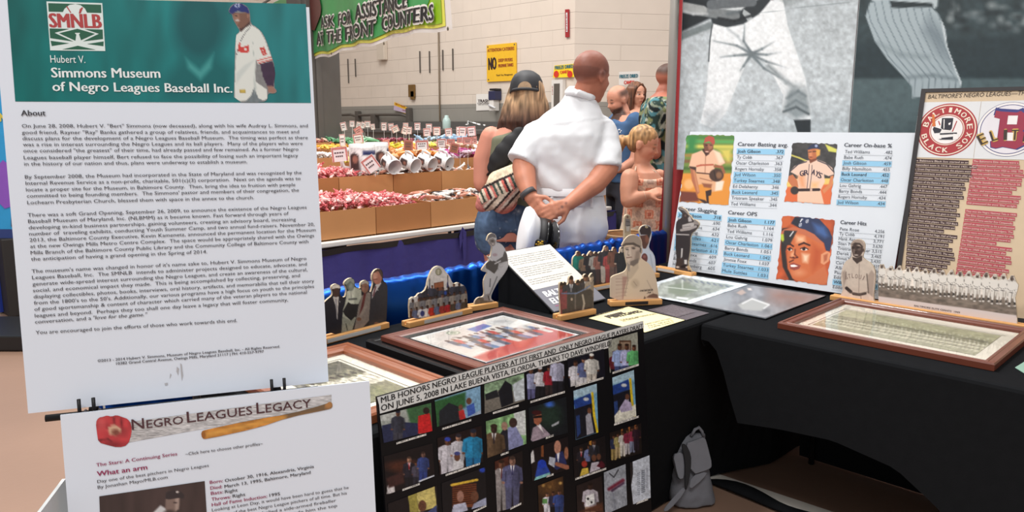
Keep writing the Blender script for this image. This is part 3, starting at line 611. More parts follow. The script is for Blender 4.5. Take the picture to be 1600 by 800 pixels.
def pic_right(p):
    p.soft = 4; p.c[:] = (52, 66, 70); p.tex(.3, .02, 3)
    for i in range(46):
        x, y = 1260+hsh(i, 1)*420, 20+hsh(i, 2)*110; p.ell(x, y, 10+hsh(i, 3)*18, 8+hsh(i, 4)*14, [(96, 108, 112), (34, 44, 48), (128, 138, 140)][i % 3], soft=14, al=.55)
    p.poly([(820, 190), (1700, 150), (1700, 345), (820, 345)], (44, 58, 63), 30); p.poly([(820, 345), (1700, 345), (1700, 900), (820, 900)], (84, 102, 106), 14); p.tex(.12, .05, 9)
    p.poly([(930, -400), (1260, -400), (1220, 30), (1180, 50), (1000, 40), (930, 0)], (180, 192, 196), 6); p.poly([(1010, 4), (1200, 14), (1200, 40), (1015, 36)], (40, 50, 54), 6)
    pts = [(905, 70), (925, 10), (1010, -5), (1020, 36), (1190, 30), (1225, 60), (1256, 130), (1262, 200), (1300, 300), (1326, 360), (1318, 400), (1110, 430), (1108, 380), (1070, 335), (1000, 260), (945, 180)]
    p.poly(pts, (166, 180, 186), 6); ins = np.clip(p.sd(pts)/4+.5, 0, 1)
    base = p.c.copy(); 
    for k in range(-3, 9): p.line([(940+k*33, -10), (960+k*34, 90), (1040+k*33, 250), (1125+k*29, 345), (1120+k*30, 430)], 2.2, (104, 118, 126), 4, .8)
    p.line([(1090, 340), (1200, 330), (1320, 350)], 8, (116, 130, 136), 14, .7); p.line([(960, 190), (1060, 240), (1180, 250)], 9, (128, 142, 148), 22, .6); p.poly([(1180, 60), (1256, 140), (1290, 300), (1220, 240), (1150, 140)], (116, 130, 138), 40, .6)
    p.line([(1240, 90), (1262, 200), (1326, 372)], 5, (212, 222, 226), 6, .8); p.c = base*(1-ins[:, None])+p.c*ins[:, None]
banner('photo_banner', 'black and white banner of a player in white trousers bending over a field', .03, .885, 1.2, 2.55, pic_left, 210, 260)
banner('photo_banner', 'dark black and white banner of a player in pinstriped trousers', .887, 2.2, .95, 2.55, pic_right, 230, 240, -.003)

# ================================================================== STATS BOARD
ST = Plane((3.047, 2.005, .762), (0, -1, .006), (.238, 0, .971))
stw, sth = 1.0, .652
st = board_thing('display_board', 'white statistics board with three painted ballplayer portraits and blue striped tables', ST, stw, sth, .006, mat('white_foam_board', (210, 215, 222), .45, var=.02))
def strut(pl, w, h, th):
    bm = B(); a = pl.W(w/2, h*.75, -.01); b = pl.W(w/2, 0, -.012)+np.array([.13, 0, 0]); b[2] = a[2]*0+TZ+.004 if False else b[2]
    a2 = np.array(a); n = 2
    bm.faces.new([bm.verts.new(tuple(v)) for v in (a2+np.array([0, .06, 0]), a2-np.array([0, .06, 0]), b-np.array([0, .1, 0]), b+np.array([0, .1, 0]))])
    o = obj('easel_strut', bm, mat('grey_cardboard', (120, 116, 110), .8), th)
    m = o.modifiers.new('t', 'SOLIDIFY'); m.thickness = .004; m.offset = 0
ZS = (1040, 200, 3.0775)
HB = mat('table_blue', (140, 190, 220), .5, var=.02); LG = mat('table_rule', (178, 184, 190), .5)
def table(head, hx0, hy0, hx1, hy1, rows, x0, y0, r0x, r0y, x1, y1, r1x, r1y, hh=15):
    blues, rules = [], []; SI, HI = mat('stat_ink', (70, 76, 86), .6), mat('heading_ink', (52, 58, 70), .6)
    th_ = Text(ST, 'table_heading', HI, st, .002); nb_ = Text(ST, 'name_column', SI, st, .002); vb_ = Text(ST, 'value_column', SI, st, .002); bb_ = Text(ST, 'bold_row', HI, st, .002)
    th_.px(head, ZS, hx0, hy0, hx1, hy1, 18, bold=.03); n = len(rows)
    for i, (nm, v, f) in enumerate(rows):
        t = i/(n-1); lx, ly = x0+(x1-x0)*t, y0+(y1-y0)*t; rx, ry = r0x+(r1x-r0x)*t, r0y+(r1y-r0y)*t; dx, dy = rx-lx, ry-ly
        q = pxpoly(ST, ZS, [(lx-5, ly+6), (rx+4, ry+7), (rx+6, ry-20), (lx-3, ly-21)])
        if f: blues.append(q)
        rules.append(pxpoly(ST, ZS, [(lx-6, ly+8), (rx+4, ry+9), (rx+4, ry+7.4), (lx-6, ly+6.4)]))
        wd = len(nm)*9.3+8; vw = len(v)*9.2
        (bb_ if f == 2 else nb_).px(nm, ZS, lx, ly, lx+wd, ly+dy*wd/dx, hh, bold=.022 if f == 2 else .0)
        (bb_ if f == 2 else vb_).px(v, ZS, rx-vw, ry-dy*vw/dx, rx, ry, hh, bold=.022 if f == 2 else .0)
    [q.done() for q in (th_, nb_, vb_, bb_)]; decal('table_band', ST, blues, HB, st, .0010); decal('table_rules', ST, rules, LG, st, .0014)
table('Career Batting avg.', 346, 86, 589, 91, [('Josh Gibson', '.372', 2), ('Ty Cobb', '.367', 0), ('Oscar Charleston', '.363', 0), ('Rogers Hornsby', '.358', 0), ('Jud Wilson', '.350', 1), ('Turkey Stearnes', '.348', 1), ('Ed Delahanty', '.346', 0), ('Buck Leonard', '.345', 1), ('Tristram Speaker', '.345', 0), ('Ted Williams', '.344', 0)], 346, 119, 567, 122, 313, 371, 533, 379)
table('Career On-base %', 858, 90, 1088, 95, [('Ted Williams', '.482', 0), ('Babe Ruth', '.474', 0), ('Josh Gibson', '.459', 1), ('Billy Hamilton', '.455', 0), ('Buck Leonard', '.452', 2), ('Oscar Charleston', '.448', 1), ('Lou Gehrig', '.447', 0), ('Barry Bonds', '.444', 0), ('Rogers Hornsby', '.434', 0), ('Jud Wilson', '.434', 1)], 862, 121, 1090, 125, 826, 364, 1053, 372)
table('Career Slugging', 64, 394, 247, 410, [('Josh Gibson', '.718', 2), ('Babe Ruth', '.690', 0), ('Ted Williams', '.634', 0), ('Lou Gehrig', '.632', 0), ('Mule Suttles', '.621', 1), ('Turkey Stearnes', '.616', 1), ('Oscar Charleston', '.613', 1), ('Jimmie Foxx', '.609', 0), ('Barry Bonds', '.607', 0), ('Hank Greenberg', '.605', 0)], 62, 424, 265, 440, 35, 660, 236, 684)
table('Career OPS', 300, 414, 440, 424, [('Josh Gibson', '1.177', 2), ('Babe Ruth', '1.164', 0), ('Ted Williams', '1.116', 0), ('Lou Gehrig', '1.079', 0), ('Oscar Charleston', '1.061', 1), ('Barry Bonds', '1.051', 0), ('Buck Leonard', '1.042', 1), ('Jimmie Foxx', '1.037', 0), ('Turkey Stearnes', '1.033', 1), ('Mule Suttles', '1.031', 1)], 302, 448, 523, 463, 272, 692, 490, 719)
table('Career Hits', 840, 461, 966, 469, [('Pete Rose', '4,256', 0), ('Ty Cobb', '4,191', 0), ('Hank Aaron', '3,771', 0), ('Stan Musial', '3,630', 0), ('Tristram Speaker', '3,515', 0), ('Derek Jeter', '3,465', 0), ('Honus Wagner', '3,430', 0), ('Carl Yastrzemski', '3,419', 0), ('Albert Pujols', '3,384', 0), ('Paul Molitor', '3,319', 0), ('Eddie Collins', '3,314', 0), ('Willie Mays', '3,283', 2), ('Eddie Murray', '3,255', 0)], 838, 492, 1052, 506, 804, 770, 1012, 796)
def port1(p):      # crouching catcher; crop (1050,205) x6.4
    p.soft = 12; p.c[:] = (216, 140, 56); p.poly([(60, 0), (640, 0), (640, 420), (60, 420)], (106, 130, 60), 20)
    for y, c in ((60, (70, 120, 60)), (100, (86, 154, 84)), (150, (196, 190, 90)), (200, (60, 110, 56)), (240, (150, 120, 60)), (300, (120, 84, 54)), (370, (70, 100, 44))): p.seg(100, y, 640, y+6, 16, 16, c, 20)
    p.poly([(150, 40), (260, 40), (240, 200), (140, 220)], (52, 124, 66), 40, .7); p.poly([(430, 160), (620, 150), (600, 330), (540, 330)], (206, 190, 90), 40, .6)
    p.poly([(80, 600), (240, 610), (270, 700), (80, 710)], (110, 56, 44), 20); p.ell(170, 530, 50, 50, (230, 170, 110), soft=30)
    p.poly([(250, 670), (330, 690), (380, 735), (340, 735)], (60, 40, 36), 12); p.poly([(335, 600), (400, 580), (390, 640), (365, 650), (370, 735), (350, 735)], (54, 36, 34), 10)
    p.poly([(240, 420), (430, 430), (520, 500), (500, 570), (400, 610), (390, 560), (300, 530), (240, 540)], (216, 164, 126), 14); p.poly([(440, 500), (520, 500), (500, 590), (430, 600)], (232, 214, 196), 20); p.line([(280, 470), (400, 500)], 4, (150, 96, 70), 10); p.poly([(300, 520), (400, 530), (390, 570), (320, 560)], (140, 84, 60), 16)
    p.poly([(200, 230), (300, 190), (340, 240), (400, 180), (480, 220), (530, 320), (480, 350), (430, 330), (420, 440), (330, 430), (230, 410), (240, 360), (166, 360)], (222, 176, 146), 12); p.poly([(170, 350), (240, 360), (240, 410), (190, 390)], (64, 40, 36), 12)
    p.poly([(410, 180), (480, 210), (528, 310), (470, 330)], (238, 206, 180), 24, .8); p.line([(336, 240), (330, 420)], 3, (160, 104, 80)); p.line([(250, 350), (290, 340), (410, 335)], 8, (176, 88, 66), 8); p.line([(250, 415), (400, 430)], 6, (80, 48, 40), 6)
    p.poly([(180, 370), (230, 390), (260, 520), (276, 610), (250, 640), (225, 560), (200, 500)], (170, 102, 72), 10); p.line([(220, 400), (262, 600)], 10, (210, 150, 110), 16, .6)
    p.ell(445, 440, 72, 64, (70, 48, 40)); p.ell(470, 440, 30, 34, (130, 92, 66), soft=20); p.line([(420, 400), (440, 480)], 4, (36, 26, 24)); p.line([(430, 350), (500, 360), (520, 410)], 14, (150, 90, 64), 12)
    p.poly([(300, 180), (400, 150), (370, 230), (340, 250)], (70, 42, 36), 10); p.poly([(310, 120), (415, 120), (412, 180), (370, 222), (330, 210)], (112, 68, 52), 8); p.poly([(350, 130), (412, 126), (405, 170), (370, 190)], (158, 102, 78), 16); p.ell(350, 205, 18, 6, (216, 170, 150), soft=6); p.ell(345, 140, 9, 4, (30, 20, 20)); p.ell(390, 140, 9, 4, (30, 20, 20))
    p.poly([(318, 118), (330, 66), (370, 44), (420, 60), (430, 110), (420, 136), (370, 100)], (172, 76, 62), 8)
def port2(p):      # standing player, hands on hips; crop (1220,215) x6.96
    p.soft = 12; p.c[:] = (60, 58, 58); p.tex(.4, .02, 2); p.poly([(480, 70), (620, 130), (615, 165), (520, 150)], (206, 204, 96), 14); p.line([(110, 190), (200, 220), (280, 255)], 9, (190, 180, 90), 8)
    p.poly([(60, 450), (640, 440), (640, 520), (50, 560)], (226, 190, 104), 14); p.poly([(40, 540), (640, 500), (640, 740), (30, 720)], (212, 104, 60), 20)
    p.poly([(180, 540), (430, 560), (470, 720), (180, 700)], (226, 188, 162), 10)
    p.poly([(280, 250), (380, 235), (480, 270), (560, 330), (580, 400), (520, 420), (470, 400), (480, 480), (440, 560), (200, 560), (170, 480), (190, 420), (100, 370), (150, 310)], (226, 192, 172), 12)
    p.poly([(170, 420), (260, 380), (280, 560), (210, 550)], (222, 150, 104), 40, .6); p.poly([(330, 480), (420, 480), (400, 555), (320, 555)], (230, 170, 100), 40, .5)
    p.poly([(80, 420), (130, 400), (180, 470), (190, 530), (120, 530), (76, 470)], (190, 112, 74), 10); p.poly([(540, 420), (575, 410), (560, 520), (470, 610), (450, 570), (520, 510)], (206, 130, 86), 10)
    p.ell(150, 575, 44, 44, (52, 46, 46)); p.line([(195, 570), (415, 566)], 15, (48, 32, 34), 6); p.rect(318, 552, 342, 584, (216, 180, 160))
    p.line([(310, 290), (300, 400), (285, 550)], 3, (50, 40, 60), 5); p.line([(340, 300), (335, 400), (315, 550)], 3, (50, 40, 60), 5); p.line([(100, 370), (190, 290), (280, 262)], 5, (50, 46, 60), 6); p.line([(400, 250), (500, 290), (572, 370)], 5, (50, 46, 60), 6)
    p.poly([(300, 220), (390, 200), (390, 245), (320, 280)], (120, 66, 46), 10); p.poly([(294, 130), (420, 110), (415, 180), (380, 225), (330, 240), (300, 220)], (178, 102, 66), 8); p.poly([(380, 130), (430, 130), (425, 190), (390, 210)], (216, 160, 76), 14); p.poly([(298, 140), (340, 140), (345, 200), (310, 220)], (206, 132, 90), 16, .8)
    p.line([(305, 158), (330, 154)], 4, (50, 28, 24)); p.line([(350, 152), (380, 150)], 4, (50, 28, 24)); p.ell(325, 212, 18, 5, (110, 50, 40), soft=5)
    p.poly([(292, 120), (320, 84), (360, 66), (410, 80), (428, 130), (400, 120), (340, 116), (300, 132)], (38, 46, 76), 8); p.ell(385, 90, 16, 16, (150, 160, 190), soft=8)
def port3(p):      # large head with blue cap; crop (1205,330) x6.667
    p.soft = 14; p.c[:] = (186, 84, 46); p.tex(.3, .012, 6)
    p.poly([(110, 170), (220, 180), (180, 300), (150, 420), (170, 600), (240, 720), (190, 720), (120, 580), (100, 400)], (46, 36, 36), 14)
    p.poly([(240, 680), (440, 640), (560, 560), (600, 720), (560, 770), (300, 740)], (198, 110, 70), 20)
    p.poly([(190, 260), (300, 190), (540, 330), (560, 420), (540, 560), (440, 660), (300, 735), (220, 700), (180, 600), (165, 480)], (200, 106, 62), 12)
    p.poly([(250, 250), (350, 260), (360, 330), (260, 330)], (240, 190, 150), 40, .7); p.poly([(320, 440), (400, 450), (380, 540), (330, 530)], (240, 206, 176), 36, .8); p.poly([(200, 440), (250, 400), (240, 470), (200, 500)], (226, 160, 120), 20, .8); p.ell(290, 640, 60, 34, (222, 150, 110), soft=50, al=.7); p.poly([(430, 330), (540, 400), (520, 560), (430, 640), (410, 540)], (184, 84, 46), 50, .7)
    p.poly([(520, 450), (580, 415), (618, 440), (600, 520), (550, 560), (515, 540)], (220, 150, 110), 10); p.poly([(545, 460), (590, 440), (580, 510), (550, 530)], (176, 96, 66), 18)
    p.line([(170, 345), (200, 345), (230, 365)], 8, (60, 28, 24), 10); p.line([(290, 350), (340, 330), (400, 355)], 9, (60, 28, 24), 10); p.ell(196, 400, 24, 14, (236, 220, 210), soft=8); p.ell(190, 398, 14, 15, (40, 22, 22), soft=6); p.ell(345, 396, 36, 15, (236, 220, 210), soft=8); p.ell(340, 394, 17, 16, (40, 22, 22), soft=6); p.line([(305, 390), (345, 376), (385, 396)], 5, (50, 26, 24), 7); p.line([(170, 392), (198, 380), (220, 396)], 5, (50, 26, 24), 7)
    p.line([(250, 400), (245, 450), (275, 480), (240, 490), (200, 482)], 7, (120, 54, 36), 12); p.ell(230, 480, 10, 6, (70, 30, 26), soft=6); p.ell(268, 482, 9, 6, (70, 30, 26), soft=6)
    p.poly([(190, 550), (230, 535), (310, 565), (290, 600), (240, 616), (195, 600)], (150, 70, 58), 8); p.poly([(200, 560), (240, 556), (280, 572), (240, 582), (205, 580)], (250, 242, 236), 6); p.line([(190, 530), (230, 510)], 6, (80, 36, 30), 10)
    p.poly([(110, 60), (200, 55), (210, 130), (150, 170), (110, 180)], (196, 98, 56), 20)
    p.poly([(210, 120), (250, 60), (380, 55), (500, 80), (600, 190), (636, 270), (612, 420), (570, 410), (550, 330), (420, 230), (300, 180)], (44, 54, 86), 10); p.poly([(430, 120), (560, 160), (600, 260), (560, 280), (470, 230)], (66, 96, 150), 40, .8); p.poly([(210, 130), (250, 60), (300, 70), (290, 170)], (36, 38, 50), 20)
    p.poly([(90, 240), (130, 190), (230, 165), (350, 190), (450, 240), (552, 345), (480, 320), (330, 240), (220, 210), (150, 200), (120, 260), (95, 270)], (190, 106, 74), 8); p.poly([(135, 200), (270, 205), (200, 340), (160, 360), (110, 330)], (48, 44, 46), 14, .9); p.poly([(92, 240), (130, 240), (135, 300), (120, 320), (95, 290)], (180, 196, 60), 14); p.line([(196, 260), (230, 212)], 6, (206, 206, 206), 6)
    for x, y, k in ((312, 96, 0), (376, 104, 1), (305, 142, 1)):
        p.seg(x+8, y-14, x-8, y+14, 5, 5, (226, 226, 230), 5)
        if k: p.ell(x-1, y-7, 12, 9, (226, 226, 230)); p.ell(x-4, y+8, 13, 9, (226, 226, 230)); p.ell(x, y-7, 4, 3, (44, 54, 86)); p.ell(x-4, y+8, 4, 3, (44, 54, 86))
        else: p.seg(x+4, y-6, x+16, y-12, 5, 4, (226, 226, 230))
print_grid('painted_portrait', ST, [(148, 40), (628, 42), (560, 738), (78, 705)], 110, 150, (1050, 205, 6.4), port1, .0012, None, st, wob=.03)
print_grid('painted_portrait', ST, [(130, 58), (620, 70), (535, 725), (44, 695)], 110, 140, (1220, 215, 6.96), port2, .0012, None, st, wob=.03)
print_grid('painted_portrait', ST, [(118, 48), (668, 92), (575, 770), (58, 706)], 130, 150, (1205, 330, 6.667), port3, .0012, None, st, wob=.03)
tx = Text(ST, 'jersey_lettering', mat('jersey_ink', (62, 50, 66), .6), st, .0022); g7 = (1220, 215, 6.96)
for ch, x, y, x1, y1 in (('G', 212, 424, 256, 410), ('R', 256, 414, 308, 402), ('A', 330, 402, 370, 408), ('Y', 366, 416, 408, 428), ('S', 398, 434, 440, 446)): tx.px(ch, g7, x, y, x1, y1, 58, bold=.04)
tx.done(); strut(ST, stw, sth, st)

# ================================================================== SOX / ELITE BOARD
SX = Plane((3.03, .985, .762), (.10, -1, 0), (.170, .017, .80))
sxw, sxh = .78, SX.L(1436, 141)[1]
sx = thing('display_board', 'tan display board in a black frame with two round baseball club emblems', 'board', tuple(SX.W(sxw/2, 0, -.02)), -math.pi/2)
bm = B(); slab(bm, SX, rect(0, 0, sxw, sxh), .012); obj('panel', bm, mat('tan_board', (208, 186, 156), .55, var=.06), sx)
bm = B(); fwid = .012
for q in (rect(-.004, -.004, fwid, sxh+.004), rect(sxw-fwid, -.004, sxw+.004, sxh+.004), rect(fwid, sxh-fwid*.8, sxw-fwid, sxh+.004), rect(fwid, -.004, sxw-fwid, fwid)): slab(bm, SX, q, .02, .005)
obj('frame', bm, mat('dark_frame', (44, 40, 42), .4), sx)
ZX = (1400, 135, 6.4)
wp0 = pxpoly(SX, ZX, [(236, 160), (852, 150), (772, 722), (156, 708)]); wp1 = pxpoly(SX, ZX, [(856, 150), (1500, 135), (1450, 738), (776, 722)])
decal('emblem_card', SX, [wp0], WHITE, sx, .001); decal('emblem_card', SX, [wp1], WHITE, sx, .001)
def circ(cx, cy, r, n=56): return [(cx+r*math.cos(2*math.pi*k/n), cy+r*math.sin(2*math.pi*k/n)) for k in range(n)]
ca = SX.L(1400+508/6.4, 135+435/6.4); ra = abs(SX.L(1400+508/6.4, 135+172/6.4)[1]-ca[1])
SOXR = mat('emblem_red', (166, 46, 52), .5); CREAM = mat('emblem_cream', (232, 218, 200), .5); NAVYI = mat('emblem_black', (34, 34, 46), .5)
em = decal('round_emblem', SX, [circ(*ca, ra)], SOXR, sx, .0014)
decal('emblem_ring', SX, [circ(*ca, ra*.955)], CREAM, em, .0016); decal('emblem_band', SX, [circ(*ca, ra*.915)], SOXR, em, .0018); decal('emblem_ring', SX, [circ(*ca, ra*.585)], CREAM, em, .0020)
decal('emblem_ring', SX, [circ(*ca, ra*.555)], SOXR, em, .0022); decal('emblem_ball', SX, [circ(*ca, ra*.53)], mat('ball_white', (232, 228, 226), .5), em, .0024)
tx = Text(SX, 'emblem_lettering', CREAM, em, .0026)
for st_, a0, a1, up in (('BALTIMORE', 164, 10, 1), ('BLACK SOX', 200, 346, 0)):
    for i, ch in enumerate(st_):
        if ch == ' ': continue
        a = math.radians(a0+(a1-a0)*i/(len(st_)-1)); rr = ra*(.66 if up else .86); hw = ra*(.095 if ch != 'I' else .05)
        c = ca+rr*np.array([math.cos(a), math.sin(a)]); t_ = np.array([math.sin(a), -math.cos(a)])*(1 if up else -1); p0, p1 = c-t_*hw, c+t_*hw
        tx.ab(ch, *p0, *p1, ra*.19, bold=.04)
tx.done()
def E6(pts): return pxpoly(SX, ZX, pts)
decal('emblem_hat', SX, [E6(q) for q in ([(462, 318), (575, 318), (560, 420), (545, 440), (470, 432), (450, 420)], [(380, 405), (460, 430), (440, 465), (385, 470), (368, 430)], [(440, 470), (610, 462), (612, 476), (440, 486)], [(420, 520), (600, 500), (570, 535), (440, 535)])], NAVYI, em, .0028)
decal('emblem_bat', SX, [E6([(362, 285), (385, 280), (398, 400), (366, 404)])], mat('bat_orange', (206, 112, 48), .5), em, .0030)
decal('emblem_highlight', SX, [E6(q) for q in ([(478, 330), (488, 330), (484, 425), (476, 425)], [(525, 370), (550, 360), (545, 385), (528, 388)], [(575, 475), (625, 480), (620, 530), (570, 530)], [(415, 495), (460, 492), (455, 525), (420, 528)], [(465, 448), (560, 442), (560, 450), (465, 456)])], mat('ball_white', (232, 228, 226)), em, .0031)
decal('emblem_stitch', SX, [E6(q) for q in ([(605, 345), (614, 350), (570, 455), (560, 452)], [(422, 350), (432, 346), (446, 385), (436, 392)])], SOXR, em, .0027)
cb = SX.L(1400+1130/6.4, 135+430/6.4); rb = abs(SX.L(1400+1130/6.4, 135+152/6.4)[1]-cb[1])*.98
EBL = mat('emblem_blue', (52, 56, 120), .5)
em = decal('round_emblem', SX, [circ(*cb, rb)], EBL, sx, .0014)
decal('emblem_ring', SX, [circ(*cb, rb*.985)], mat('ball_white', (232, 228, 226)), em, .0016); decal('emblem_ring', SX, [circ(*cb, rb*.91)], EBL, em, .0018); decal('emblem_ball', SX, [circ(*cb, rb*.885)], mat('emblem_grey', (222, 218, 224), .5), em, .0020)
def bshape(g):
    s_ = rb*.98+g; x0, y0 = cb[0]-rb*.42, cb[1]-rb*.66
    o = [(-.06, 0), (.1, -.04), (.3, .02), (.72, -.06), (1.0, .12), (.98, .5), (.86, .62), (.98, .74), (.98, 1.16), (.72, 1.36), (.6, 1.30), (.1, 1.34), (-.06, 1.38), (-.1, 1.12), (.1, 1.06), (.1, .28), (-.1, .22)]
    c = np.array([.45, .66]); return [tuple(np.array([x0, y0])+s_*(c+(np.array(q)-c)*(1+g*6))) for q in o]
decal('emblem_letter_edge', SX, [bshape(.006)], EBL, em, .0022); decal('emblem_letter', SX, [bshape(0)], mat('emblem_crimson', (150, 40, 66), .5), em, .0024)
for pts in ([(-.08, .18), (.22, .18), (.22, .5), (-.08, .5)], [(-.08, -.42), (.24, -.42), (.24, -.12), (-.08, -.12)]): decal('emblem_letter_eye', SX, [[tuple(cb+rb*np.array(q)) for q in pts]], mat('ball_white', (232, 228, 226)), em, .0026)
for nm, m_, bo, dz in (('emblem_word_edge', mat('word_gold', (206, 168, 84), .5), .1, .0030), ('emblem_word', mat('word_dark', (54, 40, 30), .5), .03, .0034)):
    tx = Text(SX, nm, m_, em, dz)
    for ch, x, y, x1, y1 in (('E', 850, 590, 925, 556), ('L', 962, 552, 1025, 532), ('I', 1075, 538, 1110, 536), ('T', 1150, 538, 1222, 536), ('E', 1265, 552, 1330, 556)): tx.px(ch, ZX, x, y, x1, y1, 104, bold=bo)
    tx.done()
tx = Text(SX, 'title', mat('title_brown', (58, 46, 40), .5), sx, .0016)
tx.px("BALTIMORE'S NEGRO LEAGUES—THE BLACK SOX", ZX, 318, 124, 1710, 70, 40, shear=.2); tx.done()
ZC = (1400, 130, 2.355)
cols = [(('The Baltimore Black Sox started as an', 'independent team in 1916. Around 1921, when', 'the Great Depression started, the players went', 'without contracts and were forced to play on', 'game percentages. The Black Sox were charter', 'members of the Eastern Colored League in', '1923. In their first season, they finished last', 'with a 19-30 record. But they turned it around', 'the following season for a second place finish.', 'In 1929, The Black Sox boasted the "Million', 'Dollar Infield" of Jud "Boojum" Wilson, Dick', 'Lundy, Oliver "Ghost" Marcelle and Frank', 'Warfield. The nickname was given to them by', 'the media because of the prospective worth', 'had they been white players. The 1929 Black', 'Sox won more than 70% of their games and', 'won the American Negro League', 'Championship. Satchel Paige, Hall of Famer', 'Leon Day and Bill Yancy also played for', 'the Black Sox. In 1932, they joined the', 'East-West League with Cum Posey, but', 'the league folded in June 1932. The next', 'season the Black Sox moved to the second', 'Negro National League and they played', 'at Bugle Field and Maryland Park, with', 'much success and attention after', 'Warfield led the team.'), 62, 285, 36, 690, [205, 238, 218, 222, 210, 195, 200, 190, 195, 180, 180, 172, 185, 172, 180, 170, 130, 180, 165, 150, 165, 172, 176, 160, 150, 140, 100], 0, mat('block_maroon', (56, 30, 34), .6)),
  (('The Baltimore Elite Giants were a', 'professional baseball team that played in', 'the Negro leagues from 1920 to 1950. The', 'team was established by Thomas T. Wilson', 'in Nashville, Tennessee as the semi-pro', 'Nashville Standard Giants on March 26,', '1920. The team was renamed the Elites', 'in 1921, and moved to Baltimore,', 'Maryland in 1938, where the team remained', 'for the duration of their existence. The', 'club pronounced the word "Elite" ee-light.', '', 'They won the Negro National Title in 1939.', 'The Elite Giants gave Joe Black his start', 'and Hall of Fame catcher Roy Campanella', 'gained an opportunity to be a professional', 'before joining the Brooklyn Dodgers. The', 'Giants were one of the best teams for the', 'club when they posted a 37-19 record in', 'the Negro National League.', 'The Elites would play every year and', 'finally in 1949 the team won the', 'championship, beating the New York', 'Cubans. In 1949, after the league was', 'reconstructed and under the new', 'management of Lennie Pearson, the Elites', 'won the Eastern Division and', 'Western Division.'), 284, 288, 222, 700, [170, 175, 190, 195, 190, 190, 175, 160, 195, 190, 185, 0, 190, 185, 180, 190, 185, 190, 180, 130, 190, 170, 190, 195, 175, 190, 185, 140], 4, mat('block_crimson', (176, 66, 80), .6))]
for lines, x0, y0, x1, y1, ws, sl, bmz in cols:
    blk = []; tx = Text(SX, 'column_text', mat('block_text', (226, 206, 196), .6), sx, .0022)
    for i, s_ in enumerate(lines):
        t = i/(len(lines)-1); x, y, wd = x0+(x1-x0)*t, y0+(y1-y0)*t, ws[i]
        if not wd: continue
        if x0 > 200: wd *= .99+.0*t
        s1 = wd*.04+wd*.10*t
        blk.append(pxpoly(SX, ZC, [(x-2, y+5), (x+wd, y+5+s1), (x+wd+1, y-8+s1), (x-1, y-8)])); tx.px(s_, ZC, x+1, y+2.5, x+wd-2, y+2.5+s1, 7, bold=.0)
    decal('column_block', SX, blk, bmz, sx, .0014); tx.done()
strut(SX, sxw, sxh, sx)
# ================================================================== PHOTO BOARD IN FRONT OF THE LEFT TABLE
MTL, MTR = P(589, 620, y=1.372), P(1005, 502, y=1.372)
MW = np.linalg.norm(MTR-MTL); me_ = (MTR-MTL)/MW
MP = Plane(MTL, me_, (0, .10, .995)); mh = (MTL[2]-.012)/MP.u[2]; MP.o = MP.W(0, -mh)
ml = thing('photo_board', 'black board of colour snapshots under a two-line heading about a player draft', 'board', tuple(MP.W(MW/2, 0, -.003)), 0)
bm = B(); slab(bm, MP, rect(0, 0, MW, mh), .006); obj('panel', bm, mat('black_gloss_board', (13, 13, 16), .45, spec=.2), ml)
ZM = (570, 500, 2.667)
STRIP = mat('paper_strip', (214, 216, 214), .5, var=.03)
decal('heading_strip', MP, [pxpoly(MP, ZM, [(50, 322), (1160, 3), (1162, 32), (58, 352)])], STRIP, ml, .001)
decal('heading_strip', MP, [pxpoly(MP, ZM, [(58, 350), (1028, 78), (1028, 112), (62, 390)])], STRIP, ml, .0012)
tx = Text(MP, 'heading', mat('heading_black', (26, 26, 28), .6), ml, .0020)
tx.px('MLB HONORS NEGRO LEAGUE PLAYERS AT ITS FIRST AND  ONLY NEGRO LEAGUE PLAYERS DRAFT', ZM, 66, 346, 1158, 32, 25, bold=.03)
tx.px('ON JUNE 5, 2008 IN LAKE BUENA VISTA, FLORDIA. THANKS TO DAVE WINDFIELD', ZM, 66, 380, 1022, 106, 26, bold=.03); tx.done()
K = (18, 18, 22); BR_ = (96, 62, 46); WH = (206, 206, 214)
def A_(p): p.c[:] = (150, 156, 150); p.poly([(170, 360), (280, 330), (285, 470), (200, 470)], (58, 96, 60), 10); p.rect(60, 330, 130, 420, (176, 180, 176)); p.poly([(70, 440), (140, 424), (225, 430), (230, 500), (70, 520)], (38, 44, 74)); p.poly([(222, 400), (270, 388), (285, 470), (222, 474)], (190, 34, 36)); p.ell(256, 378, 14, 14, (40, 26, 24)); p.man(138, 540, 165, BR_, (52, 54, 66), (60, 60, 70), (30, 32, 48))
def B_(p): p.c[:] = (120, 160, 190); p.poly([(285, 340), (420, 300), (420, 360), (300, 460)], (44, 90, 50), 10); p.poly([(310, 380), (350, 345), (390, 360), (400, 450), (310, 460)], (30, 34, 40)); p.poly([(390, 380), (412, 372), (424, 420), (398, 428)], (176, 44, 44)); p.ell(400, 364, 9, 12, BR_); p.poly([(424, 360), (455, 345), (462, 390), (430, 402)], (60, 90, 170)); p.ell(434, 338, 11, 14, BR_); p.poly([(430, 405), (490, 370), (490, 410), (420, 430)], (150, 170, 190))
def C_(p): p.c[:] = (124, 150, 120); p.tex(.5, .06); p.poly([(495, 330), (560, 290), (600, 300), (670, 280), (670, 350), (495, 400)], (110, 106, 98)); p.poly([(500, 310), (550, 290), (560, 320), (505, 335)], (30, 32, 36)); p.poly([(556, 300), (585, 252), (612, 270), (620, 345), (570, 365)], (22, 24, 30)); p.poly([(615, 270), (665, 240), (668, 330), (625, 340)], (190, 200, 206))
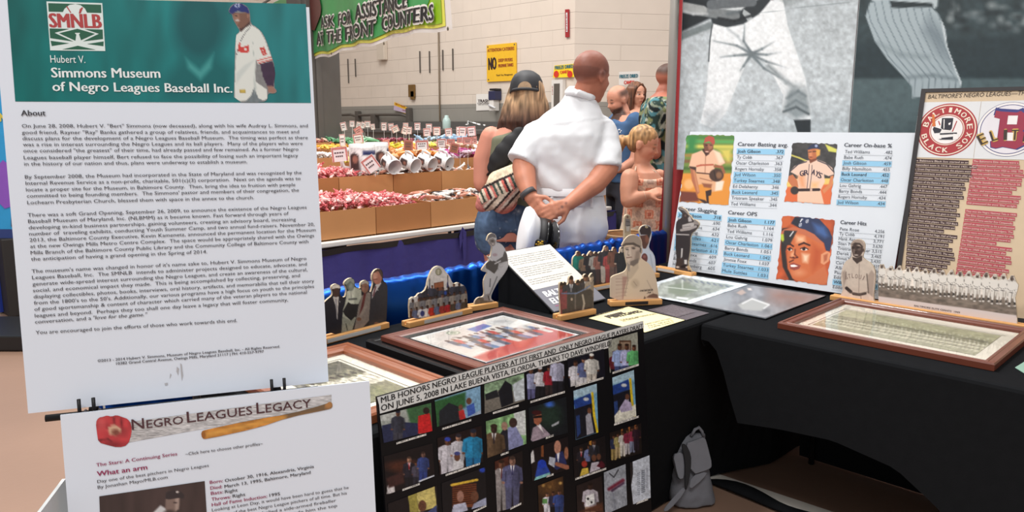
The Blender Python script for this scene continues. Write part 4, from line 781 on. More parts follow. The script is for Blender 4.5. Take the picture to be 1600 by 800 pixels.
def D_(p): p.c[:] = K; p.man(692, 350, 150, BR_, (150, 156, 190), (90, 90, 130)); p.man(730, 335, 140, BR_, WH, (26, 26, 30), (200, 200, 206)); p.man(768, 330, 140, (120, 78, 60), (146, 34, 48), (50, 40, 40), (40, 24, 26)); p.man(803, 330, 180, BR_, (170, 172, 196), (30, 30, 36))
def E_(p): p.c[:] = (20, 20, 30); p.man(878, 310, 140, BR_, WH, (200, 200, 200), wide=1.2); p.man(912, 300, 145, (140, 100, 80), (90, 100, 140), (200, 200, 204), (30, 30, 40)); p.man(945, 285, 145, BR_, (206, 206, 200), (196, 190, 180), (220, 220, 214), wide=1.2)
def F_(p): p.c[:] = (150, 152, 140); p.rect(1060, 85, 1110, 200, (84, 60, 44)); p.rect(1066, 92, 1106, 200, (140, 120, 100)); p.man(1040, 260, 130, BR_, (90, 30, 40), K, (60, 24, 30)); p.man(1062, 260, 160, BR_, (150, 170, 214), (60, 70, 110), wide=1.1); p.man(1092, 255, 155, BR_, (176, 180, 220), (60, 70, 110)); p.man(1122, 250, 145, BR_, (96, 176, 110), K, wide=1.2)
def G_(p): p.c[:] = (22, 16, 18); p.ell(170, 610, 80, 26, (74, 40, 28), soft=20); p.man(185, 720, 150, (150, 110, 90), (36, 34, 44), (24, 24, 30), tie=(150, 30, 40)); p.man(215, 700, 110, BR_, (70, 66, 80), (40, 40, 50)); p.man(243, 690, 140, (110, 80, 70), (50, 66, 120), (44, 60, 120)); p.poly([(95, 690), (120, 670), (125, 720), (92, 725)], (200, 196, 196)); p.poly([(225, 670), (290, 645), (290, 660), (225, 685)], (190, 196, 206)); p.poly([(90, 660), (160, 630), (165, 680), (100, 700)], (60, 36, 34), 8)
def H_(p): p.c[:] = (26, 14, 14); p.man(345, 690, 200, BR_, (190, 188, 196), (190, 188, 196), (48, 66, 160), wide=1.15); p.man(390, 660, 185, (150, 112, 92), (186, 186, 194), (186, 186, 190), (40, 36, 44)); p.man(452, 660, 205, BR_, (36, 130, 176), (30, 110, 160), (30, 34, 50), wide=1.25); p.poly([(362, 640), (372, 585), (400, 580), (415, 630)], (200, 200, 204)); p.ell(385, 570, 13, 18, BR_); p.ell(385, 556, 13, 8, (60, 66, 120))
def I_(p): p.c[:] = (120, 160, 110); p.tex(.5, .05, 3); p.poly([(620, 380), (670, 370), (672, 480), (630, 480)], (200, 206, 206), 6); p.poly([(560, 480), (580, 450), (600, 460), (600, 560), (560, 570)], (30, 30, 40)); p.ell(582, 442, 13, 18, (150, 120, 104)); p.poly([(595, 450), (625, 435), (660, 500), (660, 530), (600, 545)], (130, 136, 176)); p.ell(618, 428, 17, 20, (60, 44, 40)); p.man(538, 660, 225, (60, 40, 34), (96, 76, 56), (90, 70, 50), (50, 36, 28), wide=1.15, tie=(50, 40, 40))
def J_(p): p.c[:] = (22, 26, 30); p.ell(770, 400, 50, 50, (34, 50, 42), soft=40); p.ell(770, 350, 18, 12, (60, 100, 190), soft=14); p.poly([(692, 500), (700, 450), (730, 434), (775, 480), (700, 508)], (150, 136, 148)); p.poly([(716, 438), (732, 434), (745, 470)], (224, 220, 224)); p.poly([(702, 400), (736, 392), (738, 420), (722, 440), (706, 430)], (150, 90, 66)); p.line([(708, 405), (734, 402)], 5, (26, 18, 18)); p.ell(716, 386, 20, 10, (60, 22, 24)); p.poly([(778, 438), (810, 420), (808, 432), (780, 446)], (160, 164, 170))
def bus(p, dx, dy):
    p.c[:] = (110, 160, 190); p.poly([(860+dx, 270+dy), (980+dx, 250+dy), (980+dx, 300+dy), (860+dx, 330+dy)], (160, 190, 206), 12); p.poly([(868+dx, 335+dy), (940+dx, 305+dy), (950+dx, 345+dy), (876+dx, 372+dy)], (36, 62, 130)); p.ell(922+dx, 330+dy, 12, 7, (190, 196, 200))
    p.poly([(872+dx, 372+dy), (950+dx, 345+dy), (968+dx, 470+dy), (880+dx, 500+dy)], (26, 26, 34)); p.line([(948+dx, 305+dy), (956+dx, 400+dy), (970+dx, 470+dy)], 5, (206, 180, 40)); p.poly([(925+dx, 480+dy), (920+dx, 400+dy), (940+dx, 380+dy), (955+dx, 470+dy)], (150, 150, 160)); p.ell(936+dx, 378+dy, 9, 12, BR_); p.poly([(880+dx, 400+dy), (895+dx, 395+dy), (900+dx, 470+dy), (885+dx, 490+dy)], (40, 60, 110))
def K_(p): bus(p, 0, 0)
def L_(p): bus(p, 158, -58); p.poly([(1040, 400), (1060, 375), (1100, 365), (1132, 350), (1132, 400), (1042, 432)], (214, 214, 200)); p.poly([(1060, 370), (1085, 330), (1110, 345), (1115, 375), (1070, 385)], (170, 160, 190))
def M_(p): p.c[:] = (24, 20, 22); p.poly([(180, 730), (215, 715), (225, 800), (190, 810)], (150, 140, 70)); p.poly([(215, 715), (290, 690), (300, 780), (225, 800)], (196, 182, 110)); p.ell(240, 775, 17, 24, BR_); p.poly([(215, 830), (228, 800), (262, 800), (300, 770), (300, 830)], (66, 76, 120))
def N_(p): p.c[:] = (18, 18, 22); p.rect(365, 680, 465, 780, (110, 60, 36)); [p.line([(366, y), (464, y-10)], 2.5, (60, 30, 20)) for y in range(690, 780, 9)]; p.line([(362, 688), (468, 666)], 5, (206, 170, 60)); p.poly([(355, 830), (370, 770), (420, 760), (440, 830)], (176, 180, 200)); p.ell(398, 735, 14, 24, (150, 110, 96)); p.poly([(440, 800), (455, 765), (505, 740), (508, 800)], (150, 156, 180)); p.ell(458, 735, 16, 23, BR_); p.ell(490, 625, 12, 10, (40, 70, 180), soft=8)
def O_(p): p.c[:] = (26, 20, 20); p.rect(540, 560, 600, 660, (70, 36, 26)); p.man(570, 800, 215, BR_, (136, 130, 130), (130, 126, 126), tie=(90, 40, 40)); p.man(615, 790, 220, (150, 112, 96), (84, 86, 120), (80, 82, 110), tie=(60, 60, 100), wide=1.1)
def P_(p): p.c[:] = (24, 18, 20); p.rect(735, 515, 745, 570, (120, 70, 40)); p.poly([(690, 560), (702, 540), (708, 590), (692, 600)], (206, 206, 206)); p.poly([(710, 650), (720, 605), (750, 590), (775, 640), (715, 668)], (40, 66, 150)); p.poly([(712, 655), (770, 635), (775, 655), (705, 672)], (130, 190, 190)); p.ell(738, 600, 18, 18, (30, 60, 170)); p.poly([(790, 620), (795, 560), (825, 545), (842, 600), (800, 625)], (40, 46, 90)); p.ell(803, 530, 14, 28, (180, 130, 110)); p.poly([(800, 556), (812, 552), (806, 600)], (220, 220, 224)); p.poly([(770, 570), (795, 575), (790, 615), (765, 600)], (170, 176, 190)); p.ell(840, 555, 9, 26, (150, 100, 76)); p.seg(800, 600, 845, 615, 8, 10, (150, 96, 76))
def Q_(p): p.c[:] = (24, 20, 22); p.rect(935, 500, 945, 560, (176, 120, 50)); p.man(902, 640, 110, BR_, (34, 30, 36), K, tie=(150, 30, 40)); p.man(935, 640, 120, BR_, (100, 110, 150), K); p.man(955, 630, 130, BR_, (40, 40, 46), K, tie=(40, 40, 60)); p.poly([(895, 655), (905, 620), (930, 615), (935, 645)], (196, 170, 70)); p.ell(915, 600, 12, 14, (150, 50, 40)); p.poly([(935, 645), (945, 595), (975, 590), (982, 630)], (186, 180, 190)); p.ell(955, 575, 10, 14, BR_); p.poly([(965, 610), (985, 585), (1000, 600), (1000, 620)], (80, 24, 36)); p.ell(975, 570, 9, 13, BR_)
def R_(p):
    p.c[:] = (30, 24, 22); [p.rect(x, 430, x+7, 490, (150, 90, 46)) for x in (1068, 1098, 1124)]
    for i, (x, c) in enumerate(((1038, (40, 46, 70)), (1055, (150, 140, 90)), (1075, (190, 186, 180)), (1095, (120, 40, 60)), (1115, (130, 46, 66)), (1132, (50, 30, 40)))): p.man(x, 580-i*8, 100, BR_, c, [(150, 130, 80), (170, 150, 110), (190, 186, 176), (170, 166, 170), (120, 126, 150), (40, 30, 40)][i])
def S_(p): p.c[:] = (50, 34, 22); [p.ell(x, y, 7, 6, (230, 190, 110), soft=6) for x, y in ((745, 690), (770, 695), (815, 680))]; p.ell(770, 690, 50, 40, (110, 76, 40), soft=40, al=.6); p.man(760, 830, 110, (140, 100, 80), WH, WH); p.man(785, 825, 110, BR_, (40, 40, 60), K); p.man(810, 825, 115, (120, 80, 64), (50, 70, 130), (40, 60, 110), wide=1.3); p.rect(740, 745, 760, 765, (90, 140, 80))
def T_(p): p.c[:] = (34, 26, 26); p.man(940, 850, 170, (60, 40, 34), (186, 180, 190), (176, 150, 130), wide=1.1); p.poly([(920, 735), (955, 722), (958, 765), (922, 778)], (224, 226, 226)); p.ell(930, 745, 5, 5, K); p.ell(945, 760, 4, 5, K); p.poly([(890, 800), (990, 760), (995, 800)], (84, 50, 36), 10)
def U_(p): p.c[:] = (150, 156, 166); p.tex(.1, .03); p.line([(1020, 640), (1038, 655), (1056, 625)], 2.5, (60, 60, 66)); p.line([(1030, 700), (1045, 790)], 3, (120, 126, 138), 8); p.line([(1018, 705), (1076, 668)], 7, (110, 40, 60), 8); p.line([(1030, 712), (1078, 680)], 4, (70, 44, 70), 6)
def V_(p):
    p.c[:] = (196, 204, 216); p.poly([(1100, 590), (1116, 585), (1118, 640), (1110, 690), (1120, 780), (1100, 780)], (40, 36, 36)); 
    for i in range(12): p.line([(1136, 640+i*8), (1146, 637+i*8)], 1.5, (110, 116, 130)); p.line([(1154, 630+i*8), (1166, 626+i*8)], 2, (90, 96, 110)); p.line([(1173, 622+i*7), (1179, 620+i*7)], 1.5, (120, 126, 140))
for fn, q in ((A_, (62, 398, 275, 345, 280, 462, 78, 512)), (B_, (290, 335, 480, 275, 483, 390, 300, 445)), (C_, (497, 268, 662, 222, 665, 335, 498, 390)), (D_, (672, 212, 828, 168, 832, 295, 678, 332)), (E_, (842, 160, 995, 118, 1000, 240, 850, 280)), (F_, (1012, 85, 1135, 50, 1140, 190, 1020, 220)),
   (G_, (78, 568, 280, 513, 290, 650, 88, 730)), (H_, (300, 492, 485, 440, 492, 590, 310, 645)), (I_, (503, 422, 668, 375, 672, 515, 510, 575)), (J_, (680, 366, 838, 320, 845, 470, 690, 508)), (K_, (868, 295, 965, 265, 972, 468, 878, 500)), (L_, (1030, 240, 1120, 208, 1130, 400, 1040, 432)),
   (M_, (95, 765, 298, 690, 304, 815, 100, 880)), (N_, (318, 680, 500, 612, 507, 770, 325, 822)), (O_, (540, 590, 655, 545, 660, 770, 550, 800)), (P_, (690, 540, 845, 485, 850, 620, 695, 672)), (Q_, (865, 530, 1000, 482, 1005, 610, 872, 660)), (R_, (1018, 470, 1150, 430, 1153, 555, 1025, 588)),
   (S_, (720, 690, 825, 650, 830, 800, 725, 836)), (T_, (880, 690, 985, 650, 995, 800, 885, 836)), (U_, (995, 635, 1085, 600, 1092, 770, 1000, 810)), (V_, (1103, 595, 1185, 563, 1190, 740, 1112, 770))):
    def f_(p, fn=fn): p.soft = 2.5; fn(p); p.tex(.22, .16, 3); p.tex(.12, .05, 8)
    print_grid('snapshot', MP, [q[0:2], q[2:4], q[4:6], q[6:8]], 56, 56, ZM, f_, .0012, GLOSSP, ml)
caps = ((130, 518, 255, 480), (320, 458, 442, 420), (532, 392, 640, 360), (688, 346, 832, 303), (875, 280, 993, 245), (1030, 225, 1140, 190), (335, 650, 478, 602), (565, 566, 598, 554), (752, 496, 785, 484), (1037, 440, 1140, 406), (155, 712, 228, 686), (450, 803, 505, 777), (605, 790, 650, 768), (755, 656, 785, 646), (875, 667, 1005, 622), (1130, 768, 1178, 750))
for a, b, c, d in caps:
    def cp(p, a=a, b=b, c=c, d=d):
        p.c[:] = (222, 220, 214); v = vnoise(p.X*.45, p.Y*0+a); dd = np.abs((p.Y-(b+(d-b)*(p.X-a)/(c-a)))+3.5); p.put(np.clip((v-.35)*4, 0, 1)*(dd < 2.2)*.65, (70, 70, 70))
    print_grid('caption_strip', MP, [(a, b-8), (c, d-8), (c, d), (a, b)], 40, 6, ZM, cp, .0016, None, ml)
# ================================================================== CUT-OUT PHOTO STANDEES
EDGE = mat('cutout_edge', (196, 178, 150), .6, var=.1)
def standee(label, bl, br, cr, outl, fn, step=.0024, back=.022, thick=.008, bh=.02, bd=.045, plaque=None, it=1, pt=None, up=None):
    A, Bq = P(*bl, TZ), P(*br, TZ); e = Bq-A; L = np.linalg.norm(e); e = e/L
    nrm = np.cross(e, [0, 0, 1.]); z0 = TZ+.0015
    c = (A+Bq)/2-nrm*(bd/2)
    t = thing('photo_standee', label, 'standee', (c[0], c[1], z0), math.atan2(e[1], e[0]))
    o = A-nrm*back; o[2] = z0+bh-.008
    pl = Plane(o, e, (0, 0, 1))
    M = Matrix.Translation((c[0], c[1], z0)) @ Matrix.Rotation(math.atan2(e[1], e[0]), 4, 'Z')
    bm = B(); s_ = back-thick/2+.006
    bx(bm, (0, -bd/2+ (back-.001)/2, bh/2), (L, back-.001, bh), M, .003); bx(bm, (0, (-bd/2+back+thick+.001+bd/2)/2, bh/2), (L, bd-back-thick-.001, bh), M, .003); bx(bm, (0, -bd/2+back+thick/2, .005), (L-.004, thick+.004, .009), M)
    obj('wooden_base', bm, WOODL, t)
    f = crop(*cr); oa = [tuple(pl.L(*f(q))) for q in (smooth_outline(outl, it) if it else outl)]
    lo = min(q[1] for q in oa)
    oa = [(a, max(b, .001) if b < .02 else b) for a, b in oa]
    bm = B(); slab(bm, pl, oa, thick); co = obj('cutout', bm, EDGE, t)
    ab, fs, ring = cutout_ab(oa, step); print_mesh('photo_print', pl, ab, fs, cr, fn, .0006, None, co)
    if plaque:
        a0, a1, col = plaque; P0 = Plane(A+np.array([0, 0, .0015]), e, (0, 0, 1)); bm = B(); slab(bm, P0, rect(a0*L, .004, a1*L, bh-.004), .001, .0012); obj('label_plate', bm, mat('plate_'+str(col[0]), col, .5), t)
    return t, pl
def s1(p):
    p.soft = 4; p.c[:] = (30, 30, 36)
    p.poly([(30, 400), (118, 325), (183, 325), (240, 350), (235, 480), (215, 560), (200, 740), (30, 740)], (32, 32, 40)); p.poly([(122, 330), (180, 330), (172, 480), (168, 550), (162, 540), (150, 420)], (206, 200, 190)); p.poly([(146, 350), (160, 350), (166, 540), (160, 545)], (150, 146, 150)); p.ell(153, 285, 34, 50, (74, 52, 42)); p.ell(190, 378, 4, 8, (180, 180, 180))
    p.poly([(112, 258), (114, 228), (150, 206), (190, 222), (196, 250), (150, 246)], (224, 214, 200))
    p.poly([(260, 280), (330, 236), (395, 262), (400, 330), (370, 400), (330, 560), (300, 670), (205, 700), (215, 560), (220, 460), (240, 400)], (178, 180, 160)); p.poly([(262, 280), (300, 260), (330, 240), (330, 400), (250, 420)], (206, 208, 188), 14)
    p.poly([(220, 470), (270, 380), (300, 400), (370, 400), (340, 520), (300, 560), (240, 510)], (34, 34, 34)); p.line([(300, 280), (298, 340)], 2, (90, 90, 80)); p.line([(280, 355), (350, 350)], 9, (90, 92, 84), 8, .8); p.poly([(215, 520), (300, 560), (350, 520), (310, 650), (262, 690), (206, 690)], (150, 152, 136)); p.line([(250, 590), (262, 650)], 4, (50, 50, 46))
    p.ell(292, 215, 40, 58, (104, 112, 100)); p.ell(300, 235, 24, 36, (140, 146, 132), soft=14); p.poly([(232, 206), (250, 175), (296, 148), (330, 170), (330, 210), (290, 180), (250, 214)], (150, 154, 140))
    p.poly([(400, 320), (468, 286), (488, 300), (480, 420), (470, 560), (400, 640), (330, 640), (352, 520), (370, 420)], (134, 122, 112)); p.line([(432, 300), (412, 400), (385, 520)], 12, (98, 44, 40)); p.line([(440, 420), (380, 530)], 14, (150, 138, 126), 12); p.ell(375, 545, 22, 18, (120, 84, 66)); p.ell(432, 240, 36, 54, (132, 92, 72)); p.ell(415, 245, 14, 30, (160, 116, 94), soft=12); p.poly([(392, 215), (400, 186), (435, 172), (468, 188), (470, 220), (440, 200)], (170, 160, 148)); p.line([(405, 236), (440, 234)], 2, (60, 50, 46))
    p.poly([(490, 300), (505, 235), (545, 210), (596, 182), (642, 206), (646, 300), (634, 575), (470, 620), (480, 420)], (48, 48, 52)); p.poly([(500, 290), (535, 215), (580, 190), (590, 200), (530, 290), (500, 350)], (206, 200, 196)); p.line([(534, 235), (512, 320)], 8, (120, 80, 84)); p.ell(555, 265, 6, 6, (190, 190, 190)); p.ell(545, 590, 26, 16, (130, 90, 70))
    p.ell(550, 145, 46, 66, (170, 112, 92)); p.ell(530, 130, 24, 36, (198, 146, 124), soft=16); p.poly([(505, 105), (540, 66), (585, 68), (602, 110), (600, 155), (580, 120), (560, 84)], (74, 56, 48)); p.line([(520, 165), (548, 160)], 4, (120, 60, 54)); p.tex(.12, .06, 2)
standee('wooden-based cutout of four standing men, leftmost on the back of the table', (500, 542), (609, 513), (500, 410, 6.15), [(30, 740), (30, 400), (70, 355), (116, 322), (122, 290), (108, 250), (114, 224), (150, 203), (190, 216), (199, 250), (187, 318), (240, 342), (258, 278), (250, 236), (229, 208), (245, 174), (296, 144), (332, 168), (334, 232), (392, 256), (388, 210), (400, 184), (435, 169), (468, 184), (474, 220), (470, 276), (488, 290), (503, 235), (512, 190), (498, 160), (502, 105), (540, 60), (588, 64), (606, 105), (602, 175), (644, 202), (649, 300), (637, 600), (637, 700)], s1, plaque=(.1, .86, (206, 206, 202)))
def wh(p):
    p.soft = 3.5; p.c[:] = (206, 200, 194); p.tex(.06, .02); p.ell(368, 165, 34, 38, (130, 126, 104)); p.ell(368, 165, 24, 28, (160, 156, 130)); p.seg(368, 150, 368, 185, 6, 4, (206, 200, 180)); p.poly([(318, 280), (420, 260), (424, 360), (326, 376)], (122, 74, 52)); p.poly([(330, 290), (412, 274), (414, 320), (332, 330)], (150, 90, 60), 6)
    for x, y in ((276, 240), (464, 205)): p.line([(x, y), (x, y+180)], 4, (60, 50, 50)); p.poly([(x-2, y+40), (x+14, y+120), (x-14, y+130)], (60, 60, 96)); p.ell(x, y, 5, 6, (150, 110, 40))
    sk = [(96, 62, 46), (70, 46, 36), (130, 88, 68), (84, 54, 40)]
    cl = [(60, 62, 76), (120, 118, 120), (70, 60, 50), (44, 44, 52), (150, 140, 130), (90, 100, 130)]
    for r_, (y, n, h, x0, x1) in enumerate(((500, 9, 200, 190, 640), (560, 10, 215, 100, 655), (640, 11, 205, 85, 650))):
        for i in range(n):
            x = x0+(x1-x0)*i/(n-1); yy = y+(-60 if r_ == 0 else 0)+(x-370)*(-.17 if r_ else -.08)+(30 if r_ == 0 and abs(x-400) < 90 else 0)
            c = cl[(i*3+r_) % 6]
            if r_ == 2: c = {0: (90, 60, 40), 2: (206, 206, 214), 3: (214, 210, 208), 4: (178, 46, 38), 6: (150, 50, 46), 7: (168, 36, 44)}.get(i, c)
            p.man(x, yy+60, h, sk[(i+r_) % 4], c, (60, 44, 36), wide=1.35)
    p.ell(440, 385, 14, 20, (40, 70, 150)); p.ell(200, 600, 22, 30, (50, 60, 120), soft=8); p.tex(.14, .05, 1)
standee('wooden-based dome-topped cutout of a large seated group below a round seal', (640, 514), (739, 490), (630, 400, 6.667), [(72, 705), (60, 460), (95, 425), (130, 430), (165, 384), (195, 386), (240, 345), (262, 230), (300, 140), (350, 102), (400, 108), (440, 160), (480, 205), (510, 280), (540, 290), (570, 272), (600, 290), (640, 310), (665, 360), (672, 560), (672, 640)], wh, plaque=(.22, .82, (196, 190, 184)))
def pit(p):
    p.soft = 3.5; p.c[:] = (178, 176, 178); p.poly([(5, 735), (15, 680), (45, 655), (80, 655), (120, 680), (190, 690), (200, 720)], (104, 94, 82), 5); p.tex(.2, .06)
    p.poly([(135, 400), (180, 430), (230, 420), (300, 330), (306, 380), (270, 440), (215, 510), (170, 600), (140, 650), (110, 640), (92, 560), (92, 500)], (196, 194, 196), 5); p.line([(210, 470), (165, 580), (140, 640)], 5, (120, 118, 122), 6); p.line([(150, 490), (145, 560)], 4, (90, 88, 92), 6); p.poly([(100, 630), (140, 620), (150, 690), (90, 680)], (150, 146, 146)); p.line([(130, 640), (140, 680)], 4, (60, 56, 56))
    p.poly([(175, 200), (230, 170), (270, 210), (290, 260), (300, 330), (250, 310), (190, 340), (160, 310), (155, 260)], (190, 188, 192), 5); p.ell(190, 275, 22, 14, (170, 150, 156), soft=8)
    p.poly([(275, 240), (298, 270), (305, 330), (230, 350), (200, 330), (260, 290)], (92, 88, 88)); p.poly([(108, 350), (150, 325), (190, 330), (225, 350), (215, 400), (185, 445), (150, 420), (110, 395)], (84, 80, 78), 5); p.ell(90, 408, 18, 18, (170, 166, 164)); p.line([(130, 290), (165, 325)], 7, (200, 198, 198)); p.line([(190, 355), (240, 330)], 5, (200, 198, 200))
    p.poly([(135, 140), (175, 125), (195, 150), (190, 185), (170, 200), (148, 180)], (130, 122, 118), 5); p.ell(168, 152, 14, 7, (70, 64, 62)); p.ell(172, 178, 10, 5, (200, 190, 186)); p.poly([(120, 150), (130, 100), (160, 82), (195, 95), (200, 125), (170, 118), (140, 128)], (110, 106, 106), 4)
standee('wooden-based black and white cutout of a pitcher winding up on a mound', (733, 488), (779, 481), (740, 350, 5.714), [(4, 745), (8, 690), (40, 654), (82, 652), (98, 622), (88, 540), (92, 490), (128, 430), (96, 428), (72, 418), (74, 400), (104, 360), (142, 322), (124, 290), (130, 284), (150, 296), (158, 250), (165, 205), (148, 185), (134, 158), (116, 152), (120, 128), (134, 95), (160, 78), (196, 90), (206, 128), (200, 165), (240, 172), (274, 208), (298, 265), (310, 330), (308, 390), (270, 450), (216, 520), (172, 600), (152, 655), (170, 682), (206, 705), (206, 745)], pit)
ZG = (860, 370, 6.155)
def grp(p):
    p.soft = 4; p.c[:] = (74, 56, 48); p.poly([(200, 330), (640, 330), (640, 470), (200, 470)], (60, 46, 42), 20)
    for x, y, h, c, l, sk in ((262, 450, 315, (26, 134, 120), (40, 40, 46), (130, 88, 66)), (335, 450, 285, (130, 106, 86), (50, 46, 50), (110, 74, 58)), (388, 440, 310, (44, 40, 44), (40, 36, 40), (150, 112, 92)), (436, 440, 300, (170, 166, 160), (50, 46, 48), (84, 56, 44)), (478, 440, 300, (150, 96, 84), (70, 50, 46), (150, 100, 80)), (535, 425, 345, (58, 52, 56), (190, 180, 170), (170, 126, 108)), (575, 440, 310, (176, 74, 72), (150, 66, 64), (130, 90, 70)), (620, 430, 335, (120, 78, 62), (110, 84, 74), (120, 80, 64)), (690, 430, 335, (34, 32, 34), (34, 32, 34), (200, 180, 160))): p.man(x, y, h, sk, c, l, wide=1.25)
    p.tex(.12, .05)
standee('wooden-based cutout of nine people in a row against the blue rail drape', (899, 461.5), (985, 445), ZG, [(215, 540), (212, 230), (222, 190), (250, 170), (252, 145), (272, 136), (292, 146), (294, 175), (308, 185), (322, 164), (340, 168), (352, 190), (368, 158), (388, 134), (408, 144), (415, 170), (428, 142), (448, 144), (458, 165), (478, 140), (494, 150), (512, 130), (520, 92), (540, 84), (556, 96), (562, 140), (578, 128), (596, 138), (604, 102), (620, 98), (634, 112), (640, 150), (668, 160), (672, 108), (692, 94), (712, 104), (740, 170), (765, 300), (765, 540)], grp, plaque=(.03, .95, (214, 210, 206)))
def suits(p):
    p.soft = 3.5; p.c[:] = (64, 54, 52)
    p.man(110, 800, 350, (120, 74, 54), (140, 76, 74), (120, 60, 60), wide=1.2); p.man(142, 790, 340, (110, 70, 54), (150, 70, 76), (140, 60, 66), wide=1.2); p.man(262, 760, 330, (130, 90, 70), (60, 50, 50), (50, 44, 44)); p.man(300, 750, 320, (150, 106, 84), (44, 40, 42), (40, 36, 38)); p.man(340, 740, 370, (140, 100, 80), (60, 56, 60), (56, 52, 54), tie=(90, 80, 80)); p.man(393, 740, 370, (200, 180, 160), (160, 144, 130), (90, 80, 74)); p.man(200, 790, 400, (150, 104, 82), (58, 58, 66), (58, 56, 60), tie=(120, 120, 130), wide=1.2)
    p.poly([(110, 560), (380, 500), (410, 520), (410, 740), (110, 790)], (70, 62, 60), 10, .85); p.line([(310, 560), (325, 640), (310, 720)], 9, (180, 168, 156), 8); p.ell(205, 600, 10, 14, (180, 160, 146)); p.line([(240, 540), (240, 690)], 7, (110, 100, 96), 8); p.poly([(106, 540), (160, 520), (160, 690), (112, 700)], (146, 72, 76), 8); p.line([(110, 545), (250, 545), (330, 505), (380, 470)], 6, (110, 126, 160), 5); p.tex(.14, .06)
standee('wooden-based cutout of people in suits behind a ribbon, before the slanted placard', (876, 503), (932, 491.5), ZG, [(100, 790), (96, 640), (88, 560), (88, 470), (92, 440), (108, 430), (122, 448), (132, 430), (150, 436), (156, 470), (176, 440), (180, 390), (200, 369), (220, 384), (220, 430), (244, 450), (252, 415), (272, 410), (284, 430), (296, 402), (316, 402), (320, 370), (342, 354), (362, 370), (368, 400), (380, 372), (402, 346), (416, 352), (416, 500), (414, 790)], suits)
def bust(p):
    p.soft = 4; p.c[:] = (204, 184, 164); p.poly([(575, 395), (700, 350), (745, 380), (745, 610), (575, 610)], (190, 170, 156), 8)
    p.poly([(690, 380), (760, 380), (740, 500), (720, 600), (690, 600)], (166, 132, 122), 12, .8)
    p.poly([(740, 300), (830, 230), (880, 215), (960, 270), (1010, 370), (1040, 590), (700, 610), (715, 500), (740, 400)], (206, 186, 164), 8); p.poly([(740, 330), (790, 280), (840, 230), (850, 300), (780, 400), (745, 420)], (184, 166, 148), 14); p.line([(750, 270), (740, 350), (745, 420), (715, 560)], 3, (140, 122, 110), 6); p.poly([(730, 240), (770, 270), (760, 340), (740, 310)], (150, 140, 132), 6); p.ell(815, 450, 40, 44, (186, 166, 146), soft=24); p.line([(800, 430), (830, 470)], 3, (150, 130, 116), 6); p.line([(930, 420), (970, 500), (1000, 580)], 4, (176, 156, 138), 10)
    p.poly([(920, 585), (950, 560), (990, 545), (1030, 555), (1036, 590)], (110, 84, 72), 6); p.poly([(895, 600), (905, 570), (920, 590)], (90, 70, 60), 5)
    p.poly([(715, 100), (850, 75), (866, 130), (862, 200), (850, 240), (790, 270), (745, 250), (722, 200)], (178, 160, 148), 6); p.poly([(716, 110), (770, 100), (780, 200), (750, 240), (724, 200)], (200, 184, 172), 12); p.poly([(820, 140), (866, 120), (860, 215), (800, 262)], (140, 124, 114), 16, .8); p.poly([(770, 235), (850, 205), (846, 250), (800, 285), (762, 270)], (112, 100, 94), 8, .8)
    p.ell(738, 122, 14, 6, (70, 62, 58)); p.ell(800, 112, 18, 7, (66, 58, 54)); p.line([(720, 112), (748, 106)], 3, (100, 88, 80)); p.line([(780, 100), (820, 96)], 3, (96, 84, 78)); p.line([(752, 120), (742, 172)], 3, (140, 124, 114), 6); p.ell(752, 176, 10, 5, (120, 104, 96)); p.line([(735, 200), (780, 196)], 5, (120, 88, 82), 5); p.ell(876, 140, 10, 22, (166, 146, 134)); p.poly([(860, 95), (876, 110), (868, 160), (858, 140)], (90, 80, 74), 5)
    p.poly([(690, 84), (716, 30), (750, -6), (800, -18), (850, -4), (876, 40), (876, 100), (830, 66), (760, 62), (700, 90)], (152, 138, 126), 5); p.poly([(686, 84), (720, 60), (800, 54), (870, 90), (860, 106), (790, 78), (730, 82), (700, 96)], (84, 74, 68), 6)
    for i, y in enumerate((400, 430, 460, 500, 535, 570)): p.line([(630, y+4), (760-i*6, y-4)], 2, (130, 100, 100), 4, .6)
    for x in range(860, 980, 14): p.line([(x, 528-(x-860)*.08), (x+8, 512-(x-860)*.08), (x+14, 526-(x-860)*.08)], 2.2, (44, 36, 34), 3)
    p.line([(930, 545), (945, 530), (950, 548)], 2.2, (44, 36, 34), 3); p.ell(960, 536, 7, 7, (44, 36, 34))
standee('wooden-based sepia bust of a player in a plain cap with signature on the shirt', (954, 480), (1035, 476.5), ZG, [(578, 640), (576, 400), (600, 375), (660, 355), (715, 335), (740, 290), (732, 255), (722, 215), (712, 160), (714, 100), (688, 92), (684, 76), (716, 24), (750, -12), (800, -24), (852, -8), (882, 36), (880, 110), (888, 140), (870, 180), (870, 205), (960, 265), (1014, 370), (1040, 560), (1042, 640)], bust, plaque=(.28, .72, (40, 32, 28)))
def giant(p):
    p.soft = 4; p.c[:] = (196, 196, 204); p.poly([(860, -10), (950, -20), (945, 60), (915, 120), (890, 110)], (94, 56, 44), 6); p.ell(930, 20, 20, 40, (130, 80, 60), soft=14); p.poly([(856, -60), (880, -100), (930, -110), (965, -90), (970, -40), (950, 20), (930, -20), (870, -20)], (50, 34, 32), 6); p.ell(925, -96, 14, 12, (220, 204, 160)); p.seg(922, -92, 932, -100, 4, 3, (60, 40, 40))
    p.poly([(880, 120), (930, 110), (990, 170), (1005, 240), (1010, 330), (860, 330), (865, 180)], (202, 206, 216), 6); p.ell(905, 205, 30, 46, (110, 56, 52)); p.ell(905, 190, 14, 14, (150, 90, 80), soft=8); p.line([(960, 170), (985, 300)], 4, (170, 176, 190), 8)
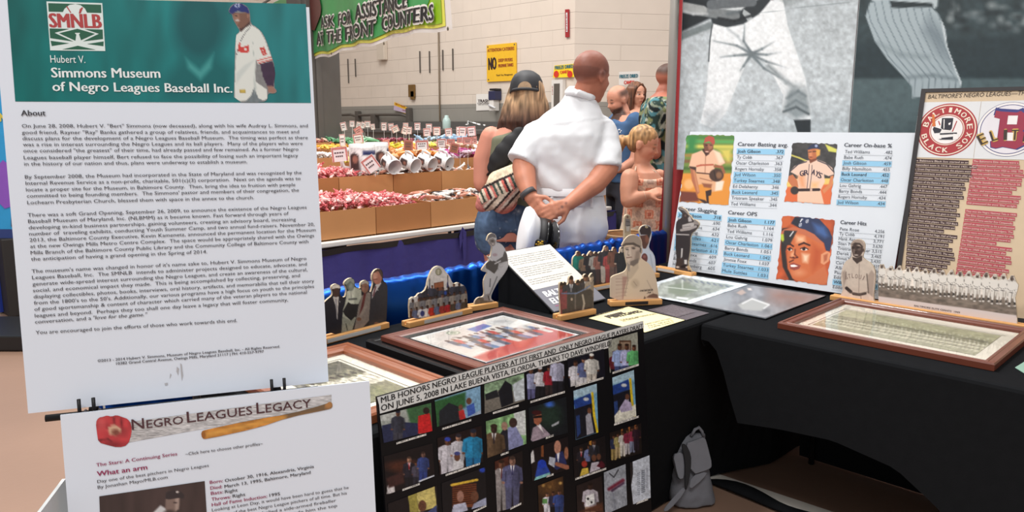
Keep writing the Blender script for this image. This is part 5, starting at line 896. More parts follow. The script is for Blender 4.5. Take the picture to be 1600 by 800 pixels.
standee('wooden-based cutout of a player in a black cap, behind the sepia bust', (984, 440), (1031, 434), ZG, [(850, 420), (855, 180), (880, 118), (880, 60), (866, 0), (852, -50), (866, -95), (912, -118), (962, -104), (976, -50), (968, 20), (952, 60), (945, 108), (996, 165), (1012, 240), (1016, 420)], giant)
def small(p):
    p.soft = 4; p.c[:] = (206, 190, 160); p.poly([(555, -30), (660, -30), (650, 230), (560, 240)], (170, 150, 126), 10); p.ell(605, -10, 16, 22, (110, 80, 66)); p.poly([(575, 20), (640, 20), (650, 130), (570, 130)], (120, 112, 110), 6); p.poly([(580, 130), (640, 130), (630, 215), (590, 215)], (190, 184, 176), 6); p.line([(585, 60), (640, 70)], 5, (60, 52, 50), 6); p.line([(590, 130), (640, 125)], 5, (60, 50, 48), 5)
    for y in (250, 275): p.line([(575, y), (640, y-6)], 4, (120, 100, 80), 5, .6)
standee('narrow cutout card of a full-length player behind the sepia bust', (966, 433.5), (990, 429), (920, 340, 10), [(556, 1000), (556, 60), (560, -20), (590, -50), (630, -50), (660, -10), (655, 200), (650, 1000)], small, bd=.04)
def batter(p):
    p.soft = 4; p.c[:] = (70, 62, 62); p.poly([(105, 340), (225, 345), (230, 480), (215, 570), (170, 580), (165, 480), (140, 580), (110, 570), (100, 470)], (58, 52, 52), 5); p.poly([(150, 480), (166, 480), (160, 560), (145, 580)], (200, 194, 190), 5); p.poly([(105, 580), (165, 575), (165, 660), (100, 665)], (70, 58, 54), 5); p.poly([(180, 590), (205, 590), (205, 640), (180, 630)], (214, 208, 204)); p.poly([(145, 650), (200, 630), (218, 668), (150, 672)], (40, 34, 34)); p.ell(116, 660, 16, 9, (206, 196, 190)); p.ell(205, 662, 14, 8, (190, 180, 176)); p.poly([(205, 650), (235, 640), (250, 690), (215, 690)], (190, 160, 120))
    p.poly([(110, 220), (150, 195), (220, 215), (260, 250), (230, 340), (110, 345), (102, 270)], (62, 56, 56), 5); p.poly([(160, 255), (230, 235), (280, 230), (270, 275), (200, 300), (160, 290)], (188, 180, 176), 6); p.line([(150, 305), (225, 295), (290, 270)], 12, (170, 160, 156), 6); p.line([(105, 345), (222, 350)], 6, (180, 172, 168), 5); p.seg(290, 230, 312, 240, 22, 16, (150, 140, 136), 6); p.line([(165, 275), (240, 265)], 2, (80, 72, 70))
    p.poly([(165, 130), (205, 125), (215, 165), (200, 205), (175, 195)], (66, 54, 50), 5); p.ell(190, 165, 10, 12, (110, 94, 88), soft=6); p.poly([(215, 190), (235, 165), (255, 220), (220, 225)], (196, 188, 184), 6); p.poly([(160, 140), (175, 112), (205, 115), (212, 140)], (80, 74, 74), 5); p.line([(125, 95), (180, 110), (310, 245)], 8, (150, 140, 134), 5); p.ell(140, 95, 16, 12, (140, 132, 128))
standee('wooden-based cutout of a batter in a dark uniform in front of the statistics board', (1022, 423), (1080, 434), (1040, 310, 6.15), [(92, 720), (94, 660), (108, 585), (96, 480), (100, 340), (98, 260), (108, 215), (148, 192), (160, 170), (158, 140), (122, 104), (118, 90), (140, 78), (165, 92), (196, 108), (216, 140), (222, 160), (236, 160), (262, 205), (290, 205), (322, 235), (320, 262), (296, 300), (240, 345), (238, 480), (222, 585), (212, 610), (222, 650), (246, 690), (246, 720)], batter, bd=.04, plaque=(.1, .55, (214, 206, 196)))
def stl(p):
    p.soft = 4; p.c[:] = (206, 188, 174); p.poly([(60, 660), (120, 560), (400, 620), (420, 740)], (214, 196, 184), 6); p.poly([(190, 265), (300, 275), (390, 330), (415, 420), (390, 640), (340, 590), (260, 605), (140, 555), (90, 520), (92, 400), (120, 310)], (206, 190, 176), 6); p.tex(.06, .03)
    p.poly([(96, 400), (128, 380), (135, 480), (110, 560)], (170, 152, 140), 12, .8); p.poly([(345, 430), (380, 380), (412, 420), (392, 640), (345, 600)], (170, 152, 140), 12); p.line([(335, 420), (350, 600)], 5, (90, 76, 70), 8); p.line([(262, 320), (258, 600)], 3, (150, 132, 122), 6); p.line([(135, 400), (130, 470)], 4, (110, 96, 88), 6)
    p.line([(140, 555), (180, 590)], 16, (60, 50, 48), 5); p.line([(205, 608), (260, 618), (320, 605)], 13, (60, 50, 48), 5); p.line([(160, 590), (250, 620), (340, 590)], 5, (120, 104, 96), 8, .6); p.line([(275, 620), (280, 660)], 3, (120, 104, 96))
    for x, y, c in ((140, 432, 'S'), (165, 415, 'T'), (196, 425, 'L'), (225, 432, 'O'), (262, 440, 'U'), (292, 436, 'I')): pass
    p.poly([(195, 255), (235, 265), (290, 240), (290, 290), (240, 322), (200, 280)], (70, 58, 54), 5); p.poly([(188, 150), (215, 135), (295, 160), (300, 200), (275, 245), (235, 262), (205, 245), (190, 195)], (74, 60, 56), 5); p.ell(212, 200, 10, 26, (124, 106, 98), soft=10); p.ell(262, 180, 16, 14, (110, 94, 88), soft=10); p.ell(205, 170, 14, 5, (24, 18, 18)); p.ell(250, 168, 15, 5, (24, 18, 18)); p.ell(232, 237, 20, 5, (206, 190, 180)); p.ell(228, 208, 12, 6, (40, 30, 28)); p.ell(303, 190, 8, 18, (84, 68, 62))
    p.poly([(182, 130), (200, 100), (240, 86), (285, 95), (312, 130), (312, 180), (290, 150), (250, 122), (210, 128), (184, 145)], (168, 150, 138), 5); p.poly([(182, 140), (220, 116), (270, 122), (296, 150), (300, 170), (262, 140), (215, 138)], (70, 58, 54), 5)
stt, spl = standee('wooden-based sepia cutout of a player with a lettered jersey and belt', (1296, 469.5), (1372, 482), (1300, 360, 6.15), [(50, 790), (60, 660), (110, 570), (96, 540), (86, 460), (92, 390), (118, 305), (186, 262), (188, 210), (184, 170), (178, 140), (198, 98), (240, 82), (288, 90), (318, 128), (314, 190), (300, 230), (296, 268), (392, 326), (420, 415), (406, 560), (396, 640), (424, 740), (424, 800)], stl)
tx = Text(spl, 'jersey_lettering', mat('jersey_brown', (140, 120, 112), .6), stt, .0012)
for ch, x, y, x1, y1 in (('S', 138, 470, 156, 466), ('T', 160, 462, 184, 460), ('L', 192, 456, 212, 456), ('O', 220, 460, 246, 464), ('U', 256, 466, 280, 470), ('I', 292, 474, 300, 478)): tx.px(ch, (1300, 360, 6.15), x, y, x1, y1, 44, bold=.02)
tx.done()
def team(p):
    p.soft = 3; p.c[:] = (206, 196, 188)
    p.poly([(0, 250), (1400, 420), (1345, 590), (0, 395)], (120, 108, 98), 6); p.tex(.4, .02, 2, .05); p.poly([(10, 385), (1345, 570), (1345, 720), (0, 470)], (216, 206, 204), 5)
    n = 16
    for i in range(n):
        t = i/(n-1); x = 50+1240*t**1.12 if i < 3 else 50+1240*(t*1.0); x = 48+(1300-48)*t; y = 292+(470-292)*t+(10 if i % 2 else 0); h = 215+(300-215)*t; w = 34+t*18
        hy = y-h
        for s_ in (-1, 1): p.seg(x+s_*w*.35, y-h*.45, x+s_*w*.5, y-h*.12, w*.38, w*.2, (222, 216, 210)); p.seg(x+s_*w*.5, y-h*.1, x+s_*w*.5, y-h*.03, w*.16, w*.16, (50, 44, 42)); p.ell(x+s_*w*.55, y, w*.26, 6, (226, 220, 214))
        p.poly([(x-w*.3, hy+h*.2), (x-w, hy+h*.28), (x-w*1.05, hy+h*.45), (x-w*.75, hy+h*.58), (x+w*.75, hy+h*.58), (x+w*1.05, hy+h*.45), (x+w, hy+h*.28), (x+w*.3, hy+h*.2)], (226, 220, 214)); p.line([(x-w*.95, hy+h*.3), (x-w*.9, hy+h*.45), (x-w*.2, hy+h*.53), (x+w*.8, hy+h*.48)], 2, (70, 62, 58), 3, .85); p.line([(x-w*.6, hy+h*.57), (x+w*.7, hy+h*.57)], 2.4, (60, 52, 50))
        p.line([(x, y-h*.4), (x-w*.1, y-h*.15)], 4, (140, 130, 122), 6); p.line([(x+w*.5, y-h*.38), (x+w*.3, y-h*.2)], 4, (160, 150, 140), 6)
        p.ell(x, hy+h*.13, h*.058, h*.08, (84, 68, 60)); p.ell(x+2, hy+h*.07, h*.062, h*.04, (196, 186, 178) if i % 3 else (110, 98, 92))
ol = [(15, 480), (14, 130), (30, 80)]
for i in range(16):
    t = i/15; x = 48+1252*t; y = 292+178*t+(10 if i % 2 else 0); h = 215+85*t; hy = y-h; r = h*.07
    ol += [(x-r*1.1, hy+h*.1), (x-r*.4, hy+h*.02), (x+r*.8, hy+h*.02), (x+r*1.3, hy+h*.12), (x+r*1.9, hy+h*.22)]
ol += [(1362, 280), (1355, 320), (1330, 400), (1345, 540), (1345, 720), (1345, 780), (700, 700)]
tmt, tpl = standee('long wooden-based cutout of a ball team standing in a row in white uniforms', (1372, 482), (1600, 519), (1370, 400, 6.152), ol, team, step=.003, it=0)
tx = Text(tpl, 'caption', mat('caption_ink', (84, 76, 80), .6), tmt, .0014)
tx.px('BALTIMORE ELITE GIANTS  1949', (1370, 400, 6.152), 360, 484, 800, 552, 17, bold=.03); tx.done()

# ================================================================== FRAMED PICTURES LYING ON THE TABLES
def frame_rails(bm, pl, w, h, prof):
    # mitred moulding: prof = (inset, height) outline, closed
    n = len(prof); R_ = []
    for cx_, cy_, sx_, sy_ in ((0, 0, 1, 1), (w, 0, -1, 1), (w, h, -1, -1), (0, h, 1, -1)): R_.append([pl.W(cx_+sx_*i, cy_+sy_*i, z) for i, z in prof])
    return skin(bm, R_, closed=True)
def framed(label, x0, x1, y0, y1, z, fh, fw, m, e, matw, photo, lm=None, liner=.01, matm=None, cat='picture'):
    # e: direction that reads left to right for the viewer of the picture
    if e == 'x': pl = Plane((x0, y0, z), (1, 0, 0), (0, 1, 0)); w, h = x1-x0, y1-y0
    else: pl = Plane((x0, y1, z), (0, -1, 0), (1, 0, 0)); w, h = y1-y0, x1-x0
    t = thing('framed_picture', label, cat, ((x0+x1)/2, (y0+y1)/2, z))
    bm = B(); frame_rails(bm, pl, w, h, [(0, 0), (0, fh*.8), (fw*.08, fh), (fw*.3, fh), (fw*.36, fh*.86), (fw*.6, fh*.86), (fw*.66, fh*.95), (fw*.86, fh*.9), (fw, fh*.7), (fw, 0)]); obj('frame', bm, m, t)
    if lm: bm = B(); frame_rails(bm, pl, w, h, [(fw-.001, .002), (fw-.001, fh*.72), (fw+liner, fh*.6), (fw+liner, .002)]); obj('liner', bm, lm, t)
    bm = B(); slab(bm, pl, rect(fw*.5, fw*.5, w-fw*.5, h-fw*.5), .002, .004); obj('backing', bm, BLACKP, t)
    i = fw-.002; bm = B(); slab(bm, pl, rect(i, i, w-i, h-i), .0015, .0062); obj('mat_board', bm, matm or mat('cream_mat', (228, 222, 206), .7, var=.02), t)
    q = [pj(pl.W(a, b, .0066)) for a, b in ((matw, h-matw), (w-matw, h-matw), (w-matw, matw), (matw, matw))]
    photo(pl, w, h, t, [(float(v[0]), float(v[1])) for v in q])
    g = fw*.8; bm = B(); slab(bm, pl, rect(g, g, w-g, h-g), .0012, fh*.55); obj('glass', bm, glassmat(), t)
    return t
def rows(p, u, v, n, r, y0, dy, c, hd):
    # rows of players in the print's own frame (u across, v up)
    for k in range(r):
        for i in range(n): pass
WALN = mat('walnut_frame', (104, 52, 36), .35, var=.3, scale=7, stretch=(1.2, 1.2, 8), coat=.2)
CHER = mat('cherry_frame', (140, 78, 46), .35, var=.3, scale=7, stretch=(1.2, 1.2, 8), coat=.2)
BLKF = mat('black_lacquer', (20, 19, 20), .25, coat=.3)
def local_print(name, pl, a0, b0, a1, b1, nx, ny, fn, off, parent, m=None):
    u, v = np.meshgrid(np.linspace(a0, a1, nx+1), np.linspace(b0, b1, ny+1)); ab = np.stack([u.ravel(), v.ravel()], 1)
    W = pl.Wn(ab, off); me = bpy.data.meshes.new(name)
    me.from_pydata(W.tolist(), [], [(j*(nx+1)+i, j*(nx+1)+i+1, (j+1)*(nx+1)+i+1, (j+1)*(nx+1)+i) for j in range(ny) for i in range(nx)]); me.update()
    p = Pt((ab[:, 0]-a0)/(a1-a0)*100, (b1-ab[:, 1])/(b1-b0)*100, (128,)*3); p.soft = .7; fn(p); paint(me, p.out()); return link(name, me, m or PRINT, parent)
def pano(pl, w, h, t, q):
    m = .085; a0, a1, b0, b1 = .075, w-.075, .105, h-.115
    decal('mat_line', pl, [rect(a0-.012, b1+.010, a1+.012, b1+.013), rect(a0-.012, b0-.013, a0-.009, b1+.013)], mat('mat_line', (110, 104, 92), .6), t, .0068)
    def f(p):
        p.c[:] = (176, 176, 142); p.tex(.12, .2, 1); p.poly([(0, 40), (100, 30), (100, 100), (0, 100)], (150, 150, 122), 16)
        for i in range(60): x = hsh(i, 3)*100; p.ell(x, 36+hsh(i, 4)*7, 1.6, 2.2, (104, 104, 84), soft=2, al=.7)
        for k in range(3):
            for i in range(40): x = (i+.5*k)*2.5+hsh(i, k)*.8; y = 56+k*13; p.ell(x, y, 1.1, 5.5, (206, 204, 178), al=.8); p.ell(x, y-6, .7, 2, (92, 88, 72), al=.8)
        p.tex(.2, .5, 5)
    local_print('team_photo', pl, a0, b0, a1, b1, 150, 70, f, .0075, t)
framed('long walnut-framed faded team photograph with a cream mat on the right table', 2.43, 2.945, .507, 1.152, TZ+.0015, .022, .034, WALN, 'y', .09, pano)
def bwphoto(pl, w, h, t, q):
    a0, a1, b0, b1 = .1, w-.1, .1, h-.1
    decal('mat_line', pl, [rect(a0-.014, b1+.011, a1+.014, b1+.014), rect(a1+.011, b0-.014, a1+.014, b1+.014)], mat('mat_line', (110, 104, 92), .6), t, .0068)
    def f(p):
        p.c[:] = (120, 116, 96); p.tex(.5, .15, 3); p.poly([(0, 0), (100, 0), (100, 22), (0, 34)], (92, 88, 74), 10)
        for i in range(9): x = 8+i*11; p.seg(x, 40+hsh(i, 1)*8, x+6, 58, 5.5, 6.5, (214, 208, 190), 2); p.seg(x-2, 62, x+9, 66, 3.4, 3, (206, 200, 182), 2); p.ell(x+1, 35, 3, 4.4, (70, 62, 54)); p.line([(x+1, 48), (x+6, 62)], .8, (90, 84, 74), 1.6)
        p.tex(.3, .4, 1); p.poly([(0, 76), (100, 70), (100, 100), (0, 100)], (120, 118, 88), 8, .7); p.tex(.4, .3, 8)
    local_print('team_photo', pl, a0, b0, a1, b1, 90, 100, f, .0075, t)
framed('cherry-framed black and white photograph with a cream mat at the table end', .862, 1.262, 1.43, 1.978, TZ+.0015, .024, .052, CHER, 'x', .1, bwphoto)
def blankp(pl, w, h, t, q):
    local_print('photo', pl, .06, .06, w-.06, h-.06, 8, 8, lambda p: p.c.__setitem__(slice(None), (120, 116, 110)), .0075, t)
framed('black lacquered picture frame under the walnut-framed group portrait', 1.312, 1.842, 1.44, 1.957, TZ+.0015, .024, .045, BLKF, 'x', .06, blankp, lm=mat('silver_liner', (150, 150, 150), .35, metal=.6))
def portrait(pl, w, h, t, q):
    def f(p):
        p.c[:] = (206, 202, 196); p.tex(.05, .06); p.poly([(0, 30), (30, 0), (60, 0), (25, 60), (0, 80)], (186, 176, 170), 14, .7); p.poly([(0, 84), (100, 62), (100, 100), (0, 100)], (168, 50, 42), 6); p.ell(33, 12, 6, 7, (120, 130, 110)); p.ell(33, 12, 4.4, 5, (206, 204, 190)); p.ell(33, 12, 3, 3.6, (120, 130, 110))
        p.poly([(48, 12), (70, 8), (70, 20), (48, 26)], (70, 96, 160), 2); p.line([(24, 24), (40, 40)], .8, (60, 50, 46))
        for r_ in range(3):
            for i in range(13): x = 14+i*6.2+r_*2; y = 34+r_*14; p.seg(x, y, x, y+13, 2.7, 3, [(54, 60, 84), (170, 170, 180), (70, 100, 140), (60, 50, 50), (190, 186, 180), (176, 56, 46)][(i*5+r_*2) % 6], 1.2); p.ell(x, y-4.5, 1.8, 3, [(80, 52, 40), (120, 82, 64), (60, 42, 34)][i % 3])
        p.poly([(70, 6), (96, 2), (96, 40), (84, 62)], (190, 190, 188), 3, .55); p.ell(86, 14, 6, 6, (160, 160, 160), soft=4); p.tex(.12, .5)
    local_print('group_photo', pl, .072, .072, w-.072, h-.072, 120, 120, f, .0075, t)
framed('walnut-framed colour group portrait with a black liner in the middle of the left table', 1.338, 1.868, 1.44, 1.913, TZ+.0262, .017, .046, WALN, 'x', .07, portrait, lm=BLKF, liner=.014, matm=mat('white_mat', (226, 228, 230), .5, var=.02))

# ================================================================== FLAT SHEETS
def sheet_thing(name, label, cat, pts, z, m, t=.0015):
    w_ = [P(x, y, z) for x, y in pts]; bm = B(); a = [bm.verts.new((q[0], q[1], z)) for q in w_]; b = [bm.verts.new((q[0], q[1], z-t)) for q in w_]; n = len(a)
    bm.faces.new(a); bm.faces.new(b[::-1])
    for i in range(n): bm.faces.new((a[i], b[i], b[(i+1) % n], a[(i+1) % n]))
    c = sum(w_)/n; th = thing(name, label, cat, (c[0], c[1], z-t)); obj('sheet', bm, m, th); return th
UPX = Plane((0, 0, TZ+.004), (1, 0, 0), (0, 1, 0)); UPY = Plane((0, 0, TZ+.006), (0, -1, 0), (1, 0, 0))
yp = sheet_thing('old_poster', 'yellowed handbill lying beside the dark printed sheet near the table corner', 'poster', [(920, 497), (982, 479), (1070, 500), (1008, 519)], TZ+.004, mat('yellowed_paper', (232, 220, 170), .6, var=.05))
ZY = (920, 470, 8)
tx = Text(UPX, 'brush_lettering', mat('poster_ink', (60, 52, 44), .6), yp, .0012)
tx.px('prowny', ZY, 236, 215, 470, 155, 34, bold=.06, shear=.3); tx.px('BALL GAMES', ZY, 332, 212, 684, 140, 26, bold=.05); tx.done()
tx = Text(UPX, 'small_print', mat('poster_grey', (140, 128, 96), .6), yp, .0010)
for st_, a, b, c, d, hh in (('THE NEGRO LEAGUE', 105, 188, 450, 100, 10), ('SUNDAY AFTERNOON', 400, 250, 850, 168, 12), ('AT THE PARK', 440, 262, 640, 210, 12), ('GAME STARTS AT TWO', 720, 300, 1040, 228, 10), ('ALL SEATS', 740, 322, 1060, 250, 9), ('COME EARLY', 760, 344, 1080, 268, 9)): tx.px(st_, ZY, a, b, c, d, hh, bold=.02)
tx.done()
gp = sheet_thing('printed_sheet', 'dark grey printed sheet lying at the corner of the left table', 'paper', [(1012, 484), (1050, 475.5), (1108, 489), (1072, 500)], TZ+.003, mat('dark_paper', (84, 76, 82), .5, var=.05))
def gl(p):
    p.c[:] = (86, 78, 84); v = vnoise(p.X*.10, np.floor(p.Y/9)*3.1); p.put(np.clip((v-.35)*3, 0, 1)*((p.Y % 9) < 4)*.5, (150, 142, 146))
print_grid('small_print', UPX, [(800, 112), (1060, 60), (1330, 140), (1100, 205)], 110, 60, ZY, gl, .0002, None, gp)
lm_ = sheet_thing('laminated_print', 'flat black-edged panel with two large photographs lying before the statistics board', 'panel', [(975, 455), (1068, 427.5), (1291, 461), (1196, 498)], TZ+.006, mat('panel_black', (26, 26, 30), .3), .004)
ZL = (1010, 420, 5.333)
def aer(p):
    p.soft = 6; p.c[:] = (206, 214, 220); p.poly([(120, 120), (310, 70), (740, 140), (330, 270), (60, 220)], (140, 146, 140), 10); p.tex(.3, .04, 2); p.poly([(180, 140), (330, 110), (440, 170), (300, 230), (180, 200)], (120, 130, 116), 20); p.line([(300, 90), (300, 170)], 3, (206, 210, 206), 8); p.line([(150, 150), (420, 180)], 3, (190, 196, 190), 8); p.line([(260, 240), (340, 250)], 8, (220, 224, 224), 10)
    for i in range(8): p.seg(300+i*52, 80+i*9, 322+i*52, 96+i*8, 7, 5, (104, 112, 124), 5)
def rgt(p):
    p.soft = 8; p.c[:] = (126, 126, 130); p.tex(.3, .02, 4); p.poly([(1000, 150), (1500, 210), (1300, 300), (1000, 280)], (128, 104, 98), 90, .8); p.poly([(760, 300), (880, 240), (1020, 290), (960, 350), (800, 340)], (160, 160, 158), 16); p.line([(800, 290), (880, 250), (1020, 300), (980, 330)], 6, (200, 200, 200), 10); p.poly([(750, 200), (800, 170), (830, 200), (790, 220)], (170, 150, 140), 10); p.poly([(840, 160), (870, 160), (880, 180), (850, 180)], (200, 190, 184), 8); p.poly([(450, 250), (700, 200), (700, 320), (520, 330)], (140, 144, 150), 60)
print_grid('aerial_photo', UPY, [(-195, 190), (312, 46), (848, 132), (368, 292)], 120, 70, ZL, aer, .0004, GLOSSP, lm_)
print_grid('player_photo', UPY, [(380, 290), (852, 136), (1490, 226), (990, 408)], 110, 70, ZL, rgt, .0004, GLOSSP, lm_)
sheet_thing('green_sheet', 'small corner of a pale green sheet at the right end of the table', 'paper', [(1586, 574), (1612, 558), (1640, 580), (1612, 590)], TZ+.003, mat('green_paper', (130, 166, 150), .6))

# slanted placard on its black wedge stand
PLC = Plane((2.03, 1.815, TZ+.012), (1, 0, 0), (0, .30, .183)); pw = .30; ph = PLC.L(800, 392)[1]
pt_ = thing('slanted_placard', 'white and grey text placard on a black slanted stand beside the pitcher cutout', 'placard', (2.165, 1.96, TZ+.0015))
bm = B(); slab(bm, PLC, rect(-.004, -.004, pw+.004, ph+.004), .006); obj('backing_panel', bm, mat('panel_black', (26, 26, 30), .3), pt_)
a0, b0 = PLC.W(.02, .02, -.008), PLC.W(.02, ph-.01, -.008); bm = B()
pr = [(a0[1], TZ+.0015), (b0[1], TZ+.0015), (b0[1], b0[2]), (a0[1], a0[2])]
f0 = [bm.verts.new((PLC.W(.0, 0)[0], y, z)) for y, z in pr]; f1 = [bm.verts.new((PLC.W(pw, 0)[0], y, z)) for y, z in pr]
bm.faces.new(f0); bm.faces.new(f1[::-1]); [bm.faces.new((f0[i], f1[i], f1[(i+1) % 4], f0[(i+1) % 4])) for i in range(4)]
obj('stand', bm, CLOTH, pt_)
hg = ph*.355
decal('text_sheet', PLC, [rect(0, hg, pw, ph)], mat('placard_white', (206, 202, 194), .5, var=.02), pt_, .0008); decal('title_band', PLC, [rect(0, 0, pw, hg)], mat('placard_grey', (112, 112, 122), .5, var=.04), pt_, .0008)
tx = Text(PLC, 'title', mat('placard_title', (236, 236, 236), .5), pt_, .0016); tx.ab('BALTIMORE', .03, hg-.048, pw-.055, hg-.048, .030, bold=.06); tx.ab('ELITE GIANTS', .03, hg-.088, pw-.03, hg-.088, .030, bold=.06); tx.done()
tx = Text(PLC, 'body_text', mat('placard_ink', (64, 60, 60), .6), pt_, .0012)
body = ['The Elite Giants came to Baltimore in 1938 and played', 'their home games at Bugle Field, a wooden park on the', 'east side of the city. They were one of the strongest', 'clubs in the Negro National League, and many of their', 'players went on to the major leagues in later years.', '', 'Crowds filled the stands on Sunday afternoons to see', 'double headers. The club won the league title in 1939', 'and again ten years later, when it beat the champions', 'of the western division. The team stayed together', 'until the end of the 1950 season.', '', 'Their uniforms, photographs and stories are kept', 'by the museum so that visitors can learn about the', 'men who played the game they loved.']
for i, s_ in enumerate(body):
    if s_: b = ph-.035-i*(ph-hg-.05)/15; tx.ab(s_, .018, b, .018+(pw-.04)*len(s_)/54, b, .0052, bold=.01)
tx.done()
tx = Text(PLC, 'pink_line', mat('placard_pink', (186, 84, 130), .6), pt_, .0014); tx.ab('NEGRO LEAGUE BASEBALL', .03, .02, .12, .02, .006, bold=.02); tx.done()
# ================================================================== WALL FITTINGS
WL = Plane((7.996, 16, 0), (0, -1, 0), (0, 0, 1)); WR = Plane((c0.x, c0.y, 0), (e2.x, e2.y, 0), (0, 0, 1))
def wsign(name, label, cat, pl, q, m, t=.01, off=0):
    poly = [tuple(pl.L(*p)) for p in q]; c = pl.W(sum(p[0] for p in poly)/len(poly), min(p[1] for p in poly), off)
    th = thing(name, label, cat, tuple(c)); bm = B(); slab(bm, pl, poly, t, off+t+.002); obj('panel', bm, m, th); return th
ID = (0, 0, 1)
s_ = wsign('wall_sign', 'yellow ATTENTION CATERERS sign high on the back wall', 'sign', WL, [(762, 71), (807.5, 66.5), (808, 126), (762.5, 128)], mat('sign_yellow', (236, 186, 40), .45), .02)
tx = Text(WL, 'red_lettering', mat('sign_brown', (150, 66, 30), .5), s_, .026)
tx.px('ATTENTION CATERERS', ID, 763.5, 81.5, 805.5, 78, 5, bold=.05); tx.px('DEEP FRYERS', ID, 780.5, 97, 803, 95.5, 5, bold=.05); tx.px('PROPANE TANKS', ID, 780.5, 105.5, 804, 103.5, 5, bold=.05); tx.done()
tx = Text(WL, 'black_lettering', mat('sign_black', (44, 26, 30), .5), s_, .026); tx.px('NO', ID, 765, 109.5, 778, 108, 19, bold=.045); tx.px('Thank You, Management', ID, 777, 119, 803, 117.5, 2.6, bold=.03); tx.done()
bm = B()
for p_ in ((764, 73.5), (805.5, 69.5), (765, 124.5), (805, 122.5)): q = WL.W(*WL.L(*p_), .024); ell(bm, q, (.008, .012, .012), sub=1)
obj('screw', bm, GREYM, s_)
s_ = wsign('fire_sign', 'narrow red and white upright fire marker on the back wall', 'sign', WL, [(884.5, 15), (890, 14.6), (890.3, 58), (884.8, 58.5)], mat('marker_red', (158, 36, 42), .45), .02)
decal('white_stripe', WL, [[tuple(WL.L(*p)) for p in ((886.2, 20), (888.6, 20), (888.8, 50), (886.4, 50))]], WHITE, s_, .026)
tx = Text(WL, 'upright_lettering', mat('marker_red2', (170, 50, 52), .5), s_, .030); tx.px('FIRE', ID, 888.2, 48, 888, 23, 1.6, bold=.03); tx.done()
s_ = wsign('wall_poster', 'white paper poster with black printing on the back wall beside the capped woman', 'poster', WL, [(744.5, 147), (769.5, 146.5), (769, 172), (744.5, 173)], mat('poster_white', (232, 228, 222), .6, var=.02), .004)
ZP = (690, 140, 11.43)
tx = Text(WL, 'black_lettering', mat('sign_black', (44, 26, 30)), s_, .010); tx.px('TRASH', ZP, 655, 228, 860, 224, 52, bold=.07); tx.px('CONTAINERS', ZP, 645, 258, 878, 252, 22, bold=.05); tx.px('KEEP AREA CLEAN', ZP, 665, 278, 855, 272, 14, bold=.04); tx.done()
s_ = wsign('small_sign', 'small tilted yellow and lilac notice over the pipe on the back wall', 'sign', WL, [(620.5, 159.5), (640.5, 168), (639, 178), (619.5, 171)], mat('sign_yellow', (236, 186, 40)), .004, .05)
ZN = (520, 100, 8)
decal('lilac_field', WL, [[tuple(WL.L(520+x/8, 100+y/8)) for x, y in ((800, 515), (955, 575), (950, 615), (795, 575))]], mat('lilac', (196, 176, 200), .5), s_, .058)
tx = Text(WL, 'red_lettering', mat('notice_red', (160, 60, 30), .5), s_, .060); tx.px('SEE IT MADE', ZN, 815, 505, 940, 548, 20, bold=.05); tx.px('FUDGE', ZN, 905, 582, 945, 592, 14, bold=.05); tx.done()
ir = mat('dark_iron', (86, 80, 74), .6)
for i, (x, y0, y1) in enumerate(((529, 92, 123), (544, 92, 130), (555.5, 92, 120), (656.5, 80, 114), (671.5, 80, 114), (692.3, 78, 110), (708, 76, 110))):
    a = WL.L(x, y0); b = WL.L(x, y1); bm = B(); slab(bm, WL, rect(a[0]-.008, b[1], a[0]+.008, a[1]), .015, .017)
    solo('shelf_standard', bm, ir, 'thin dark upright metal strip, '+['first from the left', 'second from the left', 'third from the left', 'fourth from the left', 'fifth from the left', 'just right of the conduit', 'furthest right'][i]+' on the back wall', 'strip', 'upright strips on the back wall')
a = WL.L(686.5, 40); b = WL.L(688.5, 196); bm = B(); q = WL.W(a[0], a[1], .02); r_ = WL.W(a[0], b[1]-.6, .02); tube(bm, [r_, q], .013, 8)
cnd = solo('conduit', bm, mat('conduit_tan', (120, 104, 84), .5), 'thin vertical conduit running down the back wall', 'pipe', smooth=True)
pth = thing('wall_pipe', 'horizontal dark pipe with brackets low on the grey band of the back wall', 'pipe', tuple(WL.W(*WL.L(585, 179), .06)))
bm = B(); tube(bm, [WL.W(*WL.L(x, y), .07) for x, y in ((515, 179), (528, 180), (553, 179), (560, 181), (568, 180), (600, 179), (632, 179), (642, 182))], .022, 8); obj('pipe', bm, ir, pth, True)
for x in (563, 643):
    bm = B(); c = WL.W(*WL.L(x, 181), .05); bx(bm, c, (.08, .09, .17 if x < 600 else .26), bev=.01); obj('bracket', bm, ir, pth)
bm = B(); c = WL.W(*WL.L(645, 142), .02); bx(bm, c, (.03, .16, .20), bev=.005); c2 = WL.W(*WL.L(646.5, 149), .02); bx(bm, (c2[0], c2[1], c2[2]), (.03, .09, .14), bev=.005)
solo('brass_plate', bm, mat('old_brass', (130, 100, 56), .45, metal=.5), 'stepped brass coloured plate on the back wall above the pipe', 'plate')
bm = B(); c = WL.W(*WL.L(600, 79), .04); bx(bm, c, (.08, .2, .32), bev=.01); solo('junction_box', bm, mat('cream_box', (206, 194, 178), .5), 'pale junction box on the back wall under the green banner', 'box')
bm = B(); c = WL.W(*WL.L(590, 192), .06); bx(bm, c, (.1, .12, .3), bev=.01); solo('socket_box', bm, ir, 'grey metal socket box low on the back wall behind the price cards', 'box')
cb_ = thing('alarm_cabinet', 'white cabinet with a dark window on the back wall beside the yellow candy sign', 'cabinet', tuple(WL.W(*WL.L(875, 155), 0)))
p0 = WL.L(866.5, 125.5); p1 = WL.L(883.5, 175); bm = B(); slab(bm, WL, rect(p0[0], p1[1], p1[0], p0[1]), .06, .062); obj('cabinet_body', bm, mat('cabinet_white', (222, 218, 212), .4), cb_)
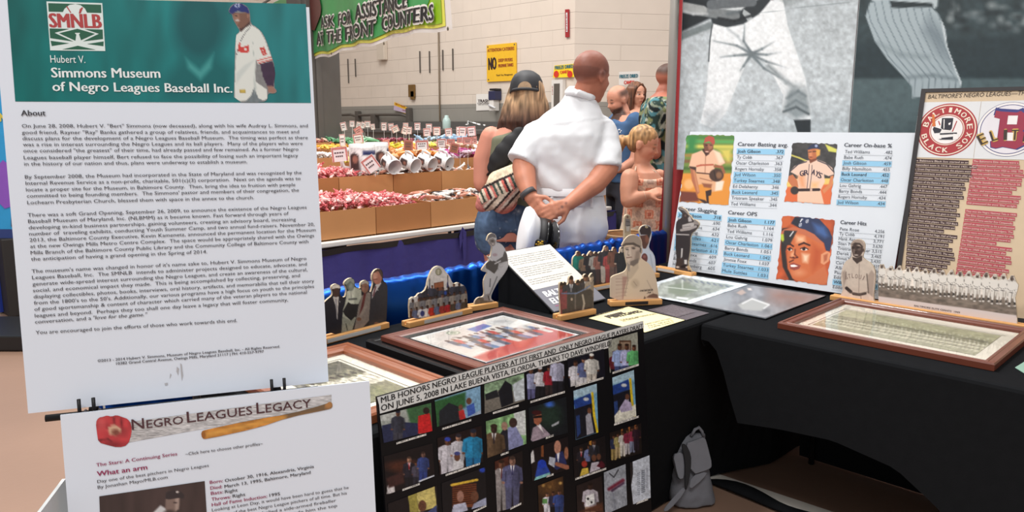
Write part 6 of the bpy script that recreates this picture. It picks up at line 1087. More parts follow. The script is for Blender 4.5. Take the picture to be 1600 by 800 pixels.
p0 = WL.L(870.5, 131); p1 = WL.L(879, 170); bm = B(); slab(bm, WL, rect(p0[0], p1[1], p1[0], p0[1]), .004, .067); obj('window', bm, mat('dark_window', (92, 86, 80), .3), cb_)
tx = Text(WL, 'red_lettering', mat('notice_red', (160, 60, 30)), cb_, .064); tx.px('FIRE', ID, 869, 148, 868.7, 134, 1.8, bold=.05); tx.done()
def candysign(label, pl, q, m, cr, rows, off):
    s_ = wsign('candy_sign', label, 'sign', pl, q, m, .006, off)
    for nm, m_, L_ in rows:
        t = Text(pl, nm, m_, s_, off+.014)
        for r in L_: t.px(*r[:1], cr, *r[1:], bold=.06)
        t.done()
    return s_
TEAL = mat('sign_teal', (36, 104, 120), .5); RDL = mat('sign_red', (206, 52, 36), .5)
cs = candysign('yellow FREEZE DRIED CANDY sign on the back wall beside the shaved head', WL, [(868.5, 102.5), (900, 99.5), (899, 120.5), (866, 121.5)], mat('bright_yellow', (246, 214, 40), .45), (850, 70, 4.44), [('teal_lettering', TEAL, [('FREEZE DRIED', 86, 172, 214, 160, 24)]), ('red_lettering', RDL, [('CANDY', 122, 202, 184, 194, 20)])], .02)
for x in (71.8+800, 893): decal('lollipop', WL, [circ(*WL.L(x, 116), .045, 20)], RDL, cs, .036)
WF = Plane(WR.W(0, 0, .9), WR.e, WR.u)
candysign('white FREEZE DRIED CANDY sign behind the bearded man', WR, [(953, 115), (984.5, 113.5), (984, 134.5), (953, 134.5)], mat('poster_white', (232, 228, 222)), (850, 70, 4.44), [('teal_lettering', TEAL, [('FREEZE DRIED', 460, 242, 585, 236, 24)]), ('red_lettering', RDL, [('CANDY', 490, 282, 560, 280, 24)])], .35)
cs2 = WR.W(*WR.L(969, 134.5), .35); bm = B(); tube(bm, [(cs2[0], cs2[1], 0.001), (cs2[0], cs2[1], cs2[2])], .012, 8); solo('sign_post', bm, GREYM, 'thin metal post under the white candy sign', 'post', smooth=True)
q = J(983, 150, 7.7); sp = thing('loudspeaker', 'dark grey loudspeaker box standing behind the bearded man', 'speaker', (q[0], q[1], 0), -math.pi/4)
M = Matrix.Translation((q[0], q[1], 0)) @ Matrix.Rotation(-math.pi/4, 4, 'Z')
bm = B(); bx(bm, (0, 0, 1.56), (.2, .2, .36), M, .015); obj('cabinet_body', bm, mat('dark_grey_box', (56, 56, 56), .6), sp)
bm = B(); bx(bm, (0, -.102, 1.56), (.16, .01, .3), M, .004); obj('grille', bm, BLACKP, sp)
bm = B(); tube(bm, [M @ Vector((0, 0, .02)), M @ Vector((0, 0, 1.39))], .03, 10); obj('pole', bm, BLACKP, sp, True)
bm = B(); bx(bm, (0, 0, .012), (.44, .44, .022), M, .006); obj('base', bm, BLACKP, sp)
# counter against the wall with sink tap, bottle, dispenser
ct = thing('counter', 'dark grey steel counter against the back wall behind the candy', 'counter', (7.65, 9.3, 0))
bm = B(); bx(bm, (7.65, 9.3, 1.28), (.62, 3.2, .06), bev=.008); bx(bm, (7.93, 9.3, 1.36), (.04, 3.2, .12)); obj('worktop', bm, mat('counter_steel', (112, 110, 108), .35, metal=.5), ct)
bm = B(); bx(bm, (7.68, 9.3, .63), (.54, 3.1, 1.24)); obj('cabinet_body', bm, mat('counter_grey', (118, 114, 110), .6), ct)
CHR = mat('chrome', (206, 206, 206), .15, metal=1)
q = J(731, 196, 11.2); r_ = J(752, 198, 11.2)
tp = thing('tap', 'chrome swivel tap on the counter beside the capped woman', 'tap', (q[0], q[1], 1.31))
bm = B(); tube(bm, [(q[0], q[1], 1.312), (q[0], q[1], 1.44), tuple(J(732, 191, 11.2))], .014, 8); obj('column', bm, CHR, tp, True)
bm = B(); tube(bm, [J(732, 190, 11.2), J(750, 195, 11.2), J(750.5, 196.5, 11.2)], [.012, .02, .02], 8); obj('spout', bm, CHR, tp, True)
bm = B(); ell(bm, J(729.5, 195, 11.1), (.03, .03, .015), sub=2); ell(bm, J(757, 196, 11.2), (.03, .03, .02), sub=2); obj('handle', bm, CHR, tp, True)
q = J(698, 206, 11.3); bm = B(); lathe(bm, [(.005, 0), (.055, .005), (.06, .02), (.06, .12), (.045, .16), (.03, .175), (.03, .2), (.005, .205)], 16, Matrix.Translation((q[0], q[1], 1.312)))
solo('bottle', bm, mat('pale_blue_bottle', (176, 200, 196), .3), 'pale blue plastic bottle on the counter behind the price cards', 'bottle', smooth=True)
q = J(777, 175, 10.6); mx_ = thing('dispenser', 'white and navy soap dispenser box on the back wall beside the capped woman', 'dispenser', (7.9, WL.W(*WL.L(777, 175))[1], 1.55))
M = Matrix.Translation((7.93, WL.W(*WL.L(777, 175))[1], 0))
bm = B(); bx(bm, (0, 0, 1.66), (.12, .1, .16), M, .01); obj('white_panel', bm, mat('cabinet_white', (222, 218, 212)), mx_)
bm = B(); bx(bm, (0, -.02, 1.80), (.14, .14, .13), M, .01); obj('navy_body', bm, mat('navy_box', (40, 44, 78), .4), mx_)
bm = B(); bx(bm, (0, -.03, 1.885), (.12, .13, .03), M, .006); obj('lid', bm, BLACKP, mx_)
bm = B(); tube(bm, [M @ Vector((-.07, .03, 1.66)), M @ Vector((-.09, -.12, 1.62))], [.018, .012], 8); obj('nozzle', bm, WHITE, mx_, True)
# dark column
q = J(498, 250, 6.6); bm = B(); bx(bm, (q[0], q[1], 2.4), (.30, .30, 4.8), bev=.006); bx(bm, (q[0]-.155, q[1]-.06, 2.4), (.02, .05, 4.78)); bx(bm, (q[0]-.06, q[1]-.155, 2.4), (.05, .02, 4.78))
struct('trim_1', bm, mat('column_grey', (82, 78, 74), .5))
# green hanging banner
bR = J(705, 48, 4.1); hd = np.array([math.cos(math.radians(74)), math.sin(math.radians(74)), 0])
GB = Plane(bR, -hd, (0, 0, 1)); A0 = GB.L(495, 92); A1 = GB.L(705, 48); TLb = GB.L(697, 0)
bw = 4.6
def gpt(u, v):     # u 0..1 left to right, v 0 bottom to 1 top
    a = -bw*(1-u); b = .032*(1-math.exp(-(1-u)*26))+.008*math.sin(u*31+1)+.006*math.sin(u*57)
    off = .010*math.sin(u*37+v*3)*(1-v*.5)+.006*math.sin(u*83+2)*(1-v)
    return (a-.035*v*(u > .5)*u, b+v*.62, off)
gbt = thing('vinyl_banner', 'green hanging banner asking customers to ask at the front counters', 'banner', tuple(GB.W(-bw/2, -.1)))
LIME, GRN, YEL = mat('lime_vinyl', (146, 190, 30), .4, var=.05), mat('green_vinyl', (66, 150, 84), .4, var=.08), mat('yellow_edge', (228, 226, 90), .4)
bm = sheet(150, 24, lambda u, v: tuple(GB.W(*gpt(u, v)))); obj('white_hem', bm, mat('banner_white_hem', (232, 226, 220), .45, var=.02), gbt, True)
def gw(a, b, off):  # point on the cloth by flat position
    u = min(1, max(0, 1+a/bw)); p = gpt(u, 0); return GB.W(a, b, gpt(u, max(0, min(1, (b-p[1])/.62)))[2]+off)
def clothpoly(name, u0, u1, fb, ft, m, off):
    bm = sheet(150, 16, lambda s, t: tuple(GB.W(*(lambda p: (p[0], p[1], p[2]+off))(gpt(u0+(u1-u0)*s, fb(s)+(ft(s)-fb(s))*t))))); return obj(name, bm, m, gbt, True)
clothpoly('yellow_border', 0, .985, lambda s: .036, lambda s: .98, YEL, .004)
clothpoly('lime_field', 0, .977, lambda s: .065, lambda s: .98, LIME, .007)
gp_ = [GB.L(*q) for q in ((300, 112), (420, 96), (495, 84.5), (540, 77), (580, 67), (620, 52), (650, 32), (668, 10), (676, -15))]
def gfb(s): u = s*.970; a = -bw*(1-u); return min(.97, max(.07, (float(np.interp(a, [q[0] for q in gp_], [q[1] for q in gp_]))-gpt(u, 0)[1])/.62))
clothpoly('green_field', 0, .970, gfb, lambda s: .98, GRN, .010)
bm = B()
for px_, py_ in ((523, 84), (601, 68), (702.5, 45)): 
    q = GB.L(px_, py_); c = gw(q[0], q[1], .014); M = Matrix.Translation(Vector(c)) @ Matrix(((GB.e[0], GB.u[0], GB.n[0], 0), (GB.e[1], GB.u[1], GB.n[1], 0), (GB.e[2], GB.u[2], GB.n[2], 0), (0, 0, 0, 1)))
    bm = B(); lathe(bm, [(.004, 0), (.009, 0), (.011, .002), (.009, .004), (.004, .003)], 14, M, cap=False); obj('grommet', bm, mat('grommet_brass', (140, 130, 110), .35, metal=.7), gbt, True)
ZB2 = (490, 0, 7.273)
def banner_text(name, m, off, bold):
    fm = Text(GB, name, m, gbt, 0)
    for st_, x0, y0, x1, y1, hh in (('ASK', 118, 322, 272, 296, 122), ('FOR', 312, 298, 462, 262, 140), ('ASSISTANCE', 528, 232, 1122, 86, 165), ('AT', 64, 512, 150, 498, 136), ('THE', 200, 490, 352, 462, 132), ('FRONT', 386, 458, 750, 382, 150), ('COUNTERS', 795, 352, 1395, 224, 156)): fm.px(st_, ZB2, x0, y0, x1, y1, hh, bold=bold)
    v = []
    for p in fm.v: d = np.array(p)-GB.o; a, b = d@GB.e, d@GB.u; v.append(tuple(gw(a, b, off)))
    fm.v = v; fm.done()
banner_text('letter_outline', mat('banner_white_hem', (232, 226, 220)), .022, .135); banner_text('lettering', mat('banner_black', (26, 24, 26), .45), .026, .068)
choc = [gw(*GB.L(490+x/7.273, y/7.273), .020) for x, y in ((-60, -200), (100, -30), (122, 90), (110, 170), (30, 350), (-40, 330), (-260, 100), (-300, -100))]
bm = B(); bm.faces.new([bm.verts.new(tuple(p)) for p in choc]); obj('chocolate_picture', bm, mat('chocolate_brown', (96, 44, 38), .4, var=.2, scale=30), gbt)
bm = B(); tube(bm, [GB.W(-bw-.1, .70, 0), GB.W(.1, .70, 0)], .012, 8); solo('banner_rod', bm, GREYM, 'thin rod carrying the green banner above the aisle', 'rod', smooth=True)

# far left: blue carnival banner over a blue cloth and a black base
q = J(10, 200, 5.6); LBn = Plane((q[0], q[1], 0), (RT[0], RT[1], 0), (0, 0, 1)); z0 = LBn.L(10, 372)[1]; 
bn = thing('blue_banner', 'bright blue stall banner at the far left edge behind the tall white board', 'banner', tuple(LBn.W(0, z0)))
x1 = LBn.L(27, 372)[0]; z1 = LBn.L(0, 45)[1]; bm = B(); slab(bm, LBn, rect(-.5, z0, x1, z1+.4), .004); obj('sheet', bm, mat('sky_blue_vinyl', (44, 156, 214), .45, var=.1), bn)
decal('white_panel', LBn, [rect(-.5, LBn.L(5, 92)[1], LBn.L(8, 92)[0]+.08, z1+.4)], mat('banner_white_hem', (232, 226, 220)), bn, .002)
dz = LBn.L(14, 366)[1]
for nm, pts, m_ in (('navy_border', rect(-.5, z0, x1, LBn.L(10, 358)[1]), mat('border_navy', (40, 60, 120), .5)), ('purple_figure', [tuple(LBn.L(x, y)) for x, y in ((-6, 262), (5, 250), (16, 258), (22, 300), (20, 322), (8, 326), (-4, 314))], mat('banner_purple', (140, 84, 190), .5)), ('green_figure', [tuple(LBn.L(x, y)) for x, y in ((16, 282), (20, 276), (24, 300), (19, 300))], mat('banner_green', (150, 190, 80), .5)), ('maroon_figure', [tuple(LBn.L(x, y)) for x, y in ((18, 336), (30, 336), (30, 354), (18, 354))], mat('banner_maroon', (70, 36, 60), .5))): decal(nm, LBn, [pts], m_, bn, .004)
tx = Text(LBn, 'yellow_lettering', mat('banner_yellow', (214, 196, 80), .5), bn, .005); tx.px('FUN', ID, -18, 189, 11, 189, 12, bold=.08); tx.done()
tx = Text(LBn, 'dark_lettering', mat('banner_dark', (50, 30, 70), .5), bn, .005); tx.px('TICKETS', ID, -40, 100, 4, 99, 10, bold=.06); tx.done()
bm = sheet(40, 10, lambda u, v: tuple(LBn.W(-.5+u*(x1+.40), .015+v*(z0-.05), -.06+.02*math.sin(u*40)))); solo('stall_skirt', bm, mat('royal_cloth', (30, 56, 150), .6, var=.15), 'blue cloth skirt under the blue stall banner at the far left', 'skirt', smooth=True)
q = J(38, 440, 5.75); bm = B(); bx(bm, (q[0], q[1], (z0+.002)/2), (.3, .3, z0-.004), Matrix.Identity(4), .01); solo('stall_cabinet', bm, mat('dark_cabinet', (34, 30, 28), .6), 'dark brown cabinet beside the blue stall skirt', 'cabinet')
q = P(4, 528, .05); bm = B(); bx(bm, (0, 0, .055), (1.1, .5, .1), Matrix.Translation((q[0]-.1, q[1]+.25, 0)) @ Matrix.Rotation(-math.pi/4, 4, 'Z'), .01); solo('stall_plinth', bm, BLACKP, 'low black plinth on the floor under the blue stall at the far left', 'plinth')

for a in (-.46, x1-.04):
    bm = B(); tube(bm, [LBn.W(a, .002, -.03), LBn.W(a, z1+.38, -.03)], .012, 8); obj('pole', bm, GREYM, bn, True)
# ================================================================== CANDY STALL
CY = 3.86; CX0, CX1 = 1.82, 5.02
ctb = thing('candy_table', 'long white-topped stall table loaded with cardboard boxes of candy', 'table', ((CX0+CX1)/2, 4.9, 0))
bm = B(); bx(bm, ((CX0+CX1)/2, 4.9, .735), (CX1-CX0, 2.08, .03), bev=.006); obj('table_top', bm, mat('table_white', (226, 220, 212), .5), ctb)
for x in (CX0+.1, (CX0+CX1)/2, CX1-.1):
    for y in (CY+.1, 5.8): bm = B(); tube(bm, [(x, y, .002), (x, y, .72)], .018, 8); obj('leg', bm, GREYM, ctb, True)
SK = mat('navy_skirt', (50, 46, 116), .75, var=.16, scale=5, bump=.2, bscale=25)
skt = thing('table_skirt', 'purple navy pleated skirt with a black band along the candy table', 'skirt', ((CX0+CX1)/2, CY-.02, .02))
PTH = [(CX0, CY-.02), (CX1+.02, CY-.02), (CX1+.02, 5.9)]
def along(d):
    L0 = CX1+.02-CX0
    return (CX0+d, CY-.02, 0, -1) if d < L0 else (CX1+.02, CY-.02+d-L0, 1, 0)
LT = CX1+.02-CX0+5.9-CY
def skf(u, v):
    x, y, nx, ny = along(u*LT); d = u*LT; a = (.010*math.sin(d*24+math.sin(d*7)*2)+.006*math.sin(d*61+v*2)+.008*math.sin(d*9+v*5))*(1.05-v)+.012
    return (x+nx*a, y+ny*a, .015+v*.70)
bm = sheet(420, 14, skf); obj('skirt_cloth', bm, SK, skt, True)
bm = sheet(420, 2, lambda u, v: (lambda x, y, nx, ny: (x+nx*(.016+.003*math.sin(u*90)), y+ny*(.016+.003*math.sin(u*90)), .682+v*.036+.004*math.sin(u*60)))(*along(u*LT))); obj('black_band', bm, BLACKP, skt, True)
bm = B(); t0 = P(722, 368, y=CY-.04)
for q in ([(0, .06), (.035, .02), (.03, -.14), (.012, -.2), (.0, -.08)], [(0, .06), (-.03, .0), (-.02, -.1), (.005, -.02)]): bm.faces.new([bm.verts.new((t0[0]+a, t0[1]-.004, t0[2]+b)) for a, b in q])
obj('loose_flap', bm, SK, skt)
CARD = mat('corrugated_card', (186, 132, 82), .75, var=.08, scale=6)
CARDD = mat('corrugated_card_brown', (168, 112, 64), .75, var=.08, scale=6)
def cbox(label, x0, x1, y0, y1, z0, z1, m=CARD):
    bm = B(); t = .005; x0 += .003; x1 -= .003; cx, cy = (x0+x1)/2, (y0+y1)/2; h = z1-z0
    bx(bm, (cx, cy, z0+.004), (x1-x0, y1-y0, .006)); r_ = random.uniform(-.006, .006)
    bx(bm, (cx, y0+t/2, z0+h/2), (x1-x0, t, h)); bx(bm, (cx, y1-t/2, z0+h/2), (x1-x0, t, h)); bx(bm, (x0+t/2, cy, z0+h/2), (t, y1-y0-2*t, h)); bx(bm, (x1-t/2, cy, z0+h/2), (t, y1-y0-2*t, h))
    return solo('cardboard_box', bm, m, label, 'box', 'candy boxes')
XS = [1.43, 1.86, 2.29, 2.72, 3.15, 3.58, 4.01, 4.44]
for z, y0, y1 in ((.93, 4.27, 4.69), (.93, 4.69, 5.06), (1.05, 5.06, 5.48), (1.10, 5.48, 5.9)):
    bm = B(); bx(bm, ((1.86+4.95)/2, (y0+y1)/2, (.752+z-.002)/2), (3.06, y1-y0-.006, z-.002-.752), bev=.004)
    solo('display_riser', bm, mat('riser_brown', (120, 84, 54), .8, var=.1), {4.27: 'brown riser under the second row of candy boxes', 4.69: 'brown riser under the third row of candy boxes', 5.06: 'brown riser under the fourth row of candy boxes', 5.48: 'brown riser under the rearmost row of candy boxes'}[y0], 'riser')
ORD = ['hidden behind the boards', 'behind the tall board', 'leftmost', 'second', 'third', 'fourth', 'fifth', 'sixth']
FR = ['front-row box behind the tall white board', 'front-row box just behind the tall board', 'leftmost front-row box full of pink taffy', 'second front-row box of pink taffy, right of the leftmost', 'front-row box of white wrapped bars beside the pink taffy', 'front-row box of bars behind the striped bag', 'front-row box behind the capped woman']
for i in range(1, 7): cbox('brown cardboard '+FR[i], XS[i], XS[i+1], 3.9, 4.255, .752, .925, [CARD, CARDD][i % 2])
SRW = ['', 'second-row box behind the tall white board', 'leftmost second-row box heaped with pink taffy', 'second-row box below the price card leaning on the mugs', 'second-row box under the tipped-over mugs', 'second-row box behind the arm of the capped woman', 'second-row box behind the woman with the cap']
for i in range(1, 7): cbox('brown cardboard '+SRW[i], XS[i], XS[i+1], 4.30, 4.66, .932, 1.085, [CARD, CARDD][(i+1) % 2])
for x0, x1, y0, y1, z0, z1, l in ((2.62, 3.02, 4.72, 5.02, .932, 1.19, 'brown cardboard box of white sugary candy left of the upright mugs'), (3.1, 3.42, 4.72, 5.03, .932, 1.145, 'brown cardboard box of yellow candy behind the tipped mugs'), (3.44, 3.92, 4.72, 5.03, .932, 1.145, 'brown cardboard box of orange candy'), (3.94, 4.44, 4.72, 5.03, .932, 1.145, 'brown cardboard box of purple candy'), (4.46, 4.92, 4.72, 5.03, .932, 1.1, 'brown cardboard box of pale candy behind the woman'),
    (3.15, 3.56, 5.1, 5.44, 1.052, 1.23, 'brown cardboard box of amber candy in the fourth row'), (3.58, 4.28, 5.1, 5.44, 1.052, 1.225, 'wide brown cardboard box of yellow candy in the fourth row'), (4.3, 4.8, 5.1, 5.44, 1.052, 1.2, 'brown cardboard box of pale blue candy in the fourth row'), (2.6, 3.12, 5.1, 5.44, 1.052, 1.22, 'brown cardboard box of small candy beside the dark column'),
    (2.95, 3.45, 5.5, 5.86, 1.102, 1.27, 'brown cardboard box of rose candy in the rearmost row'), (3.47, 3.95, 5.5, 5.86, 1.102, 1.26, 'brown cardboard box of green candy in the rearmost row'), (3.97, 4.4, 5.5, 5.86, 1.102, 1.26, 'brown cardboard box of dark red candy in the rearmost row'), (4.42, 4.9, 5.5, 5.86, 1.102, 1.25, 'brown cardboard box of lime candy in the rearmost row'), (4.56, 4.99, 3.9, 4.25, .752, 1.0, 'tall brown cardboard box of green candy beside the girl'), (4.74, 4.99, 4.3, 4.66, .932, 1.06, 'brown cardboard box of pink candy behind the girl')): cbox(l, x0, x1, y0, y1, z0, z1)
# wrapped candies
def candy_mesh(name, core, fan, m, m2=None, n=8):
    bm = B(); L, r = core
    prof = [(-L-fan, fan*.62), (-L-fan*.5, fan*.45), (-L, r*.32), (-L*.7, r*.9), (0, r), (L*.7, r*.9), (L, r*.32), (L+fan*.5, fan*.45), (L+fan, fan*.62)] if fan else [(-L, r*.2), (-L*.8, r*.8), (0, r), (L*.8, r*.8), (L, r*.2)]
    rings = []
    for x, q in prof: rings.append([(x+(.15*fan*math.sin(k*2.4) if fan else 0), q*math.cos(2*math.pi*k/n)*(1+.25*((k % 2)-.5)), q*math.sin(2*math.pi*k/n)*(.45 if abs(x) > L else .8)) for k in range(n)])
    skin(bm, rings); bmesh.ops.recalc_face_normals(bm, faces=bm.faces); me = bpy.data.meshes.new(name); bm.to_mesh(me); bm.free(); me.materials.append(m); return me
PINK = [mat('pink_wrapper', (226, 132, 132), .35, var=.35, scale=60), mat('rose_wrapper', (206, 96, 100), .35, var=.35, scale=60), mat('blush_wrapper', (236, 190, 184), .3, var=.2, scale=60)]
def scatter(name, label, cat, grp, meshes, region, n, hfun, tilt=.7, k=0, sc=1):
    x0, x1, y0, y1 = region; rng = random.Random(k*13+n)
    for i in range(n):
        x, y = rng.uniform(x0, x1), rng.uniform(y0, y1); me = rng.choice(meshes)
        o = bpy.data.objects.new(name, me); COL.objects.link(o); o.location = (x, y, hfun(x, y)+rng.uniform(-.004, .008)); s = sc*rng.uniform(.85, 1.15); o.scale = (s, s, s)
        o.rotation_euler = (rng.uniform(-tilt, tilt), rng.uniform(-tilt, tilt), rng.uniform(0, 6.28)); tag(o, label, cat, grp)
def heap(name, label, meshes, region, n, hfun, depth, k=0, z0=None):
    rng = random.Random(k+99); V, Fc, mi = [], [], []
    x0, x1, y0, y1 = region; info = [(coords(m), [tuple(p.vertices) for p in m.polygons]) for m in meshes]
    for i in range(n):
        j = rng.randrange(len(meshes)); co, fs = info[j]; x, y = rng.uniform(x0, x1), rng.uniform(y0, y1); z = hfun(x, y)-rng.uniform(.005, depth)
        R3 = np.array((Matrix.Rotation(rng.uniform(0, 6.3), 3, 'Z') @ Matrix.Rotation(rng.uniform(-.8, .8), 3, 'X') @ Matrix.Rotation(rng.uniform(-.8, .8), 3, 'Y')))
        b = len(V); V += (co@R3.T+np.array([x, y, z])).tolist(); Fc += [tuple(a+b for a in f) for f in fs]; mi += [j]*len(fs)
    me = bpy.data.meshes.new(name); me.from_pydata(V, [], Fc); [me.materials.append(m.materials[0]) for m in meshes]; me.polygons.foreach_set('material_index', mi); me.update()
    o = bpy.data.objects.new(name, me); COL.objects.link(o); tag(o, label, 'candy'); o['kind'] = 'stuff'; return o
tf = [candy_mesh('pink_taffy', (.014, .0105), .013, m) for m in PINK]
h1 = lambda x, y: .93+.075*max(0, 1-((x-2.30)/.85)**2)*max(0, .35+ (y-3.9)*1.9)+.015
h2 = lambda x, y: 1.088+.085*max(0, 1-((x-2.45)/.62)**2)*max(0, .3+(y-4.3)*2)
R1_, R2_ = (2.14, 3.11, 3.925, 4.23), (2.2, 2.96, 4.325, 4.63)
scatter('pink_taffy', 'pink twist-wrapped taffy heaped in the front row of boxes', 'candy', 'pink taffies in the front row', tf, R1_, 165, h1, k=1, sc=1.05)
scatter('pink_taffy', 'pink twist-wrapped taffy heaped in the second row of boxes below the mugs', 'candy', 'pink taffies in the second row', tf, R2_, 130, h2, k=2, sc=1.05)
heap('taffy_heap', 'lower layers of pink taffy filling the front row of boxes', tf, (1.9, 3.11, 3.935, 4.225), 900, h1, .06, 1); heap('taffy_heap', 'lower layers of pink taffy filling the second row of boxes', tf, (1.9, 2.96, 4.335, 4.625), 620, h2, .06, 2)
def flat(z): return lambda x, y: z
WBAR = [candy_mesh('wrapped_bar', (.05, .012), .012, mat('bar_white', (228, 222, 216), .35, var=.1, scale=40)), candy_mesh('wrapped_bar', (.045, .013), .012, mat('bar_black', (60, 50, 50), .35, var=.8, scale=50)), candy_mesh('wrapped_bar', (.05, .012), .012, mat('bar_salmon', (216, 150, 128), .35, var=.3, scale=40))]
WB2 = [WBAR[0], WBAR[0], WBAR[0], WBAR[1], WBAR[2]]
scatter('wrapped_bar', 'white wrapped bar lying in the front-row boxes beside the pink taffy', 'candy', 'white bars in the front row', WB2, (3.22, 3.98, 3.975, 4.19), 80, lambda x, y: .926+.035*(y-3.9)/.35, .2, 3)
heap('bar_layer', 'lower layers of white bars in the front row of boxes', WB2, (3.24, 4.38, 3.985, 4.18), 170, flat(.92), .05, 3)
def kind(nm, c, shape, reg, n, z, label, k, sc=1., c2=None):
    ms = [candy_mesh(nm, *shape, mat(nm+'_wrap', c, .3, var=.3, scale=45))]
    ms.append(candy_mesh(nm, *shape, mat(nm+'_pale', c2 or tuple(min(255, v+40) for v in c), .3, var=.2, scale=45)))
    scatter(nm, label, 'candy', label.split(' in ')[0], ms, reg, n, z, .5, k, sc); heap(nm+'_layer', 'lower layer of '+label, ms, reg, max(20, n//2), z, .03, k)
BAG = ((.045, .02), .02); SML = ((.016, .012), .012)
kind('sugar_candy', (232, 220, 208), SML, (2.63, 3.01, 4.73, 5.01), 60, lambda x, y: 1.195+.03*(1-abs(x-2.8)/.3), 'white sugary candy in the box left of the mugs', 4)
kind('yellow_stick', (226, 190, 70), ((.05, .012), .01), (3.12, 3.42, 4.73, 5.0), 30, flat(1.16), 'yellow stick candy in the box behind the tipped mugs', 5)
kind('orange_candy', (232, 140, 60), BAG, (3.48, 3.94, 4.73, 5.0), 45, lambda x, y: 1.165+.06*(1-abs(x-3.72)/.3), 'orange bagged candy in the third row of boxes', 6, c2=(246, 196, 150))
kind('purple_candy', (176, 66, 130), BAG, (3.96, 4.42, 4.73, 5.0), 42, lambda x, y: 1.16+.04*(1-abs(x-4.2)/.3), 'purple bagged candy in the third row of boxes', 7, c2=(230, 206, 224))
kind('peach_candy', (246, 200, 170), BAG, (4.0, 4.9, 5.1, 5.35), 40, flat(1.235), 'pale peach candy in the fourth row of boxes', 8, c2=(248, 236, 226))
kind('amber_candy', (224, 160, 48), SML, (3.17, 3.54, 5.11, 5.42), 45, flat(1.245), 'amber candy in the fourth row of boxes', 9)
kind('lemon_candy', (214, 200, 60), ((.03, .014), .012), (3.6, 4.26, 5.11, 5.42), 55, flat(1.242), 'lemon yellow candy in the fourth row of boxes', 10)
kind('pale_blue_candy', (150, 180, 206), BAG, (4.32, 4.9, 5.45, 5.6), 18, flat(1.285), 'pale blue bagged candy in the rearmost boxes', 11)
kind('rose_candy', (206, 120, 116), SML, (2.97, 3.44, 5.51, 5.85), 60, flat(1.285), 'rose candy in the rearmost row of boxes', 12, c2=(236, 196, 176))
kind('green_candy', (90, 150, 106), BAG, (3.49, 3.94, 5.51, 5.85), 34, flat(1.275), 'green bagged candy in the rearmost row of boxes', 13, c2=(170, 206, 176))
kind('dark_red_candy', (130, 50, 66), SML, (3.99, 4.39, 5.51, 5.85), 50, flat(1.275), 'dark red candy in the rearmost row of boxes', 14)
kind('lime_candy', (130, 170, 60), SML, (4.43, 4.89, 5.51, 5.85), 50, flat(1.265), 'lime candy in the rearmost row of boxes', 15)
kind('caramel_candy', (186, 120, 80), SML, (2.62, 3.1, 5.11, 5.42), 50, flat(1.235), 'caramel coloured candy in the box beside the dark column', 16, c2=(230, 206, 180))
kind('mint_candy', (66, 150, 120), ((.02, .012), .014), (4.58, 4.97, 3.92, 4.23), 80, lambda x, y: 1.005+.05*(y-3.9)/.35, 'green and white mint candy in the tall box beside the girl', 17, 1.05, (214, 226, 214))
kind('berry_candy', (206, 110, 120), SML, (4.75, 4.98, 4.31, 4.65), 40, lambda x, y: 1.075+.05*(x-4.75)/.25, 'pink and white candy in the box behind the girl', 18, 1.1, (236, 206, 206))
# mugs
MUGW = mat('mug_white', (232, 230, 228), .2, var=.02, coat=.3)
def mug(label, M, r=.055, h=.125, first=[None]):
    loc = M.to_translation(); t = bpy.data.objects.new('printed_mug', None); t.empty_display_size = .05; COL.objects.link(t); t.matrix_world = M; RM[t.name] = Matrix.Identity(4); tag(t, label, 'mug', 'printed mugs')
    def ch(n, bm, m, sm=True):
        bmesh.ops.recalc_face_normals(bm, faces=bm.faces); me = bpy.data.meshes.new(n); bm.to_mesh(me); bm.free(); me.materials.append(m); o = bpy.data.objects.new(n, me); COL.objects.link(o); o.parent = t
        if sm: me.polygons.foreach_set('use_smooth', [True]*len(me.polygons))
    bm = B(); lathe(bm, [(.002, 0), (r*.94, 0), (r, .006), (r, h-.003), (r-.002, h), (r-.004, h-.003), (r-.005, .01), (.002, .008)], 28); ch('mug_body', bm, MUGW)
    bm = B(); tube(bm, [(-r+.002, 0, h*.82), (-r-.028, 0, h*.78), (-r-.036, 0, h*.5), (-r-.026, 0, h*.22), (-r+.002, 0, h*.16)], .0065, 8, flat=1.4); ch('handle', bm, MUGW)
    n = 34; V = []; Fc = []; cc = []
    for j in range(15):
        for i in range(n+1):
            a = -2.5+i/n*4.6; z = h*(.12+.76*j/14); V.append(((r+.0008)*math.cos(a), (r+.0008)*math.sin(a), z)); cc.append((a, j/14))
    for j in range(14):
        for i in range(n): q = j*(n+1)+i; Fc.append((q, q+1, q+n+2, q+n+1))
    me = bpy.data.meshes.new('print'); me.from_pydata(V, [], Fc); c = np.array(cc); p = Pt(c[:, 0]*30, (1-c[:, 1])*60, (230, 228, 226)); p.soft = 3
    p.poly([(-74, 20), (-60, 12), (-48, 20), (-46, 60), (-74, 60)], (60, 40, 40)); p.ell(-58, 30, 8, 10, (150, 100, 84)); p.rect(-40, 8, 10, 20, (40, 50, 96), al=.9); p.tex(.2, .3); p.rect(-30, 26, -2, 60, (120, 70, 70), soft=8, al=.7); p.rect(20, 10, 40, 44, (60, 60, 70), soft=8); p.ell(46, 50, 10, 8, (200, 120, 60))
    paint(me, p.out()); me.materials.append(PRINT); o = bpy.data.objects.new('printed_band', me); COL.objects.link(o); o.parent = t
    return t
def upM(px, py, D, z, rz): q = J(px, py, D); return Matrix.Translation((q[0], q[1], z)) @ Matrix.Rotation(rz, 4, 'Z')
S2 = Matrix.Scale(1.6, 4)
mug('upright white printed mug with its handle at the left, behind the price card', upM(566, 250, 5.25, 1.09, math.pi/4+math.pi/2+.0) @ Matrix.Rotation(-math.pi, 4, 'Z') @ S2)
